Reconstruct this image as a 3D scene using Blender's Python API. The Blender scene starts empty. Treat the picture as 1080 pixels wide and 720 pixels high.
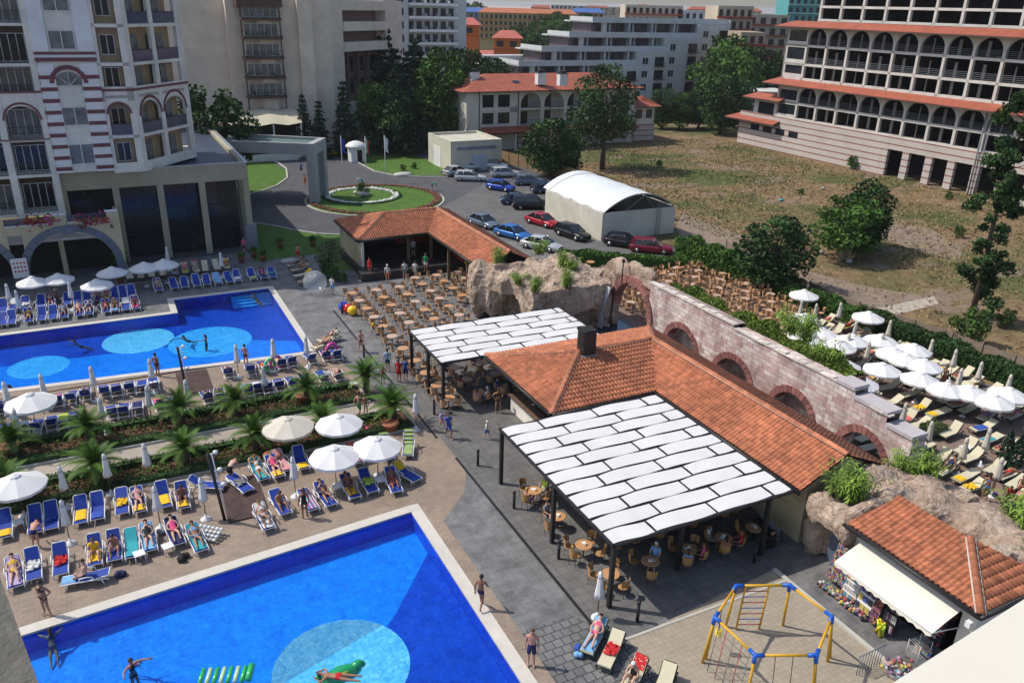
import bpy, bmesh, math, random
from mathutils import Vector, Matrix
random.seed(7)
SC = bpy.context.scene
COL = SC.collection
rad = math.radians
# ---------------------------------------------------------------- camera, sky, sun, exposure
CAM_H = 24.0; CAM_PITCH = rad(22.7); CAM_ROLL = rad(1.5); CAM_F = 850.0
FW = Vector((0, math.cos(CAM_PITCH), -math.sin(CAM_PITCH)))
_rt = Vector((1, 0, 0)); _up = _rt.cross(FW)
RT = _rt*math.cos(CAM_ROLL) + _up*math.sin(CAM_ROLL)
UP = _up*math.cos(CAM_ROLL) - _rt*math.sin(CAM_ROLL)
cd = bpy.data.cameras.new('camera'); cam = bpy.data.objects.new('camera', cd); COL.objects.link(cam)
cd.lens = 36*CAM_F/1080; cd.sensor_width = 36; cd.clip_end = 12000; cd.clip_start = 0.1
mm = Matrix((RT, UP, -FW)).transposed().to_4x4(); mm.translation = Vector((0, 0, CAM_H)); cam.matrix_world = mm
SC.camera = cam
SUN_EL = rad(52); SUN_DIR = Vector((-0.985, 0.17, 0)).normalized()      # towards the sun, seen from above
w = bpy.data.worlds.new('World'); SC.world = w; w.use_nodes = True
nt = w.node_tree; bg = nt.nodes['Background']; sk = nt.nodes.new('ShaderNodeTexSky')
sk.sky_type = 'NISHITA'; sk.sun_disc = False; sk.sun_elevation = SUN_EL
sk.sun_rotation = math.atan2(SUN_DIR.x, SUN_DIR.y) % (2*math.pi)
sk.air_density = 1.0; sk.dust_density = 1.6; sk.ozone_density = 1.0
nt.links.new(sk.outputs[0], bg.inputs[0]); bg.inputs[1].default_value = 0.135
sd = bpy.data.lights.new('sun', 'SUN'); so = bpy.data.objects.new('sun', sd); COL.objects.link(so)
sd.energy = 3.5; sd.angle = rad(0.55); sd.color = (1.0, 0.925, 0.80)
sdir = Vector((SUN_DIR.x*math.cos(SUN_EL), SUN_DIR.y*math.cos(SUN_EL), math.sin(SUN_EL)))
so.rotation_euler = sdir.to_track_quat('Z', 'Y').to_euler()
SC.view_settings.view_transform = 'Standard'; SC.view_settings.look = 'None'
SC.view_settings.exposure = 0.20; SC.view_settings.gamma = 1.0; SC.view_settings.use_curve_mapping = False
SC.render.resolution_x = 1024; SC.render.resolution_y = 682

# ---------------------------------------------------------------- site frame: a runs along the pool edges, b runs away from the camera
TH = rad(27); OX, OY = -4.9, 34.5
CT, ST = math.cos(TH), math.sin(TH)
def W(a, b, z=0.0): return Vector((OX+a*CT-b*ST, OY+a*ST+b*CT, z))
def toab(X, Y): dx, dy = X-OX, Y-OY; return (dx*CT+dy*ST, -dx*ST+dy*CT)
def ray(px, py): return FW + RT*((px-540)/CAM_F) + UP*((360-py)/CAM_F)
def at(px, py, z=0.0):                      # survey helper: photo position to a site position on level z
    d = ray(px, py); t = (z-CAM_H)/d.z; return toab(d.x*t, d.y*t)
def atb(px, py, b):                         # position on the upright plane b
    d = ray(px, py); db = -d.x*ST+d.y*CT; t = (b+(-OX*ST*1.0+OY*CT))/db
    return toab(d.x*t, d.y*t)[0], CAM_H+d.z*t
def ata(px, py, a):
    d = ray(px, py); da = d.x*CT+d.y*ST; t = (a+OX*CT+OY*ST)/da
    return toab(d.x*t, d.y*t)[1], CAM_H+d.z*t
def aty(px, py, Y):
    d = ray(px, py); t = Y/d.y; return toab(d.x*t, Y) + (CAM_H+d.z*t,)

# ---------------------------------------------------------------- mesh collector
class MB:
    def __init__(s): s.v = []; s.f = []; s.m = []; s.t = []; s.sm = []
    def add(s, vs, fs, mi=0, tint=None, smooth=False):
        o = len(s.v); s.v += [tuple(v) for v in vs]
        for f in fs:
            s.f.append(tuple(i+o for i in f)); s.m.append(mi); s.t.append(random.random() if tint is None else tint); s.sm.append(smooth)
        return s
    def box(s, x0, x1, y0, y1, z0, z1, mi=0, tint=None):
        if x0 > x1: x0, x1 = x1, x0
        if y0 > y1: y0, y1 = y1, y0
        if z0 > z1: z0, z1 = z1, z0
        t = random.random() if tint is None else tint
        return s.add([(x0,y0,z0),(x1,y0,z0),(x1,y1,z0),(x0,y1,z0),(x0,y0,z1),(x1,y0,z1),(x1,y1,z1),(x0,y1,z1)],
              [(0,3,2,1),(4,5,6,7),(0,1,5,4),(1,2,6,5),(2,3,7,6),(3,0,4,7)], mi, t)
    def obox(s, c, sx, sy, sz, rz=0, rx=0, ry=0, mi=0):
        R = Matrix.Rotation(rz, 3, 'Z') @ Matrix.Rotation(ry, 3, 'Y') @ Matrix.Rotation(rx, 3, 'X')
        vs = [Vector(c) + R @ Vector((i*sx/2, j*sy/2, k*sz/2)) for k in (-1,1) for (i,j) in ((-1,-1),(1,-1),(1,1),(-1,1))]
        return s.add(vs, [(0,3,2,1),(4,5,6,7),(0,1,5,4),(1,2,6,5),(2,3,7,6),(3,0,4,7)], mi)
    def prism(s, poly, z0, z1, mi=0):
        n = len(poly)
        ar = sum(poly[i][0]*poly[(i+1)%n][1]-poly[(i+1)%n][0]*poly[i][1] for i in range(n))
        if ar < 0: poly = poly[::-1]
        vs = [(x,y,z0) for x,y in poly]+[(x,y,z1) for x,y in poly]
        fs = [tuple(range(n-1,-1,-1)), tuple(range(n,2*n))]+[(i,(i+1)%n,n+(i+1)%n,n+i) for i in range(n)]
        return s.add(vs, fs, mi)
    def slab(s, prof, axis, c0, c1, mi=0):
        # profile of (h, z) pairs extruded along axis 'x' or 'y' between c0 and c1 (triangulated by the mesh on its own)
        n = len(prof)
        mk = (lambda h,z,c: (c,h,z)) if axis == 'x' else (lambda h,z,c: (h,c,z))
        vs = [mk(h,z,c0) for h,z in prof]+[mk(h,z,c1) for h,z in prof]
        fs = [tuple(range(n)), tuple(range(2*n-1,n-1,-1))]+[(i,n+i,n+(i+1)%n,(i+1)%n) for i in range(n)]
        return s.add(vs, fs, mi)
    def tube(s, pts, r, n=6, r2=None, mi=0, caps=True, smooth=True):
        pts = [Vector(p) for p in pts]; k = len(pts)
        rs = r if isinstance(r, (list, tuple)) else [r+((r2 if r2 is not None else r)-r)*i/max(1,k-1) for i in range(k)]
        vs = []; prev = None
        for i, p in enumerate(pts):
            d = (pts[min(i+1,k-1)]-pts[max(i-1,0)])
            d = d.normalized() if d.length > 1e-9 else Vector((0,0,1))
            if prev is None:
                u = d.orthogonal().normalized()
            else:
                u = (prev - d*prev.dot(d)); u = u.normalized() if u.length > 1e-6 else d.orthogonal().normalized()
            prev = u; v = d.cross(u)
            vs += [p+(u*math.cos(2*math.pi*j/n)+v*math.sin(2*math.pi*j/n))*rs[i] for j in range(n)]
        fs = [(i*n+j, i*n+(j+1)%n, (i+1)*n+(j+1)%n, (i+1)*n+j) for i in range(k-1) for j in range(n)]
        if caps: fs += [tuple(range(n-1,-1,-1)), tuple(range((k-1)*n, k*n))]
        return s.add(vs, fs, mi, None, smooth)
    def lathe(s, prof, c=(0,0,0), n=16, mi=0, smooth=True, amp=0, lobes=0):
        vs = []
        for r, z in prof:
            for j in range(n):
                t = 2*math.pi*j/n; rr = r*(1+(amp*math.cos(lobes*t) if lobes else 0))
                vs.append((c[0]+rr*math.cos(t), c[1]+rr*math.sin(t), c[2]+z))
        k = len(prof)
        fs = [(i*n+j, i*n+(j+1)%n, (i+1)*n+(j+1)%n, (i+1)*n+j) for i in range(k-1) for j in range(n)]
        fs += [tuple(range(n-1,-1,-1)), tuple(range((k-1)*n, k*n))]
        return s.add(vs, fs, mi, None, smooth)
    def ico(s, c, r, sub=1, mi=0, jit=0, sq=(1,1,1), smooth=True):
        bm = bmesh.new(); bmesh.ops.create_icosphere(bm, subdivisions=sub, radius=1)
        vs = []
        for v in bm.verts:
            k = r*(1+random.uniform(-jit, jit)); vs.append((c[0]+v.co.x*k*sq[0], c[1]+v.co.y*k*sq[1], c[2]+v.co.z*k*sq[2]))
        fs = [tuple(v.index for v in f.verts) for f in bm.faces]; bm.free()
        return s.add(vs, fs, mi, None, smooth)
    def merge(s, o, off=(0,0,0), rz=0, sc=1, mi=None):
        c, q = math.cos(rz)*sc, math.sin(rz)*sc
        n = len(s.v)
        s.v += [(off[0]+x*c-y*q, off[1]+x*q+y*c, off[2]+z*sc) for x,y,z in o.v]
        s.f += [tuple(i+n for i in f) for f in o.f]; s.m += (o.m if mi is None else [mi]*len(o.m)); s.t += o.t; s.sm += o.sm
        return s
    def mesh(s, name, mats, off=(0,0,0)):
        me = bpy.data.meshes.new(name)
        vs = s.v if off == (0,0,0) else [(x-off[0], y-off[1], z-off[2]) for x,y,z in s.v]
        me.from_pydata(vs, [], s.f); me.validate(clean_customdata=False)
        for m in (mats if isinstance(mats, (list,tuple)) else [mats]): me.materials.append(m)
        if len(me.polygons) == len(s.f):
            me.polygons.foreach_set('material_index', s.m); me.polygons.foreach_set('use_smooth', s.sm)
            at_ = me.attributes.new('tint', 'FLOAT', 'FACE'); at_.data.foreach_set('value', s.t)
        me.update(); return me

# ---------------------------------------------------------------- things and parts
def props(o, label=None, cat=None, group=None, kind=None):
    if label: o['label'] = label
    if cat: o['category'] = cat
    if group: o['group'] = group
    if kind: o['kind'] = kind
    return o
def thing(name, label, cat, loc=(0,0,0), rot=0, group=None):
    o = bpy.data.objects.new(name, None); COL.objects.link(o); o.empty_display_size = .3
    o.location = W(*loc); o.rotation_euler = (0,0,TH+rot); o['ab'] = [float(v) for v in (tuple(loc)+(0,))[:3]]
    return props(o, label, cat, group)
def part(name, mb, mats, parent, label=None, local=False):
    off = (0,0,0)
    if not local:
        r = parent
        while r.parent: r = r.parent
        off = tuple(r['ab'])
    o = bpy.data.objects.new(name, mb.mesh(name, mats, off)); COL.objects.link(o); o.parent = parent
    if label: o['label'] = label
    return o
def solo(name, label, cat, mb, mats, loc=(0,0,0), rot=0, group=None, kind=None, local=True, mesh=None):
    o = bpy.data.objects.new(name, mesh or mb.mesh(name, mats, (0,0,0) if local else tuple(loc)))
    COL.objects.link(o); o.location = W(*loc); o.rotation_euler = (0,0,TH+rot)
    return props(o, label, cat, group, kind)
def struct(name, mb, mats): 
    o = bpy.data.objects.new(name, mb.mesh(name, mats)); COL.objects.link(o); o.location = W(0,0,0); o.rotation_euler = (0,0,TH)
    o['kind'] = 'structure'; return o
def copy_tree(o, parent=None):
    c = o.copy(); COL.objects.link(c); c.parent = parent
    if parent: c.matrix_parent_inverse = Matrix.Identity(4)
    for ch in KIDS.get(o.name, None) or list(o.children): copy_tree(ch, c)
    return c
KIDS = {}
def place(proto, loc, rot=0, label=None, group=None, sc=None, used=set()):
    # first use moves the prototype itself, later uses copy it with its parts
    if proto.name not in used:
        used.add(proto.name); o = proto; KIDS[proto.name] = list(proto.children)
        for ch in KIDS[proto.name]: KIDS[ch.name] = list(ch.children)
    else: o = copy_tree(proto)
    o.location = W(*loc); o.rotation_euler = (0,0,TH+rot)
    if sc: o.scale = (sc,)*3 if not isinstance(sc, tuple) else sc
    if label: o['label'] = label
    if group: o['group'] = group
    return o

# ---------------------------------------------------------------- materials
MATS = {}
def node(nt, t, **k):
    n = nt.nodes.new(t)
    for a, b in k.items(): setattr(n, a, b)
    return n
def newmat(name, rough=.7, metal=0, spec=.5):
    m = bpy.data.materials.new(name); m.use_nodes = True; nt = m.node_tree; b = nt.nodes['Principled BSDF']
    b.inputs['Roughness'].default_value = rough; b.inputs['Metallic'].default_value = metal; b.inputs['Specular IOR Level'].default_value = spec
    return m, nt, b
def ramp(nt, fac, stops, interp='LINEAR'):
    r = node(nt, 'ShaderNodeValToRGB'); r.color_ramp.interpolation = interp; e = r.color_ramp.elements
    while len(e) < len(stops): e.new(0.5)
    for i, (p, c) in enumerate(stops): e[i].position = p; e[i].color = (*c[:3], 1)
    nt.links.new(fac, r.inputs[0]); return r.outputs[0]
def noise(nt, scale, detail=4, rough=.6, vec=None, dist=0):
    n = node(nt, 'ShaderNodeTexNoise'); n.inputs['Scale'].default_value = scale; n.inputs['Detail'].default_value = detail
    n.inputs['Roughness'].default_value = rough; n.inputs['Distortion'].default_value = dist
    if vec is None: vec = coords(nt)
    nt.links.new(vec, n.inputs['Vector']); return n.outputs['Fac']
def coords(nt, plane='xyz', scale=(1,1,1), rot=0):
    tc = node(nt, 'ShaderNodeTexCoord'); o = tc.outputs['Object']
    if plane != 'xyz':
        sp = node(nt, 'ShaderNodeSeparateXYZ'); cb = node(nt, 'ShaderNodeCombineXYZ'); nt.links.new(o, sp.inputs[0])
        ix = {'x':0,'y':1,'z':2}
        nt.links.new(sp.outputs[ix[plane[0]]], cb.inputs[0]); nt.links.new(sp.outputs[ix[plane[1]]], cb.inputs[1]); o = cb.outputs[0]
    if scale != (1,1,1) or rot:
        mp = node(nt, 'ShaderNodeMapping'); mp.inputs['Scale'].default_value = scale; mp.inputs['Rotation'].default_value = (0,0,rot)
        nt.links.new(o, mp.inputs[0]); o = mp.outputs[0]
    return o
def mix(nt, fac, a, b, mode='MIX'):
    m = node(nt, 'ShaderNodeMix', data_type='RGBA', blend_type=mode)
    for sock, v in ((m.inputs[0], fac), (m.inputs[6], a), (m.inputs[7], b)):
        if isinstance(v, (int,float)): sock.default_value = v
        elif isinstance(v, tuple): sock.default_value = (*v[:3], 1)
        else: nt.links.new(v, sock)
    return m.outputs[2]
def bump(nt, b, h, strength=.3, dist=.05):
    n = node(nt, 'ShaderNodeBump'); n.inputs['Strength'].default_value = strength; n.inputs['Distance'].default_value = dist
    nt.links.new(h, n.inputs['Height']); nt.links.new(n.outputs[0], b.inputs['Normal'])
def M(name, col, rough=.7, var=.12, scale=3.0, bmp=0, metal=0, spec=.4, tint=0, dirt=0, emit=0):
    if name in MATS: return MATS[name]
    m, nt, b = newmat(name, rough, metal, spec)
    lo = tuple(max(0, c*(1-var)) for c in col); hi = tuple(min(1, c*(1+var)) for c in col)
    nz = noise(nt, scale, 5)
    c = ramp(nt, nz, [(.3, lo), (.7, hi)])
    if tint:
        a = node(nt, 'ShaderNodeAttribute', attribute_name='tint')
        k = ramp(nt, a.outputs['Fac'], [(0, (1-tint,)*3), (1, (1+tint*.9,)*3)]); c = mix(nt, 1.0, c, k, 'MULTIPLY')
    if dirt:
        n2 = noise(nt, .35, 7, .7); k = ramp(nt, n2, [(.4, (1-dirt,)*3), (.62, (1,1,1))]); c = mix(nt, 1.0, c, k, 'MULTIPLY')
    nt.links.new(c, b.inputs['Base Color'])
    if bmp: bump(nt, b, noise(nt, scale*4, 6), bmp, .03)
    if emit: nt.links.new(c, b.inputs['Emission Color']); b.inputs['Emission Strength'].default_value = emit
    MATS[name] = m; return m
def bricks(name, c1, c2, cm, w, h, plane='xy', mortar=.01, rough=.8, offset=.5, rot=0, bmp=.3, var=.25, dirt=.25, dscale=.3):
    if name in MATS: return MATS[name]
    m, nt, b = newmat(name, rough, 0, .35)
    v = coords(nt, plane, (1,1,1), rot)
    t = node(nt, 'ShaderNodeTexBrick'); nt.links.new(v, t.inputs['Vector'])
    t.inputs['Scale'].default_value = 1; t.inputs['Brick Width'].default_value = w; t.inputs['Row Height'].default_value = h
    t.inputs['Mortar Size'].default_value = mortar; t.inputs['Color1'].default_value = (*c1,1); t.inputs['Color2'].default_value = (*c2,1)
    t.inputs['Mortar'].default_value = (*cm,1); t.offset = offset; t.inputs['Mortar Smooth'].default_value = .3
    n1 = noise(nt, 2.2, 6, .65); n2 = noise(nt, dscale, 7, .7)
    c = mix(nt, 1.0, t.outputs['Color'], ramp(nt, n1, [(.25, (1-var,)*3), (.75, (1+var*.6,)*3)]), 'MULTIPLY')
    if dirt: c = mix(nt, 1.0, c, ramp(nt, n2, [(.36, (1-dirt,1-dirt,1-dirt)), (.6, (1,1,1))]), 'MULTIPLY')
    nt.links.new(c, b.inputs['Base Color'])
    if bmp:
        mth = node(nt, 'ShaderNodeMath', operation='SUBTRACT'); nt.links.new(n1, mth.inputs[0]); nt.links.new(t.outputs['Fac'], mth.inputs[1]); bump(nt, b, mth.outputs[0], bmp, .02)
    MATS[name] = m; return m
def arc(cx, z0, r, n=10, a0=0, a1=math.pi): return [(cx+r*math.cos(a0+(a1-a0)*i/n), z0+r*math.sin(a0+(a1-a0)*i/n)) for i in range(n+1)]
# ================================================================ MATERIALS
white = M('white_paint', (.74,.74,.75), .6, .05, 1.5, dirt=.12)
offwhite = M('offwhite_render', (.62,.60,.55), .8, .06, 1.2, .1, dirt=.18)
cream = M('cream_render', (.76,.72,.64), .85, .06, .8, .1, dirt=.2)
yellowr = M('yellow_render', (.53,.46,.30), .85, .07, .8, .1, dirt=.2)
beigeb = M('beige_render', (.76,.64,.53), .85, .05, .5, .1, dirt=.15)
greyr = M('grey_render', (.22,.24,.28), .85, .08, .8, .1, dirt=.15)
plum = M('plum_trim', (.16,.055,.06), .7, .1, 2)
brownc = M('brown_cladding', (.09,.05,.045), .7, .15, 2)
black = M('black_metal', (.018,.018,.02), .45, .1, 3)
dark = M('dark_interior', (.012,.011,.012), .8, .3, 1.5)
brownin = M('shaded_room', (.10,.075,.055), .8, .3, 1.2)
glassm = M('window_glass', (.016,.021,.030), .1, .3, .6, spec=.45)
curtain = M('curtain_glass', (.13,.14,.15), .2, .55, 1.1, spec=.7)
blueglass = M('tinted_rail_glass', (.05,.07,.13), .1, .2, .6, spec=.8)
redtile = M('flat_red_tile', (.34,.095,.055), .75, .14, 1.2, .3, dirt=.18)
tile = M('clay_tile', (.46,.165,.085), .8, .22, 2.6, .3, tint=.24, dirt=.28)
mortar = M('ridge_mortar', (.42,.27,.2), .8, .2, 6, .3, tint=.3)
fabw = M('canopy_fabric', (.66,.66,.67), .8, .03, .8, dirt=.10)
umbw = M('umbrella_canvas', (.68,.68,.69), .85, .03, 1.0)
umbc = M('beige_canvas', (.56,.52,.45), .85, .04, 1.0)
plw = M('white_plastic', (.72,.72,.73), .35, .02, 2)
wicker = M('wicker', (.42,.225,.085), .6, .3, 30, .3)
tabletop = M('table_top', (.50,.27,.13), .4, .1, 3)
tabletop2 = M('pale_table_top', (.52,.36,.27), .4, .1, 3)
wood = M('old_wood', (.12,.075,.05), .75, .35, 5, .4)
conc = M('concrete', (.42,.41,.39), .85, .1, 1.2, .15, dirt=.2)
kerbm = M('kerb_stone', (.45,.435,.40), .85, .1, 2, .15)
terracotta = M('terracotta', (.30,.115,.06), .8, .15, 4, .2)
soil = M('bed_soil', (.10,.05,.03), .95, .5, 7, .6)
leafd = M('leaf_dark', (.036,.075,.024), .75, .25, .4, spec=.15, tint=.55)
leafm = M('leaf_mid', (.062,.13,.026), .75, .25, .4, spec=.15, tint=.55)
leafb = M('leaf_bright', (.16,.26,.035), .55, .25, .6, spec=.3, tint=.5)
leafp = M('palm_leaf', (.065,.14,.016), .6, .25, .6, spec=.2, tint=.5)
leafc = M('conifer_leaf', (.018,.045,.026), .65, .25, .4, spec=.25, tint=.5)
leafo = M('olive_leaf', (.085,.115,.045), .6, .25, .5, spec=.3, tint=.5)
bark = M('bark', (.09,.065,.05), .9, .25, 6, .5)
asph = M('asphalt', (.085,.088,.098), .9, .12, 1.2, .2, dirt=.2)
def grass_mat():
    m, nt, b = newmat('lawn', .9, 0, .2)
    c = ramp(nt, noise(nt, .8, 8, .7), [(.3,(.045,.10,.018)),(.55,(.075,.15,.028)),(.75,(.11,.18,.04))]); nt.links.new(c, b.inputs['Base Color'])
    bump(nt, b, noise(nt, 20, 4), .5, .05); return m
lawn = grass_mat()
def field_mat():
    m, nt, b = newmat('dry_field', .95, 0, .2)
    v = coords(nt, 'xyz', (1,1,1)); n1 = noise(nt, .05, 8, .62); n2 = noise(nt, .6, 8, .75); n3 = noise(nt, .09, 5, .6, coords(nt,'xyz',(1.0,2.2,1),.5))
    base = ramp(nt, n2, [(.3,(.10,.062,.036)),(.5,(.20,.135,.075)),(.68,(.29,.21,.115))])
    green = ramp(nt, n2, [(.3,(.04,.055,.018)),(.7,(.13,.14,.05))])
    bare = ramp(nt, n2, [(.3,(.17,.12,.09)),(.7,(.27,.20,.155))])
    c = mix(nt, ramp(nt, n1, [(.46,(0,)*3),(.58,(1,)*3)]), base, green)
    c = mix(nt, ramp(nt, n3, [(.56,(0,)*3),(.62,(1,)*3)]), c, bare)
    nt.links.new(c, b.inputs['Base Color']); bump(nt, b, n2, .8, .25); return m
field = field_mat()
bare = M('bare_earth', (.24,.18,.14), .95, .22, 1.2, .5, dirt=.2)
deckm = bricks('deck_pavers', (.33,.255,.20), (.28,.22,.175), (.20,.16,.135), .4, .2, 'xy', .008, .8, .5, rad(0), .2, .16, .22, .25)
greyp = bricks('grey_pavers', (.215,.215,.22), (.185,.187,.195), (.13,.13,.135), .5, .5, 'xy', .012, .75, 0, 0, .25, .18, .42, .8)
greyp2 = bricks('grey_cobbles', (.20,.20,.205), (.15,.15,.155), (.06,.06,.065), .42, .42, 'xy', .028, .75, .5, 0, .3, .22, .3, .4)
darkp = bricks('cafe_pavers', (.17,.165,.165), (.14,.138,.14), (.09,.09,.09), .5, .5, 'xy', .014, .7, 0, 0, .25, .2, .3, .35)
playp = bricks('playground_pavers', (.37,.32,.25), (.34,.29,.225), (.24,.215,.18), .25, .25, 'xy', .01, .85, 0, 0, .2, .12, .14, .4)
terrp = bricks('terrace_pavers', (.27,.19,.155), (.24,.17,.14), (.16,.12,.10), .4, .2, 'xy', .012, .85, .5, 0, .3, .2, .25, .4)
wallst = bricks('pink_stone_blocks', (.78,.70,.67), (.52,.34,.32), (.40,.31,.29), .60, .30, 'yz', .018, .85, .5, 0, .6, .30, .3, .5)
wallst2 = bricks('pink_stone_blocks_end', (.60,.46,.41), (.50,.30,.27), (.50,.43,.39), .52, .27, 'xz', .012, .85, .5, 0, .5, .28, .3, .5)
_nt = wallst.node_tree; _b = _nt.nodes['Principled BSDF']; _src = _b.inputs['Base Color'].links[0].from_socket
_k = ramp(_nt, noise(_nt, .55, 7, .75, coords(_nt,'xyz',(1,1.6,.12))), [(.34,(.55,.50,.52)),(.50,(1,1,1))]); _nt.links.new(mix(_nt, 1.0, _src, _k, 'MULTIPLY'), _b.inputs['Base Color'])
vous = M('arch_brick', (.26,.11,.10), .85, .2, 5, .4, tint=.35)
bandst = bricks('banded_base', (.52,.47,.44), (.50,.45,.42), (.25,.10,.08), 900, 1.0, 'yz', .11, .85, 0, 0, .1, .08, .12, .2)
bandst2 = bricks('banded_base_end', (.52,.47,.44), (.50,.45,.42), (.25,.10,.08), 900, 1.0, 'xz', .11, .85, 0, 0, .1, .08, .12, .2)
def rock_mat():
    m, nt, b = newmat('artificial_rock', .9, 0, .3)
    n1 = noise(nt, .9, 9, .65, None, .6); n2 = noise(nt, 5, 8, .7)
    c = ramp(nt, n1, [(.25,(.23,.16,.125)),(.42,(.44,.34,.275)),(.6,(.57,.47,.39)),(.78,(.66,.57,.50))])
    c = mix(nt, 1.0, c, ramp(nt, n2, [(.3,(.7,.68,.68)),(.7,(1.1,1.08,1.05))]), 'MULTIPLY')
    vo = node(nt,'ShaderNodeTexVoronoi',feature='DISTANCE_TO_EDGE'); vo.inputs['Scale'].default_value = .55; va = node(nt,'ShaderNodeVectorMath',operation='ADD'); nn_ = node(nt,'ShaderNodeTexNoise'); nn_.inputs['Scale'].default_value = .8; nn_.inputs['Detail'].default_value = 6; nt.links.new(coords(nt), nn_.inputs['Vector']); sc_ = node(nt,'ShaderNodeVectorMath',operation='SCALE'); sc_.inputs['Scale'].default_value = 2.6; nt.links.new(nn_.outputs['Color'], sc_.inputs[0]); nt.links.new(coords(nt,'xyz',(1,1,.5)), va.inputs[0]); nt.links.new(sc_.outputs[0], va.inputs[1]); nt.links.new(va.outputs[0], vo.inputs['Vector'])
    c = mix(nt, 1.0, c, ramp(nt, vo.outputs['Distance'], [(0,(.50,.46,.43)),(.035,(1,1,1))]), 'MULTIPLY')
    sp = node(nt,'ShaderNodeNewGeometry'); sx = node(nt,'ShaderNodeSeparateXYZ'); nt.links.new(sp.outputs['Normal'], sx.inputs[0]); c = mix(nt, 1.0, c, ramp(nt, noise(nt, 1.6, 8, .7, coords(nt,'xyz',(1,1,.18))), [(.33,(.70,.64,.60)),(.55,(1.06,1.05,1.03))]), 'MULTIPLY')
    nt.links.new(c, b.inputs['Base Color']); bump(nt, b, n2, .9, .18); return m
rockm = rock_mat()
def poolfloor(name, kind):
    m, nt, b = newmat(name, .4, 0, .4)
    v = coords(nt)
    chk = node(nt, 'ShaderNodeTexBrick'); nt.links.new(v, chk.inputs['Vector']); chk.inputs['Scale'].default_value = 1; chk.inputs['Brick Width'].default_value = .3; chk.inputs['Row Height'].default_value = .3
    chk.offset = 0; chk.inputs['Mortar Size'].default_value = .012; chk.inputs['Color1'].default_value = (.93,.93,.93,1); chk.inputs['Color2'].default_value = (1.05,1.05,1.05,1); chk.inputs['Mortar'].default_value = (1.15,1.15,1.15,1)
    nz = noise(nt, 1.6, 6, .7)
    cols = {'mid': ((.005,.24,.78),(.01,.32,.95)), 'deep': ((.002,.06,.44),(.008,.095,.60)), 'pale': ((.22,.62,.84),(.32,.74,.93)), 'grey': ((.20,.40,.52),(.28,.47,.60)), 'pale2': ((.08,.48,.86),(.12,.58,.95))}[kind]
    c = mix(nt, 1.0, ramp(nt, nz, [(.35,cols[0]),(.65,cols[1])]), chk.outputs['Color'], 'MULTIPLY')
    nt.links.new(c, b.inputs['Base Color']); return m
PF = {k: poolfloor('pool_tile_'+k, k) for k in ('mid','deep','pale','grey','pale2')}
def water_mat():
    m = bpy.data.materials.new('pool_water'); m.use_nodes = True; nt = m.node_tree; nt.nodes.clear()
    out = node(nt,'ShaderNodeOutputMaterial'); tr = node(nt,'ShaderNodeBsdfTransparent'); gl = node(nt,'ShaderNodeBsdfGlossy'); mx = node(nt,'ShaderNodeMixShader'); fr = node(nt,'ShaderNodeFresnel')
    n1 = noise(nt, 1.3, 3, .55, None, .4); n2 = noise(nt, 5, 3, .6)
    tr.inputs[0].default_value = (.80,.93,1.0,1)
    c = ramp(nt, noise(nt, 3.2, 6, .7, None, 1.4), [(.38,(.38,.68,.88)),(.53,(.56,.84,.97)),(.62,(.80,.97,1)),(.70,(1,1,1))]); nt.links.new(c, tr.inputs[0])
    gl.inputs['Roughness'].default_value = .04; fr.inputs['IOR'].default_value = 1.33
    bp = node(nt,'ShaderNodeBump'); bp.inputs['Strength'].default_value = .35; bp.inputs['Distance'].default_value = .06
    ad = node(nt,'ShaderNodeMath',operation='ADD'); nt.links.new(n1, ad.inputs[0]); nt.links.new(n2, ad.inputs[1]); nt.links.new(ad.outputs[0], bp.inputs['Height'])
    nt.links.new(bp.outputs[0], gl.inputs['Normal']); nt.links.new(bp.outputs[0], fr.inputs['Normal'])
    nt.links.new(fr.outputs[0], mx.inputs[0]); nt.links.new(tr.outputs[0], mx.inputs[1]); nt.links.new(gl.outputs[0], mx.inputs[2]); nt.links.new(mx.outputs[0], out.inputs[0]); return m
waterm = water_mat()

# ================================================================ GROUND AND PAVING
H1 = (-30, 0.0, -30, 0.0)                                   # near pool: a0 a1 b0 b1 (its back edge runs slightly askew)
Q1 = [(-30,-30),(0,-30),(0,0),(-30,-2.85)]; Q2 = [(-34,25.1),(.1,22.3),(.1,34.3),(-34,34.3)]
H2 = [(-34, 0.1, 22.5, 34.3), (-7.8, 0.1, 34.3, 37.7)]      # far pool, two joined rectangles
def sheet(mb, rect, holes, z, mi=0, step=None):
    xs = sorted({rect[0], rect[1]} | {h[i] for h in holes for i in (0,1) if rect[0] < h[i] < rect[1]})
    ys = sorted({rect[2], rect[3]} | {h[i] for h in holes for i in (2,3) if rect[2] < h[i] < rect[3]})
    for i in range(len(xs)-1):
        for j in range(len(ys)-1):
            cx, cy = (xs[i]+xs[i+1])/2, (ys[j]+ys[j+1])/2
            if any(h[0] < cx < h[1] and h[2] < cy < h[3] for h in holes): continue
            mb.add([(xs[i],ys[j],z),(xs[i+1],ys[j],z),(xs[i+1],ys[j+1],z),(xs[i],ys[j+1],z)], [(0,1,2,3)], mi)
    return mb
holes = [H1]+H2
struct('ground', sheet(MB(), (-5000,5000,-300,9000), holes, -.03), field)
struct('plaza_paving', sheet(MB(), (-45,42.3,-40,50), holes, 0), greyp)
def flat(name, pts, z, m):
    return struct(name, MB().add([(p[0],p[1],z) for p in pts], [tuple(range(len(pts)))]), m)
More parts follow.
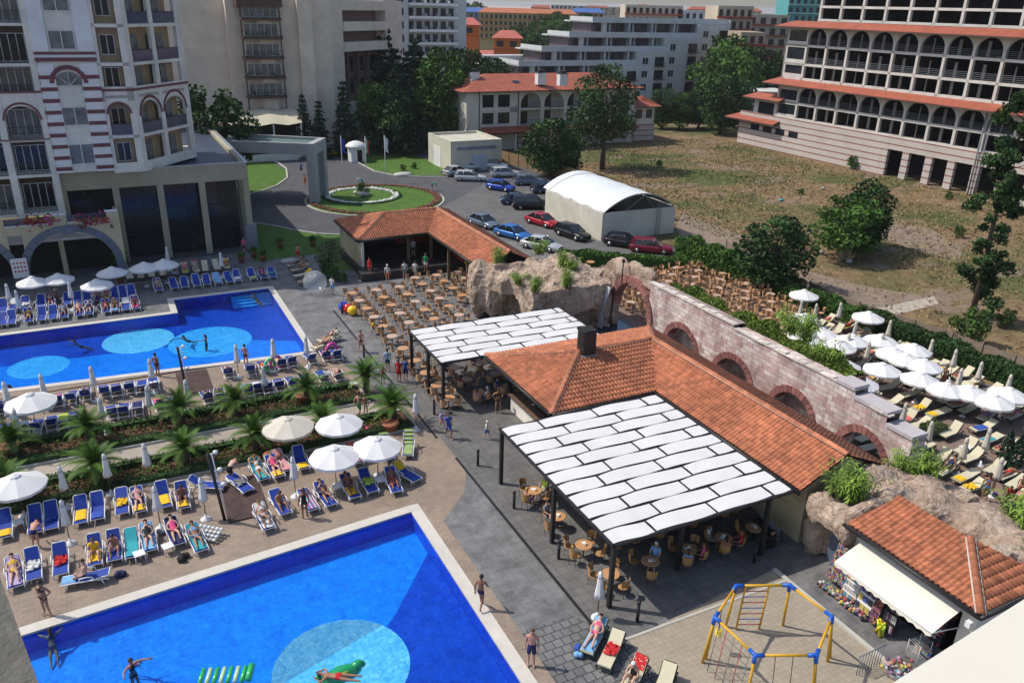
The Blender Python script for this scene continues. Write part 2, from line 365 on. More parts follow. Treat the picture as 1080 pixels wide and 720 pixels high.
def polyflat(name, pts, z, m):                                # any outline, as a thin sheet
    bm = bmesh.new(); vs = [bm.verts.new((p[0],p[1],z)) for p in pts]; f = bm.faces.new(vs); 
    if f.normal.z < 0: f.normal_flip()
    f.normal_update()
    if f.normal.z < 0: f.normal_flip()
    bmesh.ops.triangulate(bm, faces=[f]); mb = MB(); bm.verts.index_update()
    mb.add([v.co for v in bm.verts], [tuple(v.index for v in f.verts) for f in bm.faces]); bm.free(); return struct(name, mb, m)
m_ = sheet(MB(), (-45, 1.2, -40, 22.5), [H1], .006)
m_.add([(1.2,-1.4,.006),(3.2,.6,.006),(4.4,3,.006),(5.4,5.6,.006),(5.0,9.5,.006),(2.9,13,.006),(1.2,22.5,.006)], [tuple(range(7))])
sheet(m_, (-45,-34,22.5,40), [], .006); m_.add([(1.2,22.5,.006),(.1,22.5,.006),(-0.2,22.6,.006)], [(0,1,2)])
m_.add([(0,.0,.006),(-30,.0,.006),(-30,-2.8,.006)],[(0,1,2)]); m_.add([(.1,22.2,.006),(-34,22.5,.006),(-34,25.0,.006)],[(0,2,1)])
struct('pool_deck', m_, deckm)
m_ = MB(); m_.add([(.56,-40,.005),(5.0,-40,.005),(5.0,-12.2,.005),(3.6,-9.9,.005),(.56,-9.9,.005)], [(0,1,2,3,4)]); struct('cobbled_paving', m_, greyp2)
polyflat('cafe_paving', [(4.1,-11.9),(15.6,-11.2),(15.6,1),(21,9),(21,16.4),(4.2,17.6)], .007, darkp)
polyflat('playground_paving', [(5.0,-12.2),(13.6,-11.3),(13.9,-40),(5.0,-40)], .010, playp)
m_ = MB().box(4.9,13.7,-12.18,-12.06,0,.03); m_.box(13.65,13.85,-40,-11.3,0,.09); struct('playground_kerb', m_, kerbm)
m_ = MB(); pts = [at(405,402),at(430,455),at(440,470)]
for p, q in ((at(330,262),at(408,410)),): pass
m_.box(4.05,4.2,-11.8,4.0,0,.012); m_.box(3.9,4.05,6.5,30,0,.012); struct('drain_channel', m_, black)
struct('terrace_paving', sheet(MB(), (25.4,42,-40,27.5), [], .012), terrp)
struct('planting_path', sheet(MB(), (-45,2.0,10.7,12.7), [], .012), M('path_concrete', (.38,.33,.28), .85, .1, 1, .1, dirt=.15))
# pool shells, water, coping
def pool(name_, rects, depth, blobs, dark_region, mid='mid', quad=None):
    mb = MB()
    for k_, (a0,a1,b0,b1) in enumerate(rects):
        q_ = quad if k_ == 0 else [(a0,b0),(a1,b0),(a1,b1),(a0,b1)]; mb.add([(x,y,-depth) for x,y in q_], [(0,1,2,3)], 0)
    for i, r in enumerate(rects):
        a0,a1,b0,b1 = r
        def wall(x0,y0,x1,y1): mb.add([(x0,y0,-depth),(x1,y1,-depth),(x1,y1,0),(x0,y0,0)], [(0,1,2,3),(3,2,1,0)][:1], 1)
        def openseg(lo, hi, test):
            return [(lo,hi)]
        if i == 0:
            for k_ in range(4):
                p_, r_ = quad[k_], quad[(k_+1)%4]
                if k_ == 2 and len(rects) > 1: wall(rects[1][0],b1,a0,b1)
                else: wall(p_[0],p_[1],r_[0],r_[1])
        else: wall(a0,b1,a1,b1); wall(a0,b0,a0,b1); wall(a1,b1,a1,b0)
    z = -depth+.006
    for pts in dark_region:  # darker blue floor areas, no change of depth
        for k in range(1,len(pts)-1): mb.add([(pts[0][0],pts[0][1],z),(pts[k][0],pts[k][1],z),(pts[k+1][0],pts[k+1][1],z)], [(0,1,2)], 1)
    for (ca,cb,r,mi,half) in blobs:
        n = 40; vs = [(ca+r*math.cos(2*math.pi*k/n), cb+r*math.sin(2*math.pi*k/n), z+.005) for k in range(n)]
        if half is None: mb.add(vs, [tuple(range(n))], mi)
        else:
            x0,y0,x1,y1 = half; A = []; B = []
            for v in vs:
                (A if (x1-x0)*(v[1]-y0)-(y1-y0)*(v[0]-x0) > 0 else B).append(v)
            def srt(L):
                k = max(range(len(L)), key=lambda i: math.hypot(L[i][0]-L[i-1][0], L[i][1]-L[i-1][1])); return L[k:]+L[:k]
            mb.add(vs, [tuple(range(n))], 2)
            if len(A) > 2: mb.add([(v[0],v[1],v[2]+.004) for v in srt(A)], [tuple(range(len(A)))], 3)  # the disc is greyer on one side of the line
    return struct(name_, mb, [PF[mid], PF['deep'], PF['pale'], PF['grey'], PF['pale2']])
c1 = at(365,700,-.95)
DARK1 = [[at(458,572,-.95),at(450,585,-.95),(-.01,-16),(-.01,-.6)],[(-.01,-16),at(450,585,-.95),at(418,646,-.95),at(375,705,-.95),(-8,-30),(-.01,-30)]]
pool('pool_basin', [H1], .95, [(c1[0]-.2,c1[1]-.1,2.75,2,(at(338,702,-.95)+at(402,660,-.95)))], DARK1, quad=Q1)
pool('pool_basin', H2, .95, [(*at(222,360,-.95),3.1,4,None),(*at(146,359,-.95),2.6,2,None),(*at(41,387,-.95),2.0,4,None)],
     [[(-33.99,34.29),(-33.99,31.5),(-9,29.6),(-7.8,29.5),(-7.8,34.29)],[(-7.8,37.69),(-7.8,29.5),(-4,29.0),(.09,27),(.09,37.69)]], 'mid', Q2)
for nm, rects in (('pool_water',[H1]),('pool_water',H2)):
    mb = MB()
    for k_, (a0,a1,b0,b1) in enumerate(rects):
        q_ = (Q1 if len(rects) == 1 else Q2) if k_ == 0 else [(a0,b0),(a1,b0),(a1,b1),(a0,b1)]; mb.add([(x,y,-.1) for x,y in q_], [(0,1,2,3)])
    struct(nm, mb, waterm)
cop = M('coping_stone', (.58,.55,.50), .7, .06, 2, .1, dirt=.12)
m_ = MB(); m_.prism([(-30,-2.85),(0,0),(.56,.0),(.56,.56),(0,.56),(-30,-2.29)],-.08,.035); m_.box(0,.56,-30,-.001,-.08,.035); struct('pool_coping', m_, cop)
m_ = MB(); m_.box(-34,-7.8,34.3,34.8,-.08,.035); m_.box(-8.3,-7.802,34.802,37.7,-.08,.035); m_.box(-8.3,.6,37.702,38.2,-.08,.035); m_.box(.1,.6,22.0,37.698,-.08,.035); m_.prism([(-34,24.6),(.6,21.78),(.6,21.999),(.1,22.3),(-34,25.1)],-.08,.035); struct('pool_coping', m_, cop)
# far pool steps in the corner
m_ = MB()
for k in range(4): m_.box(-3.2,.09,37.69-.35*(4-k)-.3,37.69-.35*(3-k)-.3,-.93,-.8+.18*k)
struct('pool_steps', m_, PF['pale2'])

# ---- roads, lawns, roundabout
struct('road', sheet(MB(), (-12,50,50,135), [], -.004), asph)
polyflat('parking_lot', [at(440,232),at(520,190),at(600,205),at(640,250),at(720,262),at(700,285),at(600,270),at(520,250)], .004, M('parking_asphalt', (.13,.128,.128), .9, .15, .8, .2, dirt=.2))
struct('road', sheet(MB(), (62,330,132,140), [], .004), asph)
polyflat('lawn', [at(264,236),at(300,240),at(335,246),at(375,248),at(380,262),at(372,285),at(345,285),at(335,268),at(300,272),at(268,276)], .013, lawn)
polyflat('lawn', [at(258,205),at(285,200),at(300,190),at(302,180),at(280,168),at(262,166),at(240,170)], .012, lawn)
polyflat('lawn', [at(375,168),at(395,180),at(425,185),at(470,185),at(470,176),at(440,165),at(440,158),at(385,158)], .012, lawn)
def ring(c, r0, r1, z, a=0, b=2*math.pi, n=56, sx=1):
    mb = MB()
    for i in range(n):
        t0, t1 = a+(b-a)*i/n, a+(b-a)*(i+1)/n
        mb.add([(c[0]+r0*math.cos(t0), c[1]+r0*math.sin(t0), z),(c[0]+r1*math.cos(t0), c[1]+r1*math.sin(t0), z),(c[0]+r1*math.cos(t1), c[1]+r1*math.sin(t1), z),(c[0]+r0*math.cos(t1), c[1]+r0*math.sin(t1), z)], [(0,1,2,3)])
    return mb
RC = (19.6, 68.0)
def disc(c, r, z0, z1, n=56): return MB().prism([(c[0]+r*math.cos(2*math.pi*i/n), c[1]+r*math.sin(2*math.pi*i/n)) for i in range(n)], z0, z1)
struct('roundabout_kerb', disc(RC, 9.0, -.02, .12), kerbm)
struct('roundabout_lawn', disc(RC, 8.7, .1, .2), lawn)
fl = M('white_flowers', (.62,.62,.58), .8, .25, 14, .5); rfl = M('red_flowers', (.15,.06,.035), .8, .5, 8, .6)
def tufts(mb, n, fn, r, mi=0):
    for _ in range(n):
        x, y = fn(); mb.ico((x,y,.2+r*.5), r*random.uniform(.6,1.3), 1, mi, .25)
    return mb
def ringpt(r0, r1, a0=0, a1=6.283):
    def f():
        t = random.uniform(a0,a1); r = random.uniform(r0,r1); return RC[0]+r*math.cos(t), RC[1]+r*math.sin(t)
    return f
RC2 = at(382,208)
def ring2(r0, r1):
    def f():
        t = random.uniform(0,6.283); r = random.uniform(r0,r1); return RC2[0]+r*math.cos(t), RC2[1]+r*math.sin(t)
    return f
solo('flower_ring','thick ring of white flowers on the roundabout lawn','flower bed', tufts(MB(),420,ring2(4.15,4.75),.15), fl, kind=None)
solo('hedge_ring','low dark hedge edging the white flower ring on the roundabout','hedge', tufts(MB(),420,ring2(4.85,5.15),.14), leafd)
solo('flower_border','reddish flower border around the rim of the roundabout','flower bed', tufts(MB(),1100,ringpt(7.7,8.55),.13), [rfl])
t_ = thing('topiary_bush','round topiary bush on stones in the centre of the roundabout','bush',(*RC2,0.2))
part('rock_base', tufts(MB(),14,lambda:(random.uniform(-.9,.9),random.uniform(-.9,.9)),.3), kerbm, t_, local=True)

def kerb(pts, lab=None):
    mb = MB()
    for (x0,y0),(x1,y1) in zip(pts, pts[1:]):
        L = math.hypot(x1-x0,y1-y0); mb.obox(((x0+x1)/2,(y0+y1)/2,.06),L+.1,.22,.12,math.atan2(y1-y0,x1-x0))
    return mb
kb = kerb([at(258,206),at(275,202),at(292,196),at(303,188),at(302,178),at(292,171),at(280,167)])
for q in ([at(264,235),at(285,238),at(310,243),at(335,247),at(376,249)],[at(368,165),at(380,173),at(395,181),at(415,185),at(445,187),at(472,187)]):
    kb.merge(kerb(q))
struct('road_kerb', kb, kerbm)
# ================================================================ BUILDINGS
def arch_panel(mb, h0, h1, z0, z1, zs, axis, c0, c1, mi=0, gap=.0, n=12):
    # wall panel from z0.. to z1 between h0..h1 pierced by a half-round arch springing at zs; extruded c0..c1
    r = (h1-h0)/2-gap; cx = (h0+h1)/2; k = min(1.0, (z1-.12-zs)/r)
    pts = [(cx+r*math.cos(math.pi*i/n), zs+r*k*math.sin(math.pi*i/n)) for i in range(n+1)]
    half = n//2
    for seq, e in ((pts[:half+1], h1), (pts[half:], h0)):
        for i in range(len(seq)-1):
            (x0,y0),(x1,y1) = seq[i], seq[i+1]
            mk = (lambda h,z,c: (c,h,z)) if axis == 'x' else (lambda h,z,c: (h,c,z))
            vs = [mk(x0,y0,c0),mk(x1,y1,c0),mk(x1,z1,c0),mk(x0,z1,c0),mk(x0,y0,c1),mk(x1,y1,c1),mk(x1,z1,c1),mk(x0,z1,c1)]
            mb.add(vs, [(0,1,2,3),(4,7,6,5),(0,4,5,1),(2,6,7,3)], mi)
def arch_ring(mb, cx, zs, r0, r1, axis, c0, c1, mi=0, n=15, a0=0, a1=math.pi, kz=1.0):
    mk = (lambda h,z,c: (c,h,z)) if axis == 'x' else (lambda h,z,c: (h,c,z))
    for i in range(n):
        t0, t1 = a0+(a1-a0)*i/n, a0+(a1-a0)*(i+1)/n-.012
        q = [(cx+r*math.cos(t), zs+r*kz*math.sin(t)) for r, t in ((r0,t0),(r1,t0),(r1,t1),(r0,t1))]
        vs = [mk(h,z,c0) for h,z in q]+[mk(h,z,c1) for h,z in q]
        mb.add(vs, [(0,1,2,3),(7,6,5,4),(0,4,5,1),(1,5,6,2),(2,6,7,3),(3,7,4,0)], mi)
WM = [white, glassm, curtain, black]
def window(parent, h0, h1, z0, z1, axis, c, out, muls=2, arch=False, glass=1, frame=None, rail=False, name='window', depth=.12):
    # window set at plane c, facing `out` (+1 / -1) along the other axis
    mb = MB(); t = .06
    def bx(a0,a1,b0,b1,d0,d1,mi):
        lo, hi = c+out*d0, c+out*d1
        mb.box(lo,hi,a0,a1,b0,b1,mi) if axis == 'x' else mb.box(a0,a1,lo,hi,b0,b1,mi)
    bx(h0,h1,z0,z1,-.02,.0,glass)
    bx(h0,h0+t,z0,z1,0.002,depth*.5,0); bx(h1-t,h1,z0,z1,0.002,depth*.5,0); bx(h0+t,h1-t,z0,z0+t,0.002,depth*.5,0); bx(h0+t,h1-t,z1-t,z1,0.002,depth*.5,0)
    for k in range(1, muls):
        x = h0+(h1-h0)*k/muls; bx(x-t*.5,x+t*.5,z0+t,z1-t,0.003,depth*.45,0)
    return part(name, mb, [frame or white, glassm, curtain, black], parent)
def railing(parent, h0, h1, z0, z1, axis, c, mats=None, style='bars', name='railing'):
    mb = MB()
    def bx(a0,a1,b0,b1,w,mi=0):
        mb.box(c-w,c+w,a0,a1,b0,b1,mi) if axis == 'x' else mb.box(a0,a1,c-w,c+w,b0,b1,mi)
    bx(h0,h1,z1-.05,z1,.03)
    if style == 'glass': bx(h0+.03,h1-.03,z0+.05,z1-.06,.012,1)
    else:
        n = max(2, int((h1-h0)/.28))
        for i in range(n+1): x = h0+(h1-h0)*i/n; bx(x-.015,x+.015,z0,z1-.05,.012)
        bx(h0,h1,z0,z0+.05,.02)
    return part(name, mb, mats or [black, blueglass], parent)

# ---------------- left hotel: tower, podium wing and terrace
HL = thing('hotel', 'cream hotel tower with red striped corner and arched balconies beside the far pool', 'hotel', (-8,50,0))
m_ = MB(); Zt = 30
FL = [9.0, 12.1, 15.6, 18.35, 21.55, 24.7, 27.8]
m_.box(-15.1,-10.7,50.25,50.5,9.0,Zt)               # striped strip wall
part('wall', MB().box(-15.1,-10.6,50.0,58,9.0,Zt), cream, HL)
for h0, h1 in ((-15.25,-14.0),(-12.0,-10.6)):            # white quoins either side of the strip
    m_ = MB(); k = 0; z = 9.0
    while z < 17.9:
        m_.box(h0,h1,49.86,49.999,z,z+.36,0 if k%2 else 1); z += .36+(.0); k += 1
        m_.box(h0,h1,49.9,49.999,z,z+.36,1 if k%2 else 1); z += .0
        z += .36; k += 1
    part('quoins', m_, [white, M('white_render',(.70,.69,.68),.8,.05,1,.1)], HL)
m_ = MB(); z = 9.2
while z < 17.2:
    for h0, h1 in ((-15.27,-13.98),(-12.02,-10.58)): part('stripe', MB().box(h0,h1,49.84,49.998,z,z+.32), plum, HL)
    z += .98
arch_ring(m_, -13.0, 16.7, 1.15, 1.5, 'y', 49.82, 49.997, 0)
m_.box(-15.3,-10.55,49.8,49.995,18.5,18.8); m_.box(-15.3,-10.55,49.83,49.995,19.05,19.25)
part('stripes', m_, plum, HL)
m_ = MB(); m_.box(-15.25,-14.1,49.88,49.99,19.3,Zt); m_.box(-11.9,-10.6,49.88,49.99,19.3,Zt); m_.box(-15.2,-10.6,49.9,49.992,18.81,19.04); part('pilaster', m_, white, HL)
for z0, z1, arch in ((9.7,11.5,0),(13.1,14.7,0),(16.35,17.75,1),(19.45,21.0,0),(22.5,24.3,0),(25.6,27.4,0)):
    if arch:
        mb = MB(); n = 14; vs = [(-13.0+1.12*math.cos(math.pi*i/n), 49.93, 16.5+1.15*math.sin(math.pi*i/n)) for i in range(n+1)]
        mb.add(vs, [tuple(range(n,-1,-1))], 2)
        for a in (0,45,90,135,180): mb.tube([(-13,49.9,16.5),(-13+1.1*math.cos(rad(a)),49.9,16.5+1.1*math.sin(rad(a)))], .03, 4, mi=0)
        part('window', mb, WM, HL)
    else: window(HL, -14.0, -12.0, z0, z1, 'y', 49.95, -1, 2, glass=2)
# left balconies bay
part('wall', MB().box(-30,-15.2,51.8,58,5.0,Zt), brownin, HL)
m_ = MB()
for f in FL+[5.6]: m_.box(-30,-15.2,50.0,51.8,f-.25,f)
for x in (-15.45,-18.7,-22.1,-25.5): m_.box(x-.28,x+.28,49.9,51.8,4.4,Zt)
m_.box(-30,-15.28,49.95,50.2,15.0,16.1)
for h0,h1 in ((-18.4,-15.75),(-21.8,-19.0)):
    arch_panel(m_,h0,h1,0,15.0,13.7,'y',49.95,50.2)
part('balcony_frame', m_, [cream], HL)
m_ = MB(); m_.box(-30,-15.28,49.85,49.94,15.95,16.12); m_.box(-30,-15.28,49.85,49.94,12.0,12.1)
arch_ring(m_, -17.07, 13.7, 1.33, 1.5, 'y', 49.88, 49.949); part('trim', m_, plum, HL)
for f in FL[:6]+[5.6]:
    for h0,h1 in ((-18.4,-15.75),(-21.8,-19.0)):
        railing(HL,h0,h1,f,f+1.0,'y',50.15,style='bars')
        window(HL,h0+.1,h1-.1,f+.05,f+2.35,'y',51.75,-1,4,glass=random.choice([1,2]),name='balcony_door')
# right bay: flat piece then 45 degree chamfer
m_ = MB(); ch = math.hypot(5.3,6.4); ang = math.atan2(6.4,5.3)
BAY = [(-10.6,50),(-8.0,50.0),(-2.7,56.4),(-2.7,62),(-10.6,62)]
def chp(s, d=0): return (-8.0+s*math.cos(ang)+d*math.sin(ang), 50+s*math.sin(ang)-d*math.cos(ang))
def chbox(mb, s0, s1, d0, d1, z0, z1, mi=0): mb.prism([chp(s0,d0),chp(s1,d0),chp(s1,d1),chp(s0,d1)], z0, z1, mi)
inn = [(-10.55,51.2),(-8.6,51.2),(-3.9,56.9),(-3.9,62),(-10.55,62)]
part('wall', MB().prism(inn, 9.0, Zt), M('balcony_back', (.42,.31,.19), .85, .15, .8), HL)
for f in FL: m_.prism(BAY, f-.28, f)
for f0, f1 in ((15.1,16.3),): 
    m_.box(-10.6,-8.0,50.0,50.25,f0,f1); chbox(m_,0,ch,-.25,0,f0,f1)
for h0,h1 in ((-10.3,-8.55),): m_.box(-10.6,h0,50.0,50.35,9,Zt); m_.box(h1,-8.0,50.0,50.35,9,Zt)
for s in (0,3.55,7.5): chbox(m_,s if s else 0.02,s+.55,-.35,.02,9,Zt)
chbox(m_, ch-.35, ch, -.35, .02, 9, Zt); m_.box(-3.1,-2.7,56.5,62,9,Zt) if 0 else None
arch_panel(m_,-10.3,-8.55,0,15.1,14.0,'y',50.0,50.25)
# arches on the chamfer, built flat then turned
tmp = MB()
for s0,s1 in ((.55,3.55),(4.1,7.5)): arch_panel(tmp,s0,s1,0,15.1,13.7,'y',0,.25)
m_.merge(tmp, (-8,50,0), ang)
for f0 in (18.35,): 
    m_.box(-10.6,-8.0,50.02,50.2,f0,f0+.0)if 0 else None
part('balcony_frame', m_, cream, HL)
m_ = MB(); m_.box(-10.6,-8.0,49.9,49.99,15.95,16.15); chbox(m_,0,ch,.01,.09,15.95,16.15)
tmp = MB(); arch_ring(tmp,2.05,13.7,1.5,1.72,'y',-.06,-.01); arch_ring(tmp,5.8,13.7,1.7,1.92,'y',-.06,-.01); m_.merge(tmp,(-8,50,0),ang); arch_ring(m_,-9.42,14.0,.88,1.05,'y',49.92,49.99)
part('trim', m_, plum, HL)
for i, f in enumerate(FL[:6]):
    if f in (12.1, 18.35, 21.55, 24.7):
        railing(HL,-10.3,-8.55,f,f+1.0,'y',50.15,style='glass') if f == 12.1 else None
        for s0,s1 in ((.55,3.55),(4.1,7.5)):
            mb = MB(); chbox(mb,s0,s1,-.14,-.10,f+.05,f+.95,1); chbox(mb,s0,s1,-.16,-.08,f+.95,f+1.02,0); part('railing', mb, [black, blueglass], HL)
    else:
        m2 = MB(); chbox(m2,.55,7.5,-.22,-.02,f,f+.6); m2.box(-10.3,-8.55,50.02,50.2,f,f+.6); part('parapet', m2, cream, HL) if f != 15.6 else None
    for s0,s1 in ((.8,1.9),(4.4,5.6)):
        mb = MB(); chbox(mb,s0,s1,-1.02,-.94,f+.05,f+2.3,1); chbox(mb,s1,s1+.9,-1.01,-.93,f+.05,f+2.3,2); part('balcony_door', mb, WM, HL)
    window(HL,-10.1,-8.9,f+.6,f+2.3,'y',51.15,-1,2)
# podium wing
m_ = MB(); m_.box(-15.3,1.3,50.8,51.3,7.2,8.85); m_.box(.8,1.3,51.31,80,7.2,8.85); m_.box(-15.3,.79,51.31,80,8.2,8.4)
podm = M('podium_render',(.40,.36,.26),.85,.06,.8,.1,dirt=.15); part('fascia', m_, podm, HL)
part('flat_roof', MB().box(-15.3,.79,51.31,80,8.41,8.47), M('blue_grey_membrane',(.045,.06,.10),.5,.2,.5,dirt=.3), HL)
m_ = MB(); m_.box(-15.4,1.4,50.7,50.98,8.852,8.93); m_.box(1.1,1.42,51.0,80,8.852,8.93); part('roof_edging', m_, M('metal_flashing',(.45,.47,.5),.35,.1,2,metal=.6), HL)
for x in (-15.1,-10.75,-6.9,-3.1,1.05):
    part('column', MB().box(x-.3,x+.28,50.85,51.25,0 if x > -11 else 4.2,7.2), podm, HL)
for y in (55,59,63,67,71,75): part('column', MB().box(.85,1.25,y-.2,y+.2,0,7.2), podm, HL)
m_ = MB(); m_.box(.5,1.6,50.6,51.6,-.01,2.6); part('column_base', m_, greyr, HL)
m_ = MB(); m_.box(-15,0.3,52.3,52.4,0,7.2,0); m_.box(.2,.3,52.41,80,0,7.2,0)
for k in range(16): x = -14.6+k; m_.box(x,x+.06,52.22,52.299,0,7.2,1)
for z in (2.2,4.6): m_.box(-15,.3,52.2,52.298,z,z+.07,1)
part('glazing', m_, [glassm, black], HL)
# terrace with arches and flower boxes
m_ = MB(); m_.box(-30,-10.9,45.85,50.7,3.9,4.15)
part('terrace_floor', m_, conc, HL)
m_ = MB()
m_.box(-30,-10.9,45.5,45.84,4.75,5.5)
for x0,x1,z in ((-11.9,-10.9,6.25),(-16.2,-15.1,6.25),(-21.0,-19.9,6.3)): m_.box(x0,x1,45.44,45.9,0 if 0 else 4.76,z)
arch_panel(m_, -18.6,-11.6,0,4.75,1.6,'y',45.5,45.84); arch_panel(m_, -26.5,-19.7,0,4.75,1.6,'y',45.5,45.84)
m_.box(-11.6,-10.9,45.5,45.84,0,4.75); m_.box(-11.3,-10.9,45.85,50.7,4.16,5.5)
part('terrace_wall', m_, yellowr, HL)
m_ = MB(); arch_ring(m_,-15.1,1.6,3.4,4.05,'y',45.38,45.499,0,16,kz=.93); arch_ring(m_,-23.1,1.6,3.3,3.95,'y',45.38,45.499,0,16,kz=.93)
m_.box(-11.7,-10.95,45.4,45.498,0,1.6); m_.box(-19.8,-18.5,45.4,45.498,0,1.8); m_.box(-15.6,-14.6,45.33,45.6,4.55,5.25)
part('arch_surround', m_, M('slate_blue_render',(.13,.15,.20),.8,.08,1), HL)
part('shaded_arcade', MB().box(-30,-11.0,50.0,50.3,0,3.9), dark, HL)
m_ = MB(); m_.box(-16.1,-15.7,47.5,47.9,0,3.9); part('column', m_, yellowr, HL)
m_ = MB(); m_.box(-15.0,-12.0,45.9,45.94,5.5,6.1,1); m_.box(-19.8,-16.3,45.9,45.94,5.5,6.1,1); part('glass_balustrade', m_, [black, blueglass], HL)
m_ = MB(); m_.box(-12.0,-11.96+1.0,45.4,45.92,6.252,6.31); m_.box(-16.25,-15.05,45.4,45.92,6.252,6.31); m_.box(-21,-19.85,45.4,45.92,6.302,6.36); m_.box(-15.0,-12.0,45.48,45.86,5.502,5.55); m_.box(-19.8,-16.3,45.48,45.86,5.502,5.55); part('cap_stone', m_, white, HL)
for i,(px,py,c,lab) in enumerate(((31,232,(.28,.02,.03),'dark red flowers spilling over the terrace wall, nearest the left edge'),(49,232,(.40,.05,.18),'pink flowers on the terrace wall beside the dark red ones'),(86,232,(.33,.02,.10),'crimson flowers hanging low from the terrace wall'),(105,231,(.38,.03,.05),'red flowers at the right end of the terrace wall'))):
    a, z = atb(px, py, 45.3); mb = MB()
    for k in range(46): mb.ico((random.gauss(0,.42),random.uniform(-.3,.15),random.gauss(0,.28)-.05), random.uniform(.06,.13), 1, 0 if random.random()<.7 else 1, .3)
    mb.box(-.6,.6,-.12,.12,-.1,.12,2)
    solo('hanging_flowers', lab, 'flowers', mb, [M('petals%d'%i,c,.8,.4,9), leafd, terracotta], (a,45.3,z), group='flower boxes on the hotel terrace')
t = thing('notice_board','white notice board with rows of red marks on the arch pillar','sign',(-19.2,45.0,1.2))
m_ = MB(); m_.box(-.6,.6,0,.06,0,1.7,0)
for r in range(3):
    for c in range(4): m_.box(-.45+c*.26,-.3+c*.26,-.012,-.002,.5+r*.36,.66+r*.36,1)
for r in range(3): m_.box(-.48,.48,-.012,-.002,1.5-.0-r*.04*0+(.0 if r else 0)-r*.36*0-.02*r,1.51-.02*r,2) if r<1 else None
part('panel', m_, [white, M('sign_red',(.4,.04,.03),.6,.05,2), black], t, local=True)

# ---------------- beige hotel behind
HB = thing('hotel','tall beige hotel with a dark column of flower balconies behind the café awning','hotel',(8,109,0))
def worldpoly(pts): return [toab(*p) for p in pts]
bp = [aty(190,60,137)[:2], aty(222,60,137)[:2]]
a_l = aty(150,60,137)[0]; c0 = aty(232,60,141)[:2]; c1_ = aty(282,60,137)[:2]; c2 = aty(330,60,137)[:2]
bl = c1_[1]
m_ = MB(); m_.box(c1_[0]-32,c1_[0]-5.5,bl+3.6,bl+30,0,24.0); m_.box(c1_[0]-5.5,c1_[0]-1,bl+1.8,bl+29,0,24.1); m_.box(c1_[0]-1,c1_[0]+1.2,bl,bl+28,0,24.2)
m_.box(c1_[0]+1.21,c1_[0]+5.3,bl+1.0,bl+28,0,24.15); m_.box(c1_[0]+5.3,c1_[0]+7.6,bl,bl+28,0,24.2); m_.box(c1_[0]+7.6,c1_[0]+11.0,bl+1.4,bl+28,0,24.1)
part('wall', m_, beigeb, HB)
bx0 = c1_[0]-3.6
for k, z in enumerate((9.4,12.4,15.4,18.4,21.2)):
    zz = z; mb = MB(); mb.box(bx0-.1,bx0+3.9+2.2,bl-1.1,bl+1.0,zz-.55,zz-.15); part('balcony', mb, brownc, HB)
    railing(HB,bx0,bx0+6,zz-.15,zz+.75,'y',bl-1.0)
    mb = MB(); window(HB,bx0+.3,bx0+5.6,zz-.1,zz+1.8,'y',bl-.05,-1,5,glass=2,name='balcony_door')
    if k < 4:
        fb = MB()
        for _ in range(22): fb.ico((bx0+random.uniform(0,6),bl-1.1,zz+random.uniform(-.15,.45)),.12,1,0,.4)
        part('flowers', fb, leafd, HB)
part('crown', MB().box(bx0-.6,bx0+6.4,bl-.9,bl+2,22.6,24.4), brownc, HB)
part('dark_strip', MB().box(bx0-.1,bx0+.12,bl-.06,bl-.01,6,22.6).box(bx0+5.9,bx0+6.1,bl-.06,bl-.01,6,22.6), brownc, HB)
# wing at right turned 45 degrees with long balconies
p0 = Vector((c1_[0]+11.0, bl+2.0)); an = rad(38); d_ = Vector((math.cos(an), math.sin(an)))
def rwb(mb, s0,s1,d0,d1,z0,z1,mi=0):
    n_ = Vector((d_.y,-d_.x)); q = [p0+d_*s0+n_*d0, p0+d_*s1+n_*d0, p0+d_*s1+n_*d1, p0+d_*s0+n_*d1]; mb.prism([tuple(v) for v in q], z0, z1, mi)
m_ = MB(); rwb(m_,0,3.5,-12,0,0,24); rwb(m_,16.5,22,-12,0,0,24); rwb(m_,3.5,16.5,-12,0,22.3,24.0); rwb(m_,3.5,16.5,-12,0,0,7)
for z in (19.6,16.3): rwb(m_,3.5,16.5,-2,.3,z-.6,z+.9)
part('wall', m_, beigeb, HB)
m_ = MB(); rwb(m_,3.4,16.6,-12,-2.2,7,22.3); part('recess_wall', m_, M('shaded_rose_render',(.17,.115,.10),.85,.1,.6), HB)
for k in range(8):
    for z in (8.5,12.2):
        mb = MB(); rwb(mb,3.9+k*3.2,5.6+k*3.2,-2.19,-2.1,z,z+2.4,1); part('window', mb, WM, HB) if k < 4 else None
for k in range(4): 
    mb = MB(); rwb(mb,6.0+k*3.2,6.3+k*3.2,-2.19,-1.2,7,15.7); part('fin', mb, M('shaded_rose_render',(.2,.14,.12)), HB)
rwb(MB(),0,1,0,1,0,1)

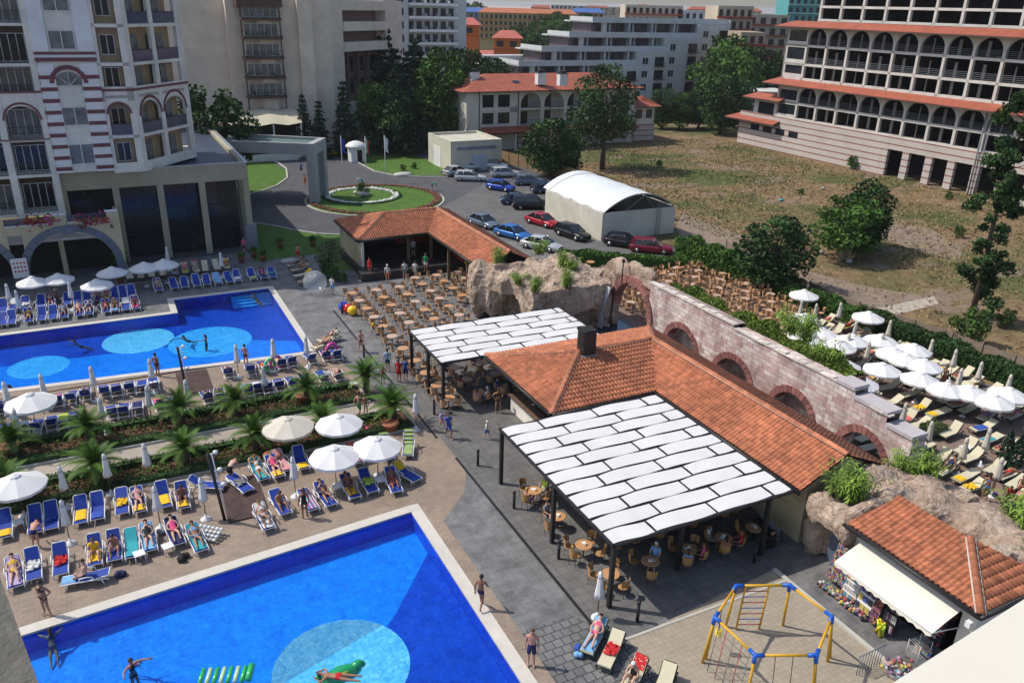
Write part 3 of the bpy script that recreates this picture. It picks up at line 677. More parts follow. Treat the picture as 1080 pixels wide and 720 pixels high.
# ---------------- white balcony tower
x0, y0, z_ = aty(405,30,215); x1, y1, _ = aty(474,30,215)
HW = thing('apartment_tower','white apartment tower with full width dark balconies behind the conifers','building',(x0,y0,0))
Lw = 20; m_ = MB(); m_.box(x0,x0+6.5,y0,y0+16,0,30); m_.box(x0+6.5,x0+Lw+3,y0+1.6,y0+16,0,26)
part('wall', m_, M('cool_white_render',(.50,.52,.54),.8,.05,.5,dirt=.1), HW)
for k in range(8):
    z = 3.1*k+1.5
    part('window', MB().box(x0+3.4,x0+5.2,y0-.06,y0-.01,z+.6,z+2.2,1), WM, HW)
    if z < 27:
        mb = MB(); mb.box(x0+6.6,x0+Lw,y0-.2,y0+1.6,z-.15,z+.1,0); mb.box(x0+6.6,x0+Lw,y0-.2,y0-.1,z+.1,z+.5,0)
        for q in range(4): mb.box(x0+8+q*3.2,x0+8.25+q*3.2,y0-.1,y0+1.6,z+.1,z+1.1,0)
        part('balcony', mb, white, HW); railing(HW,x0+6.8,x0+Lw,z+.5,z+1.0,'y',y0-.15)
        mb = MB(); 
        for q in range(6): mb.box(x0+7+q*2.2,x0+8.4+q*2.2,y0+1.5,y0+1.59,z+.2,z+2.4,1)
        part('balcony_door', mb, [white, glassm], HW)

# ---------------- mid white building with red roof
HM = thing('building','white two storey building with arches and a red hipped roof behind the car park','building',(45.6,98,0))
m_ = MB()
A0, A1, B0, B1 = 45.6, 80.5, 98.2, 110.5
m_.box(A0,A0+.3,B0,B1,0,10.0); m_.box(A0,55.4,B0,B0+.3,0,3.9)
m_.box(A0+.3,48.6,B0,B0+.3,3.9,10); m_.box(48.6,55.4,B0,B0+.3,3.9,4.5); m_.box(48.6,55.4,B0,B0+.3,6.4,7.3); m_.box(48.6,55.4,B0,B0+.3,9.4,10)
m_.box(50.8,51.6,B0,B0+.3,4.5,6.4); m_.box(50.8,51.6,B0,B0+.3,7.3,9.4); m_.box(53.9,55.4,B0,B0+.3,4.5,9.4)
for i in range(5):
    h0 = 55.7+i*4.75; m_.box(h0-.35,h0+.35,B0,B0+.3,3.9,10); arch_panel(m_,h0+.35,h0+4.4,0,10,7.6,'y',B0,B0+.3); m_.box(h0+.35,h0+4.4,B0-.02,B0+2,6.7,7.0); m_.box(h0+.35,h0+4.4,B0,B0+.3,3.4,4.1)
m_.box(79.1,A1,B0,B0+.3,0,10); m_.box(A1-.3,A1,B0,B1,0,10); m_.box(A0,A1,B1-.3,B1,0,10); m_.box(55.4,A1,B0+2.2,B0+2.5,3.9,10)
part('wall', m_, offwhite, HM)
part('floor_slab', MB().box(A0+.31,A1-.31,B0+.31,B1-.31,3.6,3.85), conc, HM)
for i in range(5):
    h0 = 55.7+i*4.75
    for z in (4.1,7.0): window(HM,h0+1.2,h0+2.8,z+.02,z+2.1,'y',B0+2.1,-1,2,frame=black,name='balcony_door'); railing(HM,h0+.35,h0+4.4,z,z+.9,'y',B0+.15)
for h0,h1 in ((48.6,50.8),(51.6,53.9)):
    for z0,z1 in ((4.5,6.4),(7.3,9.4)): window(HM,h0,h1,z0,z1,'y',B0+.2,-1,2,frame=black)
m_ = MB(); m_.box(55.5,79,B0,B0+.25,0,3.4)
part('ground_floor_wall', m_, bandst2, HM)
def hip(parent, a0,a1,b0,b1,ze,zr,mats,over=1.0,th=.18,name='roof',ridge_in=None):
    a0-=over;a1+=over;b0-=over;b1+=over; h=(b1-b0)/2 if ridge_in is None else ridge_in
    bm_ = (b0+b1)/2; mb = MB()
    v = [(a0,b0,ze),(a1,b0,ze),(a1,b1,ze),(a0,b1,ze),(a0+h,bm_,zr),(a1-h,bm_,zr),(a0,b0,ze-th),(a1,b0,ze-th),(a1,b1,ze-th),(a0,b1,ze-th)]
    mb.add(v,[(0,1,5,4),(1,2,5),(2,3,4,5),(3,0,4)],0); mb.add(v,[(0,6,7,1),(1,7,8,2),(2,8,9,3),(3,9,6,0),(9,8,7,6)],1)
    return part(name, mb, mats, parent)
RF = hip(HM,A0,A1,B0,B1,10.1,12.4,[redtile,brownc],1.1)
for px,py in ((500,82),(570,83),(593,84)):
    a,b = at(px,py,11.9); mb = MB().box(a-.8,a+.8,b-.6,b+.6,10.9,12.9,0); mb.box(a-.9,a+.9,b-.7,b+.7,12.9,13.0,1); mb.box(a-.5,a+.5,b-.4,b+.4,13.0,13.35,1); part('chimney', mb, [white, black], RF)
part('skylight', MB().obox((56.2,100.6,11.25),1.3,1.0,.12,0,.33), glassm, RF)
m_ = MB(); m_.add([(48.2,95.6,3.3),(80,95.6,3.3),(80,98.19,4.0),(48.2,98.19,4.0)],[(0,1,2,3)]); m_.box(48.2,80,95.6,98.1,3.05,3.2,1); part('lean_to_roof', m_, [redtile,brownc], HM)
m_ = MB(); m_.box(48.6,49.0,95.9,96.2,0,3.1); m_.box(54,54.3,95.9,96.2,0,3.1); m_.box(60,60.3,95.9,96.2,0,3.1); part('post', m_, offwhite, HM)
for x in (48.0,55.55,62): part('downpipe', MB().tube([(x,B0-.08,0),(x,B0-.08,10)],.07,6), black, HM)
# small annex with its own red roof, right of the tree
m_ = MB(); ax0, ax1 = 86, 95
HA = thing('annex','low cream annex with red hipped roof and striped base right of the arched building','building',(81,99,0))
part('wall', MB().box(80.6,85.6,99,107,3.3,6.4), offwhite, HA); part('base_wall', MB().box(80.6,85.8,98.8,107.2,0,3.3), bandst2, HA); hip(HA,81.5,85.6,99,107,6.5,8.0,[redtile,brownc],1.0)
for x in (81.4,83.7): window(HA,x,x+1.3,4.3,5.9,'y',98.96,-1,2,frame=black)

# ---------------- small utility building
HU = thing('utility_building','small cream flat roofed utility block beside the silver cars','building',(35.5,81.7,0))
u = [at(443,170),at(477,182),at(515,174)]
U0, U1, V0, V1 = 36.0, 44.6, 82.0, 91.5
m_ = MB(); m_.box(U0,U1,V0,V1,0,4.2); m_.box(U0,U1,V0,V0+.25,4.2,4.6); m_.box(U0,U1,V1-.25,V1,4.2,4.6); m_.box(U0,U0+.25,V0+.26,V1-.26,4.2,4.6); m_.box(U1-.25,U1,V0+.26,V1-.26,4.2,4.6); part('wall', m_, M('light_cream_render',(.56,.54,.45),.85,.05,1,dirt=.15), HU)
part('louvre', MB().box(U0+1,U1-1,V0-.06,V0-.01,3.2,3.7), greyr, HU); part('door', MB().box(U0+3.5,U0+6,V0-.07,V0-.01,0,2.4), M('pale_blue_door',(.40,.46,.56),.5,.05,1), HU); part('door', MB().box(U0-.07,U0-.01,V0+4,V0+7,0,3.1), white, HU)

# ---------------- storage building with arched white roof
HS = thing('storage_building','cream storage building with white barrel vault fabric roof beside the car park','building',(36.4,40,0))
S0,S1,Q0,Q1 = 36.6,46.5,40.0,53.0
m_ = MB(); hh_ = 3.1
m_.box(S0,S0+.25,Q0,Q1,0,hh_); m_.box(S0+.26,S1,Q0,Q0+.25,0,hh_); m_.box(S1-.25,S1,Q0+.26,Q1,0,hh_); m_.box(S0+.26,S1-.26,Q1-.25,Q1,0,hh_)
part('wall', m_, M('pale_cream_render',(.60,.58,.50),.85,.05,1,dirt=.15), HS)
m_ = MB(); n = 14; vs = []
for j in range(9):
    y = Q0+.1+(Q1+1.0-Q0-.1)*j/8
    for i in range(n+1):
        t = math.pi*(i/n); sag = .10*math.sin(math.pi*(j%2))
        vs.append((S0+.2+(S1-.4-S0)*(i/n), y, hh_+.1+1.75*math.sin(t)**.85-(.09 if j%2 else 0)))
m_.add(vs,[(j*(n+1)+i,j*(n+1)+i+1,(j+1)*(n+1)+i+1,(j+1)*(n+1)+i) for j in range(8) for i in range(n)],0,None,True)
part('vault_roof', m_, M('pvc_fabric',(.66,.70,.72),.5,.03,1,dirt=.08), HS)
m_ = MB()
for y in (Q0+.1,Q1-.5):
    m_.tube([(S0+.2+(S1-.4-S0)*(i/n), y, hh_+.0+1.75*math.sin(math.pi*i/n)**.85) for i in range(n+1)],.07,5)
    m_.tube([(S0+.3,y,hh_),(S1-.3,y,hh_)],.05,5); m_.tube([(S0+3,y,hh_),(S0+5.5,y,hh_+1.6),(S1-3,y,hh_)],.05,5)
part('truss', m_, M('steel_truss',(.25,.26,.27),.5,.1,1,metal=.5), HS)
m_ = MB()
for x in (S0+7.2,S0+7.7): m_.tube([(x,Q0-.15,0),(x,Q0-.15,3.7)],.03,5)
for k in range(11): m_.tube([(S0+7.2,Q0-.15,.3+k*.32),(S0+7.7,Q0-.15,.3+k*.32)],.02,4)
part('ladder', m_, greyr, HS)

# ---------------- gatehouse
HG = thing('gatehouse','tiny white gatehouse booth with domed roof by the flagpoles','booth',(*at(376,170),0))
m_ = MB(); m_.box(-1.1,-.75,-1,1,0,2.3); m_.box(.75,1.1,-1,1,0,2.3); m_.box(-.75,.75,.7,1,0,2.3); m_.box(-.75,-.1,-1,-.7,0,2.3); m_.box(-.1,.75,-1,-.7,1.9,2.3); part('wall', m_, white, HG, local=True)
part('doorway', MB().box(-.08,.74,-.85,-.8,0,1.9), dark, HG, local=True)
part('roof', MB().lathe([(1.7,2.3),(1.65,2.5),(1.2,2.9),(.6,3.15),(0.05,3.25)],n=12), white, HG, local=True)
# ---------------- entrance portico
HP = thing('entrance_portico','grey rendered entrance portico frame over the hotel drive','portico',(10,68,0))
P = [(1.9,73.8),(11.9,67.6),(14.6,72.0),(4.2,79.4)]
def shr(P,k):
    cx = sum(p[0] for p in P)/4; cy = sum(p[1] for p in P)/4; return [(cx+(p[0]-cx)*k, cy+(p[1]-cy)*k) for p in P]
m_ = MB(); I = shr(P,.86)
for i in range(4):
    j = (i+1)%4; m_.prism([P[i],P[j],I[j],I[i]],6.2,7.6)
part('fascia', m_, M('portico_render',(.36,.37,.38),.85,.05,1,dirt=.15), HP)
part('roof', MB().prism(shr(P,.858),7.0,7.25), M('green_grey_roof',(.10,.15,.15),.7,.2,1), HP)
d = Vector((14.6-11.9,72.0-67.6)).normalized()
for q0,q1 in ((0,1.5),(4.0,5.1)):
    e = Vector((-d.y,d.x)); b0_ = Vector((11.9,67.6)); q = [b0_+d*q0+e*.02, b0_+d*q1+e*.02, b0_+d*q1+e*1.0, b0_+d*q0+e*1.0]; part('pillar', MB().prism([tuple(v) for v in q],0,6.2), MATS['portico_render'], HP)
# ---------------- café awning in front of the beige hotel
HC = thing('cafe_tent','long beige tent canopy over a dark terrace below the flower balconies','canopy',(7,102,0))
m_ = MB(); vs = []; 
for j in range(7):
    for i in range(13):
        x = 6+13.5*i/12; y = 100+8.3*j/6; vs.append((x-1.6,y,5.6+1.5*math.sin(math.pi*.5*min(1,j/4))+.16*math.cos(i*math.pi/2)))
m_.add(vs,[(j*13+i,j*13+i+1,(j+1)*13+i+1,(j+1)*13+i) for j in range(6) for i in range(12)],0,None,True); part('canopy', m_, M('sand_canvas',(.52,.48,.36),.85,.05,.6), HC)
m_ = MB()
for x in (4.6,9,13.4,17.7): m_.box(x-.1,x+.1,100.1,100.3,0,5.6)
part('post', m_, white, HC); part('low_wall', MB().box(4.4,17.9,99.8,100.0,0,1.1), offwhite, HC); part('back', MB().box(4.4,17.9,105,105.3,0,5.8), dark, HC)

# ---------------- right hotel, unfinished grid with arches and tiled ledges
HR = thing('hotel','large unfinished white hotel with rows of dark arched openings and red tiled ledges','hotel',(100.6,92,0))
stone = M('pale_pink_render',(.60,.57,.54),.85,.06,.6,.1,dirt=.15)
E0, E1 = 91.6, 20.0        # b extents at base
m_ = MB(); m_.box(100.6,103,80.4,92,0,5.0)
part('base_wall', MB().box(100.6,100.9,57.9,91.6,.0,6.1).box(100.6,100.9,20,57.9,4.2,6.1).box(100.9,125,91.3,91.6,0,5), bandst, HR)
for b in (57.9-.0,53.9,49.8,46.0,42.0,38,34,30,26,22): part('base_pier', MB().box(100.62,101.2,b-1.2,b,0,4.2), bandst, HR)
part('shaded_interior', MB().box(106,106.2,20,80,0,26).box(100.95,120,79.6,79.8,5.2,22), dark, HR)  # near-black colour stands in for the shade inside the rooms
SL = MB()
def level(z0, z1, bs, plane, mb, slab_t=.35):
    mb.box(plane,plane+.7,bs[-1]-.3,bs[0]+.3,z0-slab_t,z0); SL.box(plane+.7,plane+5.3,bs[-1]-.3,bs[0]+.3,z0-slab_t+.02,z0-.02)
def rowcols(bs, z0, z1, plane, mb, wd=.42):
    for b in bs: mb.box(plane,plane+.5,b-wd/2,b+wd/2,z0,z1)
CB = [77.6+4.5]+[77.6-4.5*k for k in range(13)]
CB2 = [82.0]+[77.4-4.5*k for k in range(13)]
m_ = MB(); pl = 100.7
# lower block: rect row 6.2-8.7, arch row 9.1-11.6
level(6.35,0,CB[:],pl,m_); level(9.0,0,CB[:],pl,m_,.4); rowcols(CB[1:],6.35,11.9,pl,m_)
m_.box(pl,pl+.5,77.9,82.6,6.35,6.8); m_.box(pl,pl+.5,77.9,82.6,8.5,9.3); m_.box(pl,pl+.5,77.9,82.6,11.0,11.9); m_.box(pl,pl+.5,82.0,82.6,6.35,11.9)
for k in range(1,13): arch_panel(m_,CB[k+1]+.21,CB[k]-.21,0,11.9,9.9,'x',pl,pl+.4)
# upper block 13.0-21.5
for z in (13.2,15.6,18.7): level(z,0,CB2,pl,m_,.38)
rowcols(CB2[1:],12.8,21.5,pl,m_); m_.box(pl,pl+.5,81.7,82.3,12.8,21.5)
for z0,z1 in ((13.2,13.8),(15.2,16.2),(18.2,19.2),(21.0,21.5)): m_.box(pl,pl+.5,77.6,81.7,z0,z1)
for k in range(1,13): arch_panel(m_,CB2[k+1]+.21,CB2[k]-.21,0,21.5,19.5,'x',pl,pl+.4)
m_.box(pl,pl+16,82.0,82.3,6.3,21.5)
# top block set back
for z in (22.9,25.0,27.8,30.5): level(z,0,CB2[1:],pl+2.0,m_,.38)
rowcols(CB2[1:],22.3,30.5,pl+2.0,m_)
part('frame', m_, stone, HR)
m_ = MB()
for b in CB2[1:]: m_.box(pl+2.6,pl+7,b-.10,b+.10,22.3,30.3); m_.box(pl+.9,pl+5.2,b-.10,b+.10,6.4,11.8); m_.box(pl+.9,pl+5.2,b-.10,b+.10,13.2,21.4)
part('cross_walls', m_, dark, HR)  # cross walls coloured near black, as unlit rooms look
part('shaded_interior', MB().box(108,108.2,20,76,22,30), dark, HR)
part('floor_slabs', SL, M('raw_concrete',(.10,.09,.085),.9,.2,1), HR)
def rail_(b0,b1,z,plane): 
    mb = MB(); 
    for q in (.25,.5,.75,1.0): mb.box(plane+.1,plane+.14,b0,b1,z+q-.02,z+q+.02)
    return mb
for k in range(1,12):
    for z,bs in ((9.0,CB),(18.7,CB2),(15.6,CB2)):
        part('railing', rail_(bs[k+1]+.22,bs[k]-.22,z,pl), greyr, HR)
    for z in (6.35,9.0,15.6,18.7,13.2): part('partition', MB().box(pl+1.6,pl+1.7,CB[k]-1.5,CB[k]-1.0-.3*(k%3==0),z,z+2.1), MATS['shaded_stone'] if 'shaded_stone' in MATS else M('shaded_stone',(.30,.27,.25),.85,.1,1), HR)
for z0, z1, b1, outb in ((11.85,13.1,85.0,1.9),(21.45,22.5,83.8,1.9)):
    mb = MB(); pp = pl-outb
    mb.add([(pp,19,z0+.12),(pp,b1,z0+.12),(pl+.6,b1-2.4,z1),(pl+.6,19,z1),(pl+16,b1,z0+.12)],[(0,3,2,1),(1,2,4)],0)
    mb.add([(pp,19,z0+.10),(pp,b1,z0+.10),(pp,b1,z0-.08),(pp,19,z0-.08),(pl+.3,19,z0-.08),(pl+.3,b1,z0-.08),(pl+16,b1,z0-.08),(pl+16,b1,z0+.1)],[(0,1,2,3),(3,2,5,4),(1,7,6,2),(2,6,5)],1)
    part('tiled_ledge', mb, [redtile, brownc], HR)
# stepped lower roofs at the far corner
for z0,b0,b1,w0 in ((4.75,80.9,94.2,1.6),(8.9,80.6,90.3,1.2)):
    mb = MB(); mb.add([(100.6-w0,b0,z0),(100.6-w0,b1,z0),(101.4,b1-1.8,z0+.9),(101.4,b0,z0+.9),(112,b1,z0)],[(0,3,2,1),(1,2,4)],0); mb.box(100.6-w0,101,b0,b1,z0-.2,z0-.02,1); part('tiled_ledge', mb, [redtile,brownc], HR)
part('wall', MB().box(101.2,112,82.35,88.8,5.7,8.8), stone, HR)
part('window', MB().box(101.1,101.19,83.5,87.5,6.0,8.2), glassm, HR)
for b in (88.2,84.9,81.6,78.3): part('window', MB().box(100.52,100.59,b-2.2,b,3.0,4.0), glassm, HR)
for b in (80.0,): 
    for z0,z1 in ((9.4,10.9),(6.8,8.5),(16.3,18.1),(19.3,20.9),(13.9,15.1)): part('window', MB().box(pl+.18,pl+.24,77.9,81.7,z0,z1), glassm, HR)
for b in (41.5,40.6): part('downpipe', MB().tube([(100.3,b,0),(100.3,b,11.5)],.12,6), greyr, HR)

# ---------------- stepped white apartment block
HT = thing('apartment_block','long white apartment block with stepped terraces in the middle distance','building',(74,150,0))
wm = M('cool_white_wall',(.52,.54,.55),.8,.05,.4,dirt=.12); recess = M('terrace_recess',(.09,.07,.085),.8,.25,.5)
steps = [(74,97,146,5.6,1),(74,102,147,9.0,1),(80,112,148,12.4,1),(88,134,149,15.6,1),(98,141,150,18.8,1)]
steps = [(75.5,150,144.5,8.3),(79.5,150,145.5,11.6),(86,150,146.5,14.8),(94,150,147.5,18.0),(101,150,148.5,21.4)]
m_ = MB(); mr = MB()
for i,(a0,a1,b0,zt) in enumerate(steps):
    a1 = 143.5-.0*i
    ae = [104,113,122,133,143.5][i]                       # balustrade bands end where the plain gable wall starts
    m_.box(a0,ae,b0,b0+.3,zt-1.15,zt+.15); m_.box(a0,ae,b0+.31,b0+14,zt-1.15,zt-.85)
    m_.box(a0,a0+.3,b0+.31,b0+11,zt-1.15,zt+.15)
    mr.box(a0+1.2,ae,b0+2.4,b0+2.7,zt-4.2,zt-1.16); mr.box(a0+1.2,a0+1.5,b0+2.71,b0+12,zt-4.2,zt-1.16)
    for q in range(int((ae-a0)/7)): m_.box(a0+4+q*7,a0+4.5+q*7,b0+.4,b0+2.4,zt-4.2,zt-1.15); m_.box(a0+6.3+q*7,a0+6.9+q*7,b0+2.2,b0+2.42,zt-4.2,zt-1.15)
    if i < 4:
        # plain wall piece right of the band, stepping with the windows
        m_.box(ae,[113,122,133,143.5][i],b0+.02,b0+14,0,zt+2.2)
m_.box(143.51,144.0,148,163,0,21.4); m_.box(76,143.5,160,164,0,12)
part('wall', m_, wm, HT); part('recess_wall', mr, recess, HT)
for i,(a0,a1,b0,zt) in enumerate(steps[:4]):
    ae = [104,113,122,133][i]; an_ = [113,122,133,143.5][i]
    for f in range(i+2):
        z = zt-1.0-3.2*f
        if z < 1: continue
        window(HT,ae+1.6,ae+3.4,z,z+1.7,'y',b0-.02,-1,2,name='window')
        mb = MB(); mb.box(an_-3.6,an_-.6,b0-.9,b0-.01,z-.6,z-.45,0); mb.box(an_-3.5,an_-.7,b0-.06,b0-.012,z-.4,z+1.8,2)
        for q in range(8): mb.box(an_-3.6+q*.4,an_-3.55+q*.4,b0-.9,b0-.86,z-.45,z+.5,1)
        mb.box(an_-3.6,an_-.6,b0-.92,b0-.85,z+.5,z+.56,1); part('balcony', mb, [recess, black, glassm], HT)
for i,(a0,a1,b0,zt) in enumerate(steps):
    ae = [104,113,122,133,143.5][i]
    for q in range(int((ae-a0-2)/6)): part('window', MB().box(a0+2.5+q*6,a0+4.2+q*6,b0+2.3,b0+2.38,zt-3.9,zt-1.7,0), glassm, HT)
# ---------------- far buildings
def block(label, X0, y_px, Yd, wpx, z0px, z1px, col, depth=14, floors=4, trim=None, wcol=None, roofc=None, name='building', cat='building', bays=6, accent=None):
    a0, b0, zt = aty(X0, z0px, Yd); L = wpx/CAM_F*Yd*1.02
    t = thing(name, label, cat, (a0,b0,0), -TH)
    part('wall', MB().box(0,L,0,depth,0,zt), M('wall_'+str(len(MATS)), col, .85, .06, .3), t, local=True)
    fh = 3.0; k = 0; z = zt-2.6; wme = MB().box(0,L*.5/bays,-.12,-.02,0,1.7).mesh('window', wcol or glassm); bme = MB().box(-.2,L+.2,-1.0,-.01,-.5,-.1).mesh('balcony_band', M('acc_'+str(len(MATS)), accent or col, .85, .05, .5))
    while z > 1 and k < floors:
        for q in range(bays):
            x = L*(q+.2)/bays; o = bpy.data.objects.new('window', wme); COL.objects.link(o); o.parent = t; o.location = (x,0,z)
        o = bpy.data.objects.new('balcony_band', bme); COL.objects.link(o); o.parent = t; o.location = (0,0,z); z -= fh; k += 1
    if roofc is not None:
        r = MB(); r.add([(-.8,-1.2,zt),(L+.8,-1.2,zt),(L+.8,depth+1,zt),(-.8,depth+1,zt),(2,depth/2,zt+2.2),(L-2,depth/2,zt+2.2)],[(0,1,5,4),(1,2,5),(2,3,4,5),(3,0,4)]); part('roof', r, roofc, t, local=True)
    return t
orange = (.55,.16,.04)
block('low red roofed building with an orange tower, behind the trees',458,40,300,130,62,60,(.30,.12,.08),40,1,roofc=M('rose_tile',(.42,.12,.09),.8,.1,.5),bays=14)
block('small orange stair tower with a flat red roof, nearer the white tower',483,30,292,20,26,60,orange,8,1,roofc=M('rose_tile',(.42,.12,.09)),bays=1)
block('small orange stair tower with arched doorway and red roof',521,30,270,26,40,60,orange,8,1,roofc=M('rose_tile',(.42,.12,.09)),bays=2)
block('long yellow apartment block with orange roofline far beyond the trees',506,5,430,55,13,30,(.42,.34,.17),16,4,accent=(.40,.20,.10),roofc=M('far_orange_tile',(.38,.13,.06),.8,.1,.4),bays=12)
block('yellow gabled block with orange roof right of the long yellow one',552,5,450,50,14,30,(.45,.32,.15),16,4,accent=(.36,.14,.08),roofc=M('far_orange_tile',(.38,.13,.06)),bays=10)
block('long blue roofed building at the skyline behind the white tower',468,5,470,58,12,30,(.22,.26,.34),20,3,roofc=M('blue_roof',(.05,.12,.35),.5,.1,.5),bays=12)
block('pale yellow block with blue roof at the skyline',604,5,480,30,13,30,(.45,.36,.2),16,4,roofc=M('blue_roof',(.05,.12,.35)),bays=6)
block('cream and terracotta block at the far left of the stepped terraces',668,5,560,60,14,30,(.50,.40,.30),16,4,accent=(.40,.14,.07),bays=8)
block('tall cream block with red balconies right behind the stepped terraces',758,2,235,34,6,60,(.42,.36,.28),16,7,accent=(.26,.04,.03),bays=5)
block('plain cream block right of the one with red balconies',790,2,262,40,15,60,(.40,.37,.30),16,6,accent=(.26,.05,.04),bays=4)
block('red and cream apartment block with wide balconies seen above the trees',782,2,215,24,34,60,(.36,.28,.20),14,5,accent=(.28,.04,.03),bays=3)
block('turquoise glass block at the skyline left of the arched hotel',833,2,330,32,-4,60,(.08,.30,.33),16,9,accent=(.30,.50,.52),bays=5)
block('pale blue white block with flat roof under the skyline',716,2,300,50,11,60,(.48,.50,.54),16,6,bays=8)
block('cream roof level block with red railings on the horizon',660,2,300,55,5,60,(.50,.44,.36),16,7,accent=(.32,.08,.05),bays=9)
block('white low market building with a long flat roof beyond the road',778,100,190,50,96,100,(.50,.50,.48),10,1,bays=6)
for i in range(16):
    X0 = 560+18.5*i+random.uniform(-4,4); Yd = random.uniform(600,1100); 
    c = random.choice([(.45,.38,.30),(.42,.22,.14),(.5,.48,.46),(.36,.3,.24)])
    block('tiny distant %s block on the skyline, %s from the left of the town'%('pale' if c[0]>.44 and c[1]>.3 else 'brown', ['first','second','third','fourth','fifth','sixth','seventh','eighth','ninth','tenth','eleventh','twelfth','thirteenth','fourteenth','fifteenth','sixteenth'][i]),X0,5,Yd,random.uniform(14,34),random.uniform(7,12)+ (X0-540)*.026-3,20,c,12,3,bays=5,roofc=redtile if i%3==0 else None)['group'] = 'distant town blocks'
# ================================================================ TILED ROOFS, STAGE, RESTAURANT, CANOPIES
def tile_facet(poly, pitch=.235, course=.36, amp=.075):
    P = [Vector(p) for p in poly]; o = P[0]; u = (P[1]-P[0]).normalized()
    n = None
    for k in range(2, len(P)):
        c = u.cross(P[k]-o)
        if c.length > 1e-3: n = c.normalized(); break
    if n.z < 0: n = -n
    v = n.cross(u).normalized()
    if v.z < 0: v = -v
    uv = [((p-o).dot(u), (p-o).dot(v)) for p in P]
    u0, u1 = min(q[0] for q in uv), max(q[0] for q in uv); v1 = max(q[1] for q in uv)
    nc = int((u1-u0)/pitch)+2; nr = int(v1/course)+2; S = 5
    bm = bmesh.new(); lay = bm.faces.layers.float.new('tint')
    for r in range(nr):
        rows = []
        for (dv, dz) in ((0, .022), (course, .0)):
            row = []
            for c in range(nc*S+1):
                ph = (c % S)/S; h = amp*(math.sin(math.pi*ph*1.0/.62) if ph < .62 else -.35*math.sin(math.pi*(ph-.62)/.38))
                uu = u0-pitch+c*pitch/S; vv = r*course+dv
                row.append(bm.verts.new(o+u*uu+v*vv+n*(h+dz)))
            rows.append(row)
        low = [bm.verts.new(x.co-n*.05) for x in rows[0]]
        t = [random.random() for _ in range(nc+1)]
        for c in range(nc*S):
            f = bm.faces.new((rows[0][c], rows[0][c+1], rows[1][c+1], rows[1][c])); f[lay] = t[c//S]; f.smooth = True
            f = bm.faces.new((low[c], low[c+1], rows[0][c+1], rows[0][c])); f[lay] = t[c//S]*.5
    cen = sum(P, Vector())/len(P)
    for i in range(len(P)):
        a, b = P[i], P[(i+1)%len(P)]; e = (b-a).normalized(); nn = e.cross(n)
        if (cen-a).dot(nn) > 0: nn = -nn
        ext = .06 if i == 0 else 0.0
        bmesh.ops.bisect_plane(bm, geom=bm.verts[:]+bm.edges[:]+bm.faces[:], plane_co=a+nn*ext, plane_no=nn, clear_outer=True)
    bm.verts.index_update(); mb = MB(); k = 0
    for f in bm.faces:
        mb.f.append(tuple(v_.index for v_ in f.verts)); mb.m.append(0); mb.t.append(f[lay]); mb.sm.append(f.smooth)
    mb.v = [tuple(v_.co) for v_ in bm.verts]; bm.free()
    # closed underside
    m = len(mb.v); mb.v += [tuple(p-n*.10) for p in P]; mb.f.append(tuple(m+i for i in range(len(P)))); mb.m.append(1); mb.t.append(.5); mb.sm.append(False)
    return mb
def ridge_caps(segs, r=.15):
    mb = MB()
    for a, b in segs:
        a, b = Vector(a), Vector(b); L = (b-a).length; d = (b-a)/L; n = max(1, int(L/.42))
        side = d.cross(Vector((0,0,1))).normalized(); up = side.cross(d)
        for i in range(n):
            p, q = a+d*(L*i/n), a+d*(L*(i+1)/n+.03); t = random.random(); vs = []
            for pt, rr in ((p, r), (q, r*.86)):
                vs += [pt+side*math.cos(x)*rr+up*(math.sin(x)*rr+.02) for x in [math.pi*k/6 for k in range(7)]]
            mb.add(vs, [(k, k+1, 8+k, 7+k) for k in range(6)]+[tuple(range(6,-1,-1))], 0, t, True)
        mb.tube([a+up*.02-side*r, b+up*.02-side*r], .045, 4, mi=1); mb.tube([a+up*.02+side*r, b+up*.02+side*r], .045, 4, mi=1)
    return mb
def lroof(parent, a0, af, ar, ab_, bf, bb, bend, ze, zr):
    bm_ = (bf+bb)/2; x1 = a0+(bb-bf)/2*.98
    A = {'cl':(a0,bf,ze),'cb':(a0,bb,ze),'in':(af,bf,ze),'ap':(x1,bm_,zr),'jn':(ar,bm_,zr),'ef':(af,bend,ze),'er':(ar,bend,zr),'eb':(ab_,bend,ze),'bb':(ab_,bb,ze)}
    fac = [('cb','cl','ap'),('cl','in','jn','ap'),('in','ef','er','jn'),('eb','bb','jn','er'),('bb','cb','ap','jn')]
    for f in fac: part('roof_slope', tile_facet([A[k] for k in f]), [tile, brownc], parent)
    part('ridge_tiles', ridge_caps([(A['cl'],A['ap']),(A['cb'],A['ap']),(A['ap'],A['jn']),(A['bb'],A['jn']),(A['jn'],A['er'])]), [tile, mortar], parent)
    g = MB()
    for k0,k1 in (('cb','cl'),('cl','in'),('in','ef')):
        p, q = Vector(A[k0]), Vector(A[k1]); dd = (q-p).normalized(); out = Vector((dd.y,-dd.x,0)); 
        if k0 == 'in': out = Vector((-1,0,0))
        if k0 == 'cb': out = Vector((-1,0,0))
        if k0 == 'cl': out = Vector((0,-1,0))
        g.tube([p+out*.1+Vector((0,0,-.06)), q+out*.1+Vector((0,0,-.06))], .08, 6); g.tube([p+Vector((0,0,-.2)), q+Vector((0,0,-.2))], .09, 4)
    part('gutter', g, black, parent)
    return A
KR = thing('restaurant','poolside restaurant with L-shaped clay tiled roof between the two woven canopies','building',(12,5,0))
lroof(KR, 8.5, 15.45, 18.2, 21.1, .9, 9.6, -10.5, 3.4, 4.65)
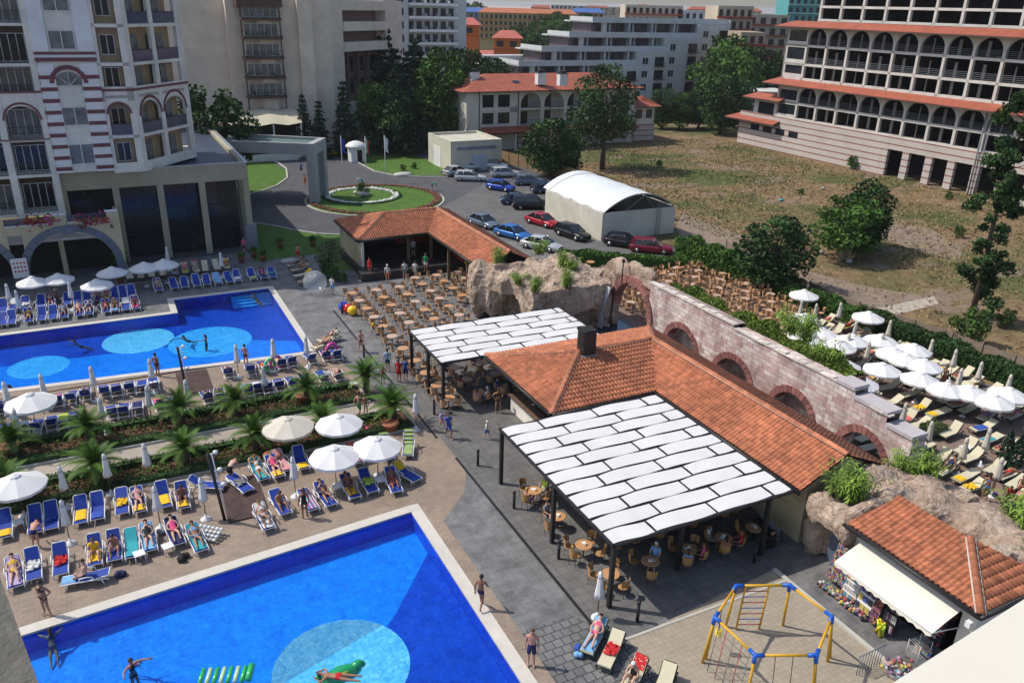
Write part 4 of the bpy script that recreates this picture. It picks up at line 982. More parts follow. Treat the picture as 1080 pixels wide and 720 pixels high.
m_ = MB(); m_.box(16.3,20.6,-10.2,-9.9,0,3.35); m_.box(16.3,16.55,-9.89,1.6,0,3.3); m_.box(20.4,20.6,-9.89,8.6,0,3.3); m_.box(12.5,20.39,8.4,8.6,0,3.3); m_.box(12.5,12.7,4.5,8.39,0,3.3)
m_.add([(16.3,-10.2,3.35),(20.6,-10.2,3.35),(18.3,-10.2,4.45)],[(0,1,2)])
part('wall', m_, M('warm_cream_render',(.50,.42,.27),.85,.06,.8,.1,dirt=.15), KR)
m_ = MB(); m_.box(9.6,9.9,2.2,8.0,0,1.1); m_.box(9.4,10.1,2.1,8.1,1.1,1.16,1); m_.box(9.9,15.5,2.2,2.4,0,1.1); m_.box(9.85,15.5,2.1,2.6,1.1,1.16,1); part('bar_counter', m_, [cream, wood], KR)
m_ = MB(); m_.box(9.5,9.75,1.9,2.15,0,3.3); m_.box(9.5,9.75,8.1,8.35,0,3.3); part('post', m_, black, KR)
m_ = MB(); m_.box(16.0,16.28,-9.5,1,.9,1.0) if 0 else m_.box(12.7,20.3,2.6,8.3,3.05,3.1); part('ceiling', m_, dark, KR)
ch_ = at(617,375,5.6)
t = MB().box(12.9,13.75,4.9,5.7,4.0,6.0,0); t.box(12.85,13.8,4.85,5.75,6.0,6.12,1); t.box(12.8,13.85,4.8,5.8,4.3,4.55,2)
for k in range(5): t.box(12.86,12.89,4.95,5.65,5.1+k*.17,5.18+k*.17,1)
t.v = [(x-.15,y-.2,z) for x,y,z in t.v]
part('vent_stack', t, [black, dark, M('lead_flashing',(.20,.22,.26),.5,.1,2)], KR)
m_ = MB()
for k in range(5): m_.box(15.9,16.28,-9.2,-8.0,.35+k*.2,.45+k*.2)
part('shutter', MB().box(17.0,18.4,-10.3,-10.21,1.2,2.5), greyr, KR)
# stage
KS = thing('stage_pavilion','open stage pavilion with L-shaped clay tiled roof facing the empty café tables','pavilion',(12,40,0))
lroof(KS, 8.6, 15.6, 18.1, 20.9, 38.1, 46.1, 25.5, 3.5, 4.8)
part('stage_platform', MB().box(8.3,21,36.2,37.5,0,.75).box(8.6,21,37.51,45.4,0,.75), M('stage_black',(.03,.028,.03),.6,.3,1), KS)
m_ = MB(); m_.box(8.9,9.1,38.6,45.6,.76,3.5); part('side_wall', m_, yellowr, KS)
m_ = MB(); m_.box(9.1,20.6,45.3,45.5,.76,3.4); m_.box(20.4,20.6,26,45.2,0,3.4); part('back_wall', m_, dark, KS)
for x,y in ((9.1,38.5),(13.6,38.4),(15.9,38.3),(16.0,34.0),(16.0,29.6)): part('post', MB().box(x-.12,x+.12,y-.12,y+.12,0.0 if y<37 else .76,3.4), cream if x<10 else wood, KS)
def cloth(a0,a1,z0,z1,b,c,nm): 
    mb = MB(); n = 10; vs = []
    for i in range(n+1):
        x = a0+(a1-a0)*i/n; vs += [(x,b+.08*math.sin(i*1.9),z0),(x,b+.05*math.sin(i*1.9),z1)]
    mb.add(vs,[(2*i,2*i+2,2*i+3,2*i+1) for i in range(n)],0,None,True); return part('curtain', mb, M(nm,c,.8,.15,1), KS, label=nm.replace('_',' '))
cloth(14.3,15.6,.8,3.2,44.6,(.30,.01,.01),'dark_red_curtain'); cloth(15.9,18.2,.8,3.2,44.4,(.24,.01,.01),'red_curtain')
mb = MB(); mb.box(18.3,18.4,33.5,35.6,.8,3.1); part('banner', mb, M('yellow_banner',(.75,.60,.01),.6,.05,1), KS, label='yellow banner')
mb = MB(); mb.box(18.32,18.38,36.0,38.5,.8,3.1); mb.box(18.32,18.38,31.4,33.2,.8,3.1); part('banner', mb, M('red_banner',(.35,.02,.01),.6,.05,1), KS, label='red banner')
mb = MB().box(9.11,9.16,39.2,40.6,1.3,2.9,0); mb.box(9.165,9.18,39.4,40.4,1.7,2.2,1); part('poster', mb, [M('blue_poster',(.10,.16,.42),.5,.3,3), M('red_poster',(.4,.03,.05),.5,.2,4)], KS)
cloth(10.0,12.9,.8,3.0,45.0,(.02,.03,.035),'black_backdrop')

def canopy(name, label, a0,a1,b0,b1,z, posts, skip=None):
    t = thing(name, label, 'canopy', (a0,b0,0))
    nr = max(1, round((b1-b0)/1.0)); rh = (b1-b0)/nr; L = a1-a0
    fr = MB()
    for x0,y0,x1,y1 in ((a0,b0,a1,b0),(a0,b1,a1,b1),(a0,b0,a0,b1),(a1,b0,a1,b1)): fr.obox(((x0+x1)/2,(y0+y1)/2,z-.06),abs(x1-x0)+.1,abs(y1-y0)+.1,.12)
    seqs = [[0,.32,.65,1.0],[0,.22,.555,.885,1.0]]
    if L > 11: seqs = [[0,.23,.51,.79,1.0],[0,.16,.40,.68,.95,1.0]]
    for k in range(nr+1): fr.box(a0,a1,b0+k*rh-.03,b0+k*rh+.03,z-.10,z-.05)
    for i in range(1,7): x = a0+L*i/7; fr.box(x-.03,x+.03,b0,b1,z-.16,z-.102)
    part('frame', fr, black, t)
    dk = MB(); dk.box(a0+.05,a1-.05,b0+.05,b1-.05,z-.048,z-.040); part('backing_sheet', dk, black, t)  # solid black sheet under the panels, seen in the gaps
    for r in range(nr):
        sq = seqs[(r+1)%2]
        for i in range(len(sq)-1):
            x0, x1 = a0+L*sq[i]+.06, a0+L*sq[i+1]-.06; yc = b1-(r+.5)*rh; n = 12; vs = []; sg = 1 if (i+r)%2 else -1
            tw = random.uniform(-.03,.03); full = (x1-x0) > 2
            for q in range(n+1):
                s = q/n; x = x0+(x1-x0)*s; hw = rh*.5*(.80+.12*math.sin(math.pi*s)) if full else rh*.5*(.82+.08*math.sin(math.pi*s))
                hz = z+.02+(.025*math.sin(math.pi*s) if full else .012)
                sk = tw*(s-.5)*2+(.035*math.sin(2*math.pi*s) if full else 0)
                vs += [(x,yc-hw+sk,hz-.03),(x,yc+sk,hz-.022+.008*sg),(x,yc+hw+sk,hz-.03)]
            fs = []
            for q in range(n): fs += [(3*q,3*q+3,3*q+4,3*q+1),(3*q+1,3*q+4,3*q+5,3*q+2)]
            part('fabric_panel', MB().add(vs,fs,0,None,True), fabw, t)
    for x,y in posts:
        part('post', MB().box(x-.09,x+.09,y-.09,y+.09,0,z-.12), black, t)
    return t
canopy('shade_canopy','white woven strip canopy over café tables, nearest the playground',5.25,15.25,-10.3,.65,3.35,[(5.3,.5),(5.3,-5.2),(5.35,-10.2),(9.6,-9.4),(13.9,-10.2),(10,.5),(15.0,.4),(15.1,-5)])
canopy('shade_canopy','white woven strip canopy behind the restaurant roof beside the rock grotto',5.55,17.3,9.75,15.65,3.3,[(5.65,15.5),(5.7,12.4),(5.75,9.9),(11,15.5),(17.1,15.5)])

# ================================================================ ROCKS AND WALL
def rock(name, label, blobs, disp=.28, vox=.22, loc=(0,0,0), cuts=(), group=None):
    mb = MB()
    for b in blobs:
        if len(b) == 6: mb.box(*b)
        else: mb.ico(b[0], b[1], 3, 0, 0, b[2] if len(b) > 2 else (1,1,1))
    me = mb.mesh('tmp', rockm, loc); o = bpy.data.objects.new('tmp', me); COL.objects.link(o)
    r = o.modifiers.new('r','REMESH'); r.mode = 'VOXEL'; r.voxel_size = vox
    tmps = []
    for c in cuts:
        cm = MB(); cm.box(*c) if len(c) == 6 else cm.ico(c[0], c[1], 3, 0, 0, c[2])
        co = bpy.data.objects.new('tmpc', cm.mesh('tmpc', rockm, loc)); COL.objects.link(co); tmps.append(co)
        bo = o.modifiers.new('b','BOOLEAN'); bo.operation = 'DIFFERENCE'; bo.object = co; bo.solver = 'EXACT'
    if cuts:
        r = o.modifiers.new('r2','REMESH'); r.mode = 'VOXEL'; r.voxel_size = vox
    tx = bpy.data.textures.new('rk','VORONOI'); tx.noise_scale = 1.35; tx.distance_metric = 'DISTANCE'; tx.weight_1 = -1; tx.weight_2 = 1
    d = o.modifiers.new('d','DISPLACE'); d.texture = tx; d.strength = disp*1.5; d.mid_level = .35
    t2 = bpy.data.textures.new('rk2','CLOUDS'); t2.noise_scale = .5; t2.noise_depth = 5; t2.noise_type = 'HARD_NOISE'
    d2 = o.modifiers.new('d2','DISPLACE'); d2.texture = t2; d2.strength = disp*.7; d2.mid_level = .5
    dg = bpy.context.evaluated_depsgraph_get(); m2 = bpy.data.meshes.new_from_object(o.evaluated_get(dg)); m2.name = name
    for c in tmps: bpy.data.objects.remove(c)
    bpy.data.objects.remove(o); bpy.data.textures.remove(tx); bpy.data.textures.remove(t2)
    m2.polygons.foreach_set('use_smooth', [False]*len(m2.polygons)) if 0 else None
    m2.materials.clear(); m2.materials.append(rockm)
    ob = bpy.data.objects.new(name, m2); COL.objects.link(ob); ob.location = W(*loc); ob.rotation_euler = (0,0,TH); ob['ab'] = list(map(float,loc))
    return props(ob, label, 'rock', group)
def fold(x, y, r, z1, z0=0): return ((x,y,(z0+z1)/2), 1, (r,r*.9,(z1-z0)/2*1.08))
G1 = [(15,23.5,21,25.5,2.6,4.0),(16,23.5,17.5,25.6,0,4.0),(18,23.2,18.4,21,2.4,3.9),(23,24.9,18.6,20.5,0,3.4)]
G1 += [fold(14.4,23.9,.9,4.4),fold(15.3,22.9,.8,4.3),fold(16.3,22.0,1.0,4.6,1.8),fold(17.6,21.0,.9,4.2),fold(18.3,20.0,.8,4.1),fold(18.7,18.8,1.0,4.2),fold(19.6,18.1,.9,3.9),fold(20.6,17.8,.95,4.0,.5),fold(21.7,17.9,.9,3.8,1.2)]
G1 += [((15.2,25.3,2.2),1,(1.3,1.2,2.6)),((20.5,21.5,3.7),1,(3.6,3.4,.8)),((22.5,24.5,2.4),1,(2.6,1.6,2.2)),((20,19.2,3.9),1,(1.7,1.0,.6))]
rq = random.Random(9)
for _ in range(22):
    x, y = rq.uniform(15.5,23.5), rq.uniform(19,25); G1.append((x,x+rq.uniform(.6,1.8),y,y+rq.uniform(.5,1.4),3.2,4.25+rq.uniform(-.1,.35)))
RG = rock('rock_grotto','large rock grotto with flat top, deep folds and plants between stage and woven canopy',G1,.34,.17,(18,20,0),cuts=[((16.6,21.0,1.2),1,(1.0,1.7,1.7)),((20.9,17.4,.4),1,(1.5,1.0,1.5))])
# arch of the ruin: rock shoulder, brick ring and waterfall
RA = rock('rock_arch','rough rock arch with brick ring left of the stone wall, chairs seen through it',
   [(23.7,24.5,17.9,19.4,0,4.2),(23.75,24.45,13.3,19.0,4.4,5.5),((24.1,19.2,2.4),1,(.7,.9,2.9)),((24.1,17.8,4.9),1,(.55,1.1,1.0)),((24.1,15.8,5.4),1,(.5,1.1,.75)),((24.1,14.2,5.5),1,(.5,1.0,.6)),((23.6,19.9,1.2),1,(.9,.9,1.6))],.16,.13,(24,16,0),cuts=[((24,15.5,1.2),1,(3,2.5,3.5))])
m_ = MB(); arch_ring(m_,15.5,2.0,2.3,2.85,'x',23.6,24.4,0,20,kz=1.02); part('brick_ring', m_, vous, RA)
m_ = MB(); m_.box(23.30,23.34,15.1,15.3,4.9,6.0) ; part('lamp', MB().tube([(23.3,16.4,4.1),(23.3,16.4,5.9)],.05,6).lathe([(.1,0),(.14,.1),(.1,.3)],(23.3,16.4,5.85),8), black, RA)
pond = MB().box(18.6,24.9,15.0,19.2,.02,.06); 
struct('pond', pond, M('pond_water',(.012,.03,.06),.05,.2,.5,spec=.9))
solo('pond_edge','rough stone rim round the dark pond under the waterfall','rock', MB().ico((18.7,17,.1),.5,2,0,.2,(1,3,.7)).ico((21.5,15.0,.1),.45,2,0,.2,(5,.8,.7)), rockm, (0,0,0), local=True)
def wf_mat():
    m, nt, b = newmat('falling_water', .3, 0, .6); nt.links.new(ramp(nt, noise(nt, 3, 6, .7, coords(nt,'xyz',(3,3,.5))), [(.35,(.25,.3,.36)),(.6,(.62,.68,.74))]), b.inputs['Base Color']); return m
mb = MB(); vs = []
for i in range(15):
    s = i/14; z = 3.6-3.45*s
    for j in range(7): vs.append((22.9-.5*math.sin(min(1,s*1.3)*1.5)-.03*j+(.05 if j%2 else 0), 17.3+.16*j*(1+.4*s), z))
mb.add(vs,[(i*7+j,i*7+j+1,(i+1)*7+j+1,(i+1)*7+j) for i in range(14) for j in range(6)],0,None,True)
solo('waterfall','thin white waterfall dropping from the grotto rocks into the pond','waterfall', mb, wf_mat(), (0,0,0), local=True)
# stone wall
SW = thing('stone_wall','long pink stone block wall with brick arches dividing restaurant and sunbathing terrace','wall',(24,3,0))
WA0, WA1 = 23.75, 24.75
def top(b): return 5.05-(.25*(13-b)/20)
m_ = MB(); arcs = [(9.15,1.72,3.0),(3.6,1.72,2.85),(-1.75,1.68,2.8),(-7.05,1.55,2.75)]     # centre, opening radius, springing-to-crown height
edges = [13.3]; 
for c,r,h in arcs: edges += [c+r, c-r]
edges.append(-9.9)
def wtop(b): return 5.1 if b > 4 else 4.85 if b > -5.9 else 4.4 if b > -8.2 else 3.8
for i in range(0,len(edges),2):
    b1, b0 = edges[i], edges[i+1]
    cuts_ = sorted({b0,b1}|{q for q in (4,-5.9,-8.2) if b0 < q < b1})
    for k in range(len(cuts_)-1): m_.box(WA0,WA1,cuts_[k],cuts_[k+1],0,wtop((cuts_[k]+cuts_[k+1])/2))
for c,r,h in arcs:
    ks = sorted({c-r,c+r}|{q for q in (4,-5.9,-8.2) if c-r < q < c+r})
    n = 14
    for i in range(n):
        y0,y1 = c-r+2*r*i/n, c-r+2*r*(i+1)/n
        zz = [h*.42+ (h*.58)*math.sqrt(max(0,1-((y-c)/r)**2)) for y in (y0,y1)]; tp = wtop((y0+y1)/2)
        vs = [(WA0,y0,zz[0]),(WA0,y1,zz[1]),(WA0,y1,tp),(WA0,y0,tp),(WA1,y0,zz[0]),(WA1,y1,zz[1]),(WA1,y1,tp),(WA1,y0,tp)]
        m_.add(vs,[(0,3,2,1),(4,5,6,7),(0,1,5,4),(3,7,6,2)],0)
part('masonry', m_, wallst, SW)
for c,r,h in arcs:
    mb = MB(); n = 17
    for i in range(n):
        t0, t1 = math.pi*i/n, math.pi*(i+1)/n-.02; q = [(c+(r+d)*math.cos(t), h*.42+(h*.58+d)*math.sin(t)) for d,t in ((-.04,t0),(.40,t0),(.40,t1),(-.04,t1))]
        vs = [(WA0-.07,a,b) for a,b in q]+[(WA1-.3,a,b) for a,b in q]; mb.add(vs,[(0,3,2,1),(4,5,6,7),(0,1,5,4),(1,2,6,5),(2,3,7,6),(3,0,4,7)],0)
    for s in (-1,1):
        for k in range(5): lo, hi = sorted((c+s*(r-.04),c+s*(r+.36))); mb.box(WA0-.07,WA1-.3,lo,hi,k*h*.42/5+.01,(k+1)*h*.42/5-.01)
    part('arch_bricks', mb, vous, SW)
m_ = MB(); rs = random.Random(4); y = 13.3
while y > -9.8:
    l = rs.uniform(.35,.7); y1 = max(-9.9, y-l); m_.box(WA0-.06-rs.uniform(0,.04),WA0+.3,y1+.01,y,wtop((y+y1)/2)+.002,wtop((y+y1)/2)+rs.uniform(.08,.2)); y = y1
part('capping_stones', m_, M('capping_stone',(.60,.54,.50),.85,.15,3,.4,tint=.2), SW)
m_ = MB(); 
for b0,b1,z in ((-5.9,4,4.85),(-8.2,-5.9,4.4),(-9.9,-8.2,3.8)): 
    if z < 4.8: m_.box(WA0-.08,WA1+.1,b0+.02,b1,z+.003,z+.2)
m_.box(WA0-.08,WA1+.1,-5.88,-4.6,4.853,5.05); part('step_caps', m_, M('lilac_grey_slab',(.44,.41,.43),.8,.08,2,.2), SW)
# planted trough behind the wall top
solo('planter_wall','soil filled ledge running along the back of the stone wall','planter', MB().box(24.77,26.3,-4.5,13.5,0,4.5,0).box(24.77,26.3,-4.45,13.45,4.502,4.62,1), [wallst, soil], (0,0,0), local=True)

# right rock formation around the shop
G2 = [(16.2,20.5,-12.6,-10.5,0,3.2),((16.3,-11.2,2.6),1,(.9,.8,1.0)),((16.2,-12.2,2.5),1,(.8,.7,1.1)),((16.0,-13.0,2.7),1,(.7,.6,1.0)),((16.4,-10.9,1.2),1,(.6,.6,1.6)),((16.4,-12.9,1.0),1,(.55,.45,1.5))]
G2 += [((19.0,-10.9,3.0),1,(1.9,1.0,.9)),((20.8,-10.6,2.6),1,(1.5,1.2,1.0)),((22.4,-10.9,1.8),1,(1.5,1.3,1.5)),(19.6,23.5,-20,-10.6,0,2.6),((19.2,-12.6,3.4),1,(1.2,.7,.75)),((20.6,-13.6,3.1),1,(1.6,1.4,.9)),((21.5,-15.6,2.9),1,(1.6,1.6,.9)),((21.3,-17.6,2.9),1,(1.6,1.4,1.0)),((22.0,-19.5,2.7),1,(2,1.6,1.2)),((23.6,-13.5,1.6),1,(1.3,2.4,1.3)),((24.2,-16.5,1.2),1,(1.5,2.2,1.2)),((23.8,-20,1.4),1,(1.8,2.4,1.4)),((17.4,-13.0,3.45),1,(1.8,.5,.55)),((21.8,-12.2,2.9),1,(1.4,1.0,.6)),(23,26,-26,-19,0,1.8)]
for _ in range(26):
    x, y = rq.uniform(19.0,23.5), rq.uniform(-20,-10.6); G2.append((x,x+rq.uniform(.5,1.5),y,y+rq.uniform(.4,1.2),2.0,3.35-(x-19)*.14+rq.uniform(-.1,.4)))
RB = rock('rock_formation','grey artificial rock mass wrapped round the little tiled shop roof',G2,.26,.16,(19,-14,0),cuts=[(13,16.6,-12.6,-11.5,-.1,2.2)])
part('door', MB().box(16.62,16.7,-12.5,-11.7,0,2.15), M('slate_blue_door',(.11,.14,.20),.5,.08,1), RB)
# shop
SH = thing('souvenir_shop','small shop with clay tiled hipped roof and big cream awning beside the playground','shop',(17.5,-16.5,0))
A_ = [(15.6,-13.2,3.3),(15.6,-19.55,3.3),(20.2,-19.55,3.3),(18.3,-16.95,4.15),(18.3,-13.5,4.15)]
part('roof_slope', tile_facet([A_[0],A_[1],A_[3],A_[4]]), [tile, brownc], SH)
part('roof_slope', tile_facet([A_[1],A_[2],A_[3]]), [tile, brownc], SH)
part('ridge_tiles', ridge_caps([(A_[1],A_[3])],.17), [tile, M('pale_mortar',(.55,.48,.42),.8,.1,5)], SH)
part('gutter', MB().tube([(15.48,-13.1,3.2),(15.48,-19.6,3.2)],.09,6).tube([(15.48,-19.65,3.2),(20.2,-19.65,3.2)],.09,6).box(15.6,15.8,-19.5,-13.2,3.0,3.2), black, SH)
m_ = MB(); m_.box(16.2,16.4,-14.2,-13.1,0,3.2); m_.box(16.2,16.4,-19.2,-18.6,0,3.2); m_.box(16.2,16.4,-18.6,-14.2,2.4,3.2); m_.box(16.41,20,-19.2,-19.0,0,3.2); part('wall', m_, cream, SH)
part('shaded_interior', MB().box(19.0,19.1,-18.9,-13.3,0,3.2).box(16.41,19,-18.9,-13.3,-.0,.03), dark, SH)
mb = MB(); n = 24; vs = []
for i in range(n+1):
    b = -13.9-4.8*i/n; vs += [(16.0,b,2.75),(15.2,b,2.48),(14.35,b,2.12),(14.33,b,2.12-(.20 if i%2 else .11))]
mb.add(vs,[(4*i+j,4*i+4+j,4*i+5+j,4*i+1+j) for i in range(n) for j in range(3)],0)
part('awning', mb, M('cream_awning',(.74,.70,.62),.8,.03,1,dirt=.08), SH)
mb = MB(); mb.tube([(14.36,-13.9,2.12),(14.36,-18.7,2.12)],.03,6); mb.tube([(14.36,-13.95,2.12),(16.2,-13.95,1.7)],.025,5); mb.tube([(14.36,-18.65,2.12),(16.2,-18.65,1.7)],.025,5); part('awning_frame', mb, white, SH)
part('camera_box', MB().box(15.2,15.4,-19.5,-19.3,2.7,2.95), white, SH)

# foreground parapet of the balcony we look from, lower right, and the blurred corner at left
def worldthing(name, label, cat, verts, faces, mat, tints=None):
    me = bpy.data.meshes.new(name); c = sum((Vector(v) for v in verts), Vector())/len(verts); me.from_pydata([tuple(Vector(v)-c) for v in verts], [], faces); me.materials.append(mat); me.update()
    o = bpy.data.objects.new(name, me); COL.objects.link(o); o.location = c; return props(o, label, cat)
def wp(px, py, dist): d = ray(px,py).normalized(); return Vector((0,0,CAM_H))+d*dist
a, b, c = wp(930,727,2.6), wp(1110,612,3.4), wp(1200,800,2.6)
n = Vector((0,0,1)); zc = CAM_H-1.15
def onz(px, py, z): d = ray(px,py); t = (z-CAM_H)/d.z; return Vector((d.x*t, d.y*t, z))
E1, E2 = onz(930,727,CAM_H-1.2), onz(1120,606,CAM_H-1.2); dr = (E2-E1).normalized(); nn = Vector((dr.y,-dr.x,0))
q = [E1-dr*.6, E2+dr*1.5]; vs = []
for z in (CAM_H-1.2, CAM_H-1.34): 
    for p in (q[0], q[1], q[1]+nn*.5, q[0]+nn*.5): vs.append((p.x,p.y,z))
FC = [(0,1,2,3),(4,7,6,5),(0,4,5,1),(1,5,6,2),(2,6,7,3),(3,7,4,0)]
worldthing('balcony_parapet','smooth pale balcony parapet cutting across the bottom right corner','parapet', vs, FC, M('parapet_paint',(.66,.63,.55),.6,.02,.6))
e0, e1, e2 = wp(-2,604,1.2), wp(44,724,1.0), None
L0, L1 = onz(-3,600,CAM_H-.75), onz(46,735,CAM_H-.75); dr = (L1-L0).normalized(); nn = Vector((dr.y,-dr.x,0)); nn = nn if nn.x < 0 else -nn
vs = []
for z in (CAM_H-.75, CAM_H-.9):
    for p in (L0-dr*.03, L1+dr*.3, L1+dr*.3+nn*.4, L0-dr*.03+nn*.4): vs.append((p.x,p.y,z))
worldthing('wall_corner','dark rough wall corner intruding at the lower left edge of the view','wall', vs, FC, M('rough_parapet',(.13,.125,.11),.95,.25,30,.5))
# ================================================================ VEGETATION
def leaves(mb, n, pos, s, mi=0, tint=None, flat=.0, el=1.6):
    rnd = random.random
    for _ in range(n):
        x,y,z = pos(); k = s*(.6+.8*rnd()); u = Vector((random.gauss(0,1),random.gauss(0,1),random.gauss(0,1)*(1-flat))).normalized(); v = u.orthogonal().normalized()
        v = (v*math.cos(rnd()*6.3)+u.cross(v)*math.sin(rnd()*6.3)); u = u*k*el; v = v*k
        c = Vector((x,y,z)); t = rnd() if tint is None else min(1,max(0,tint+random.uniform(-.25,.25)))
        mb.add([c-u*.5, c+v*.5-u*.05, c+u*.5, c-v*.5-u*.05],[(0,1,2,3)],mi,t)
def lobe(c, r, sq=(1,1,1), shell=.75):
    def f():
        d = Vector((random.gauss(0,1),random.gauss(0,1),random.gauss(0,1))).normalized()*(r*(shell+(1-shell)*random.random())*(1 if random.random()<.75 else random.random()))
        return c[0]+d.x*sq[0], c[1]+d.y*sq[1], c[2]+d.z*sq[2]
    return f
def crown(h, w, base, n=2400, s=.22, lobes=16, col=0, spread=1.0, lo=.25, seed=0, gap=0):
    rs = random.Random(seed); mb = MB(); L = []
    for i in range(lobes):
        t = (i+.5)/lobes; z = base+(h-base)*(lo*0+.06+.88*t); rr = w/2*math.sin(math.pi*(.18+.72*t))**.7
        a = i*2.4+rs.uniform(-.4,.4); d = rr*rs.uniform(.35,.78)*spread; r = w*rs.uniform(.15,.25)*(1.1-.45*t)
        L.append(((d*math.cos(a), d*math.sin(a), z), r, rs.random()))
    tot = sum(l[1]**2 for l in L)
    for c, r, t in L: leaves(mb, int(n*r*r/tot), lobe(c, r, (1,1,.72)), s, 0, t)
    return mb, L
def broad(name, h, w, trunk_r, mat, n=2600, s=.24, lobes=17, base=None, seed=1, spread=1.0):
    base = h*.28 if base is None else base
    mb, L = crown(h, w, base, n, s, lobes, seed=seed, spread=spread); t = MB()
    t.tube([(0,0,-.1),(.05*h*.1,0,base*.7),(0,.02*h,base+ (h-base)*.3),(0,0,h*.85)],[trunk_r*1.25,trunk_r,trunk_r*.7,trunk_r*.2],8)
    for c, r, _ in L: t.tube([(0,0,base*.8+.25*(c[2]-base*.8)),(c[0]*.5,c[1]*.5,base*.3+c[2]*.62),c],[trunk_r*.4,trunk_r*.25,.02],4)
    return mb, t
def conifer(h, w, n=1800, s=.3, droop=.25, seed=2, base=.1, tiers=13, gap=.0):
    rs = random.Random(seed); mb = MB(); t = MB(); t.tube([(0,0,-.1),(0,0,h*.98)],[w*.045,.03],7)
    for k in range(tiers):
        f = k/tiers; z = h*(base+(1-base)*f); R = w/2*(1-f)**.85*rs.uniform(.8,1.1); nb = max(4,int(9*(1-f)+3))
        for j in range(nb):
            a = 6.283*j/nb+rs.random(); rr = R*rs.uniform(.75,1.1); e = (rr*math.cos(a), rr*math.sin(a), z-rr*droop+.1*h*.1)
            t.tube([(0,0,z),(e[0]*.6,e[1]*.6,z-rr*droop*.3),e],[.05,.03,.01],3); tt = rs.random(); m_ = max(4,int(n/tiers/nb*(1.7*(1-f)+.3)))
            def pos():
                q = random.random()**.7; ww = .16*rr*(1.1-q)+.12
                return e[0]*q+random.gauss(0,ww), e[1]*q+random.gauss(0,ww), z+(e[2]-z)*q*q+random.gauss(0,.10)
            leaves(mb, m_, pos, s, 0, tt, .6)
    return mb, t
TP = {}
def tree(name, label, cat, kind, base, h=None, group=None, z=0.0, seed=0, wide=1.0):
    mk, mat, h0 = kind
    key = (id(mk), seed)
    if key not in TP:
        cr, tr = mk(seed); TP[key] = (cr.mesh('crown', mat), tr.mesh('trunk', bark))
    cm, tm = TP[key]; t = thing(name, label, cat, (base[0],base[1],z), random.uniform(0,6.28), group); k = (h or h0)/h0; t.scale = (k*wide,k*wide,k)
    for nm, me in (('crown',cm),('trunk',tm)):
        o = bpy.data.objects.new(nm, me); COL.objects.link(o); o.parent = t
    return t
K_dense = (lambda s: broad('t',10,8.5,.28,None,5200,.30,24,base=1.6,seed=11+s), leafm, 10)
K_dark = (lambda s: broad('t',10,9,.3,None,5600,.30,26,base=1.2,seed=31+s), leafd, 10)
K_tall = (lambda s: broad('t',14.5,9.5,.32,None,6200,.26,24,base=4.0,seed=51+s,spread=1.15), leafd, 14.5)
K_bush = (lambda s: broad('t',3,3.4,.08,None,1500,.16,12,base=.25,seed=71+s), leafm, 3)
K_cedar = (lambda s: conifer(14,10.5,9000,.42,.12,seed=3+s,tiers=16), leafc, 14)
K_spruce = (lambda s: conifer(8,3.6,2200,.22,.3,seed=13+s,base=.05,tiers=14), leafc, 8)
K_olive = (lambda s: broad('t',3.2,3.0,.10,None,1600,.11,12,base=1.0,seed=91+s), leafo, 3.2)
def tyY(px, pytop, Y): a,b,z = aty(px,pytop,Y); return (a,b), z
far = [
 ('cedar_tree','dark cedar with layered branches standing against the beige hotel corner',405,27,160,K_cedar,0),
 ('cedar_tree','dark cedar just right of the layered one, in front of the white tower',437,38,156,K_cedar,1),
 ('cedar_tree','lower dark cedar between the two tall ones',420,62,140,K_cedar,1),
 ('pine_tree','small pointed pine in front of the café tent',318,97,133,K_spruce,0),
 ('pine_tree','slender open pine rising over the gatehouse lawn',361,82,136,K_spruce,1),
 ('pine_tree','short bushy pine beside the café tent posts',335,104,133,K_spruce,0),
 ('broadleaf_tree','bright green tree over the lawn left of the red car',398,84,142,K_dense,0),
 ('broadleaf_tree','dark green tree right of the bright one beside the utility building',416,96,140,K_dark,0),
 ('broadleaf_tree','wide green tree in front of the white tower base',470,50,150,K_dense,1),
 ('broadleaf_tree','dense green tree behind the red roof chimneys',498,52,172,K_dark,1),
 ('broadleaf_tree','green tree between the white tower and orange stair tower',452,70,178,K_dark,0),
 ('broadleaf_tree','rounded tree in front of the stepped terraces',520,62,185,K_dark,0),
 ('broadleaf_tree','dark tree at the foot of the beige hotel wall beside the hotel tower',212,92,104,K_dark,1),
 ('broadleaf_tree','tree at the right gable of the stepped block',768,36,215,K_dense,0),
 ('broadleaf_tree','broad green tree below the red balconies',785,48,205,K_dense,1),
 ('broadleaf_tree','dark tree right of the red balconied block',808,52,215,K_dark,1),
 ('cypress_tree','tall dark tree at the road beside the arched hotel ledge',767,78,172,K_dark,0),
 ('broadleaf_tree','rounded tree at the corner of the road and dry field',780,84,182,K_dark,1),
 ('broadleaf_tree','small tree at the foot of the stepped block, leftmost of three',702,93,178,K_dark,0),
 ('broadleaf_tree','small tree at the foot of the stepped block, middle of three',720,97,178,K_dense,0),
 ('broadleaf_tree','small tree at the foot of the stepped block, nearest the silver car',741,93,180,K_dark,1),
]
for nm, lab, px, py, Y, kind, sd_ in far:
    (p, z) = tyY(px, py, Y); tree(nm, lab, 'tree', kind, p, z, None, 0, sd_)
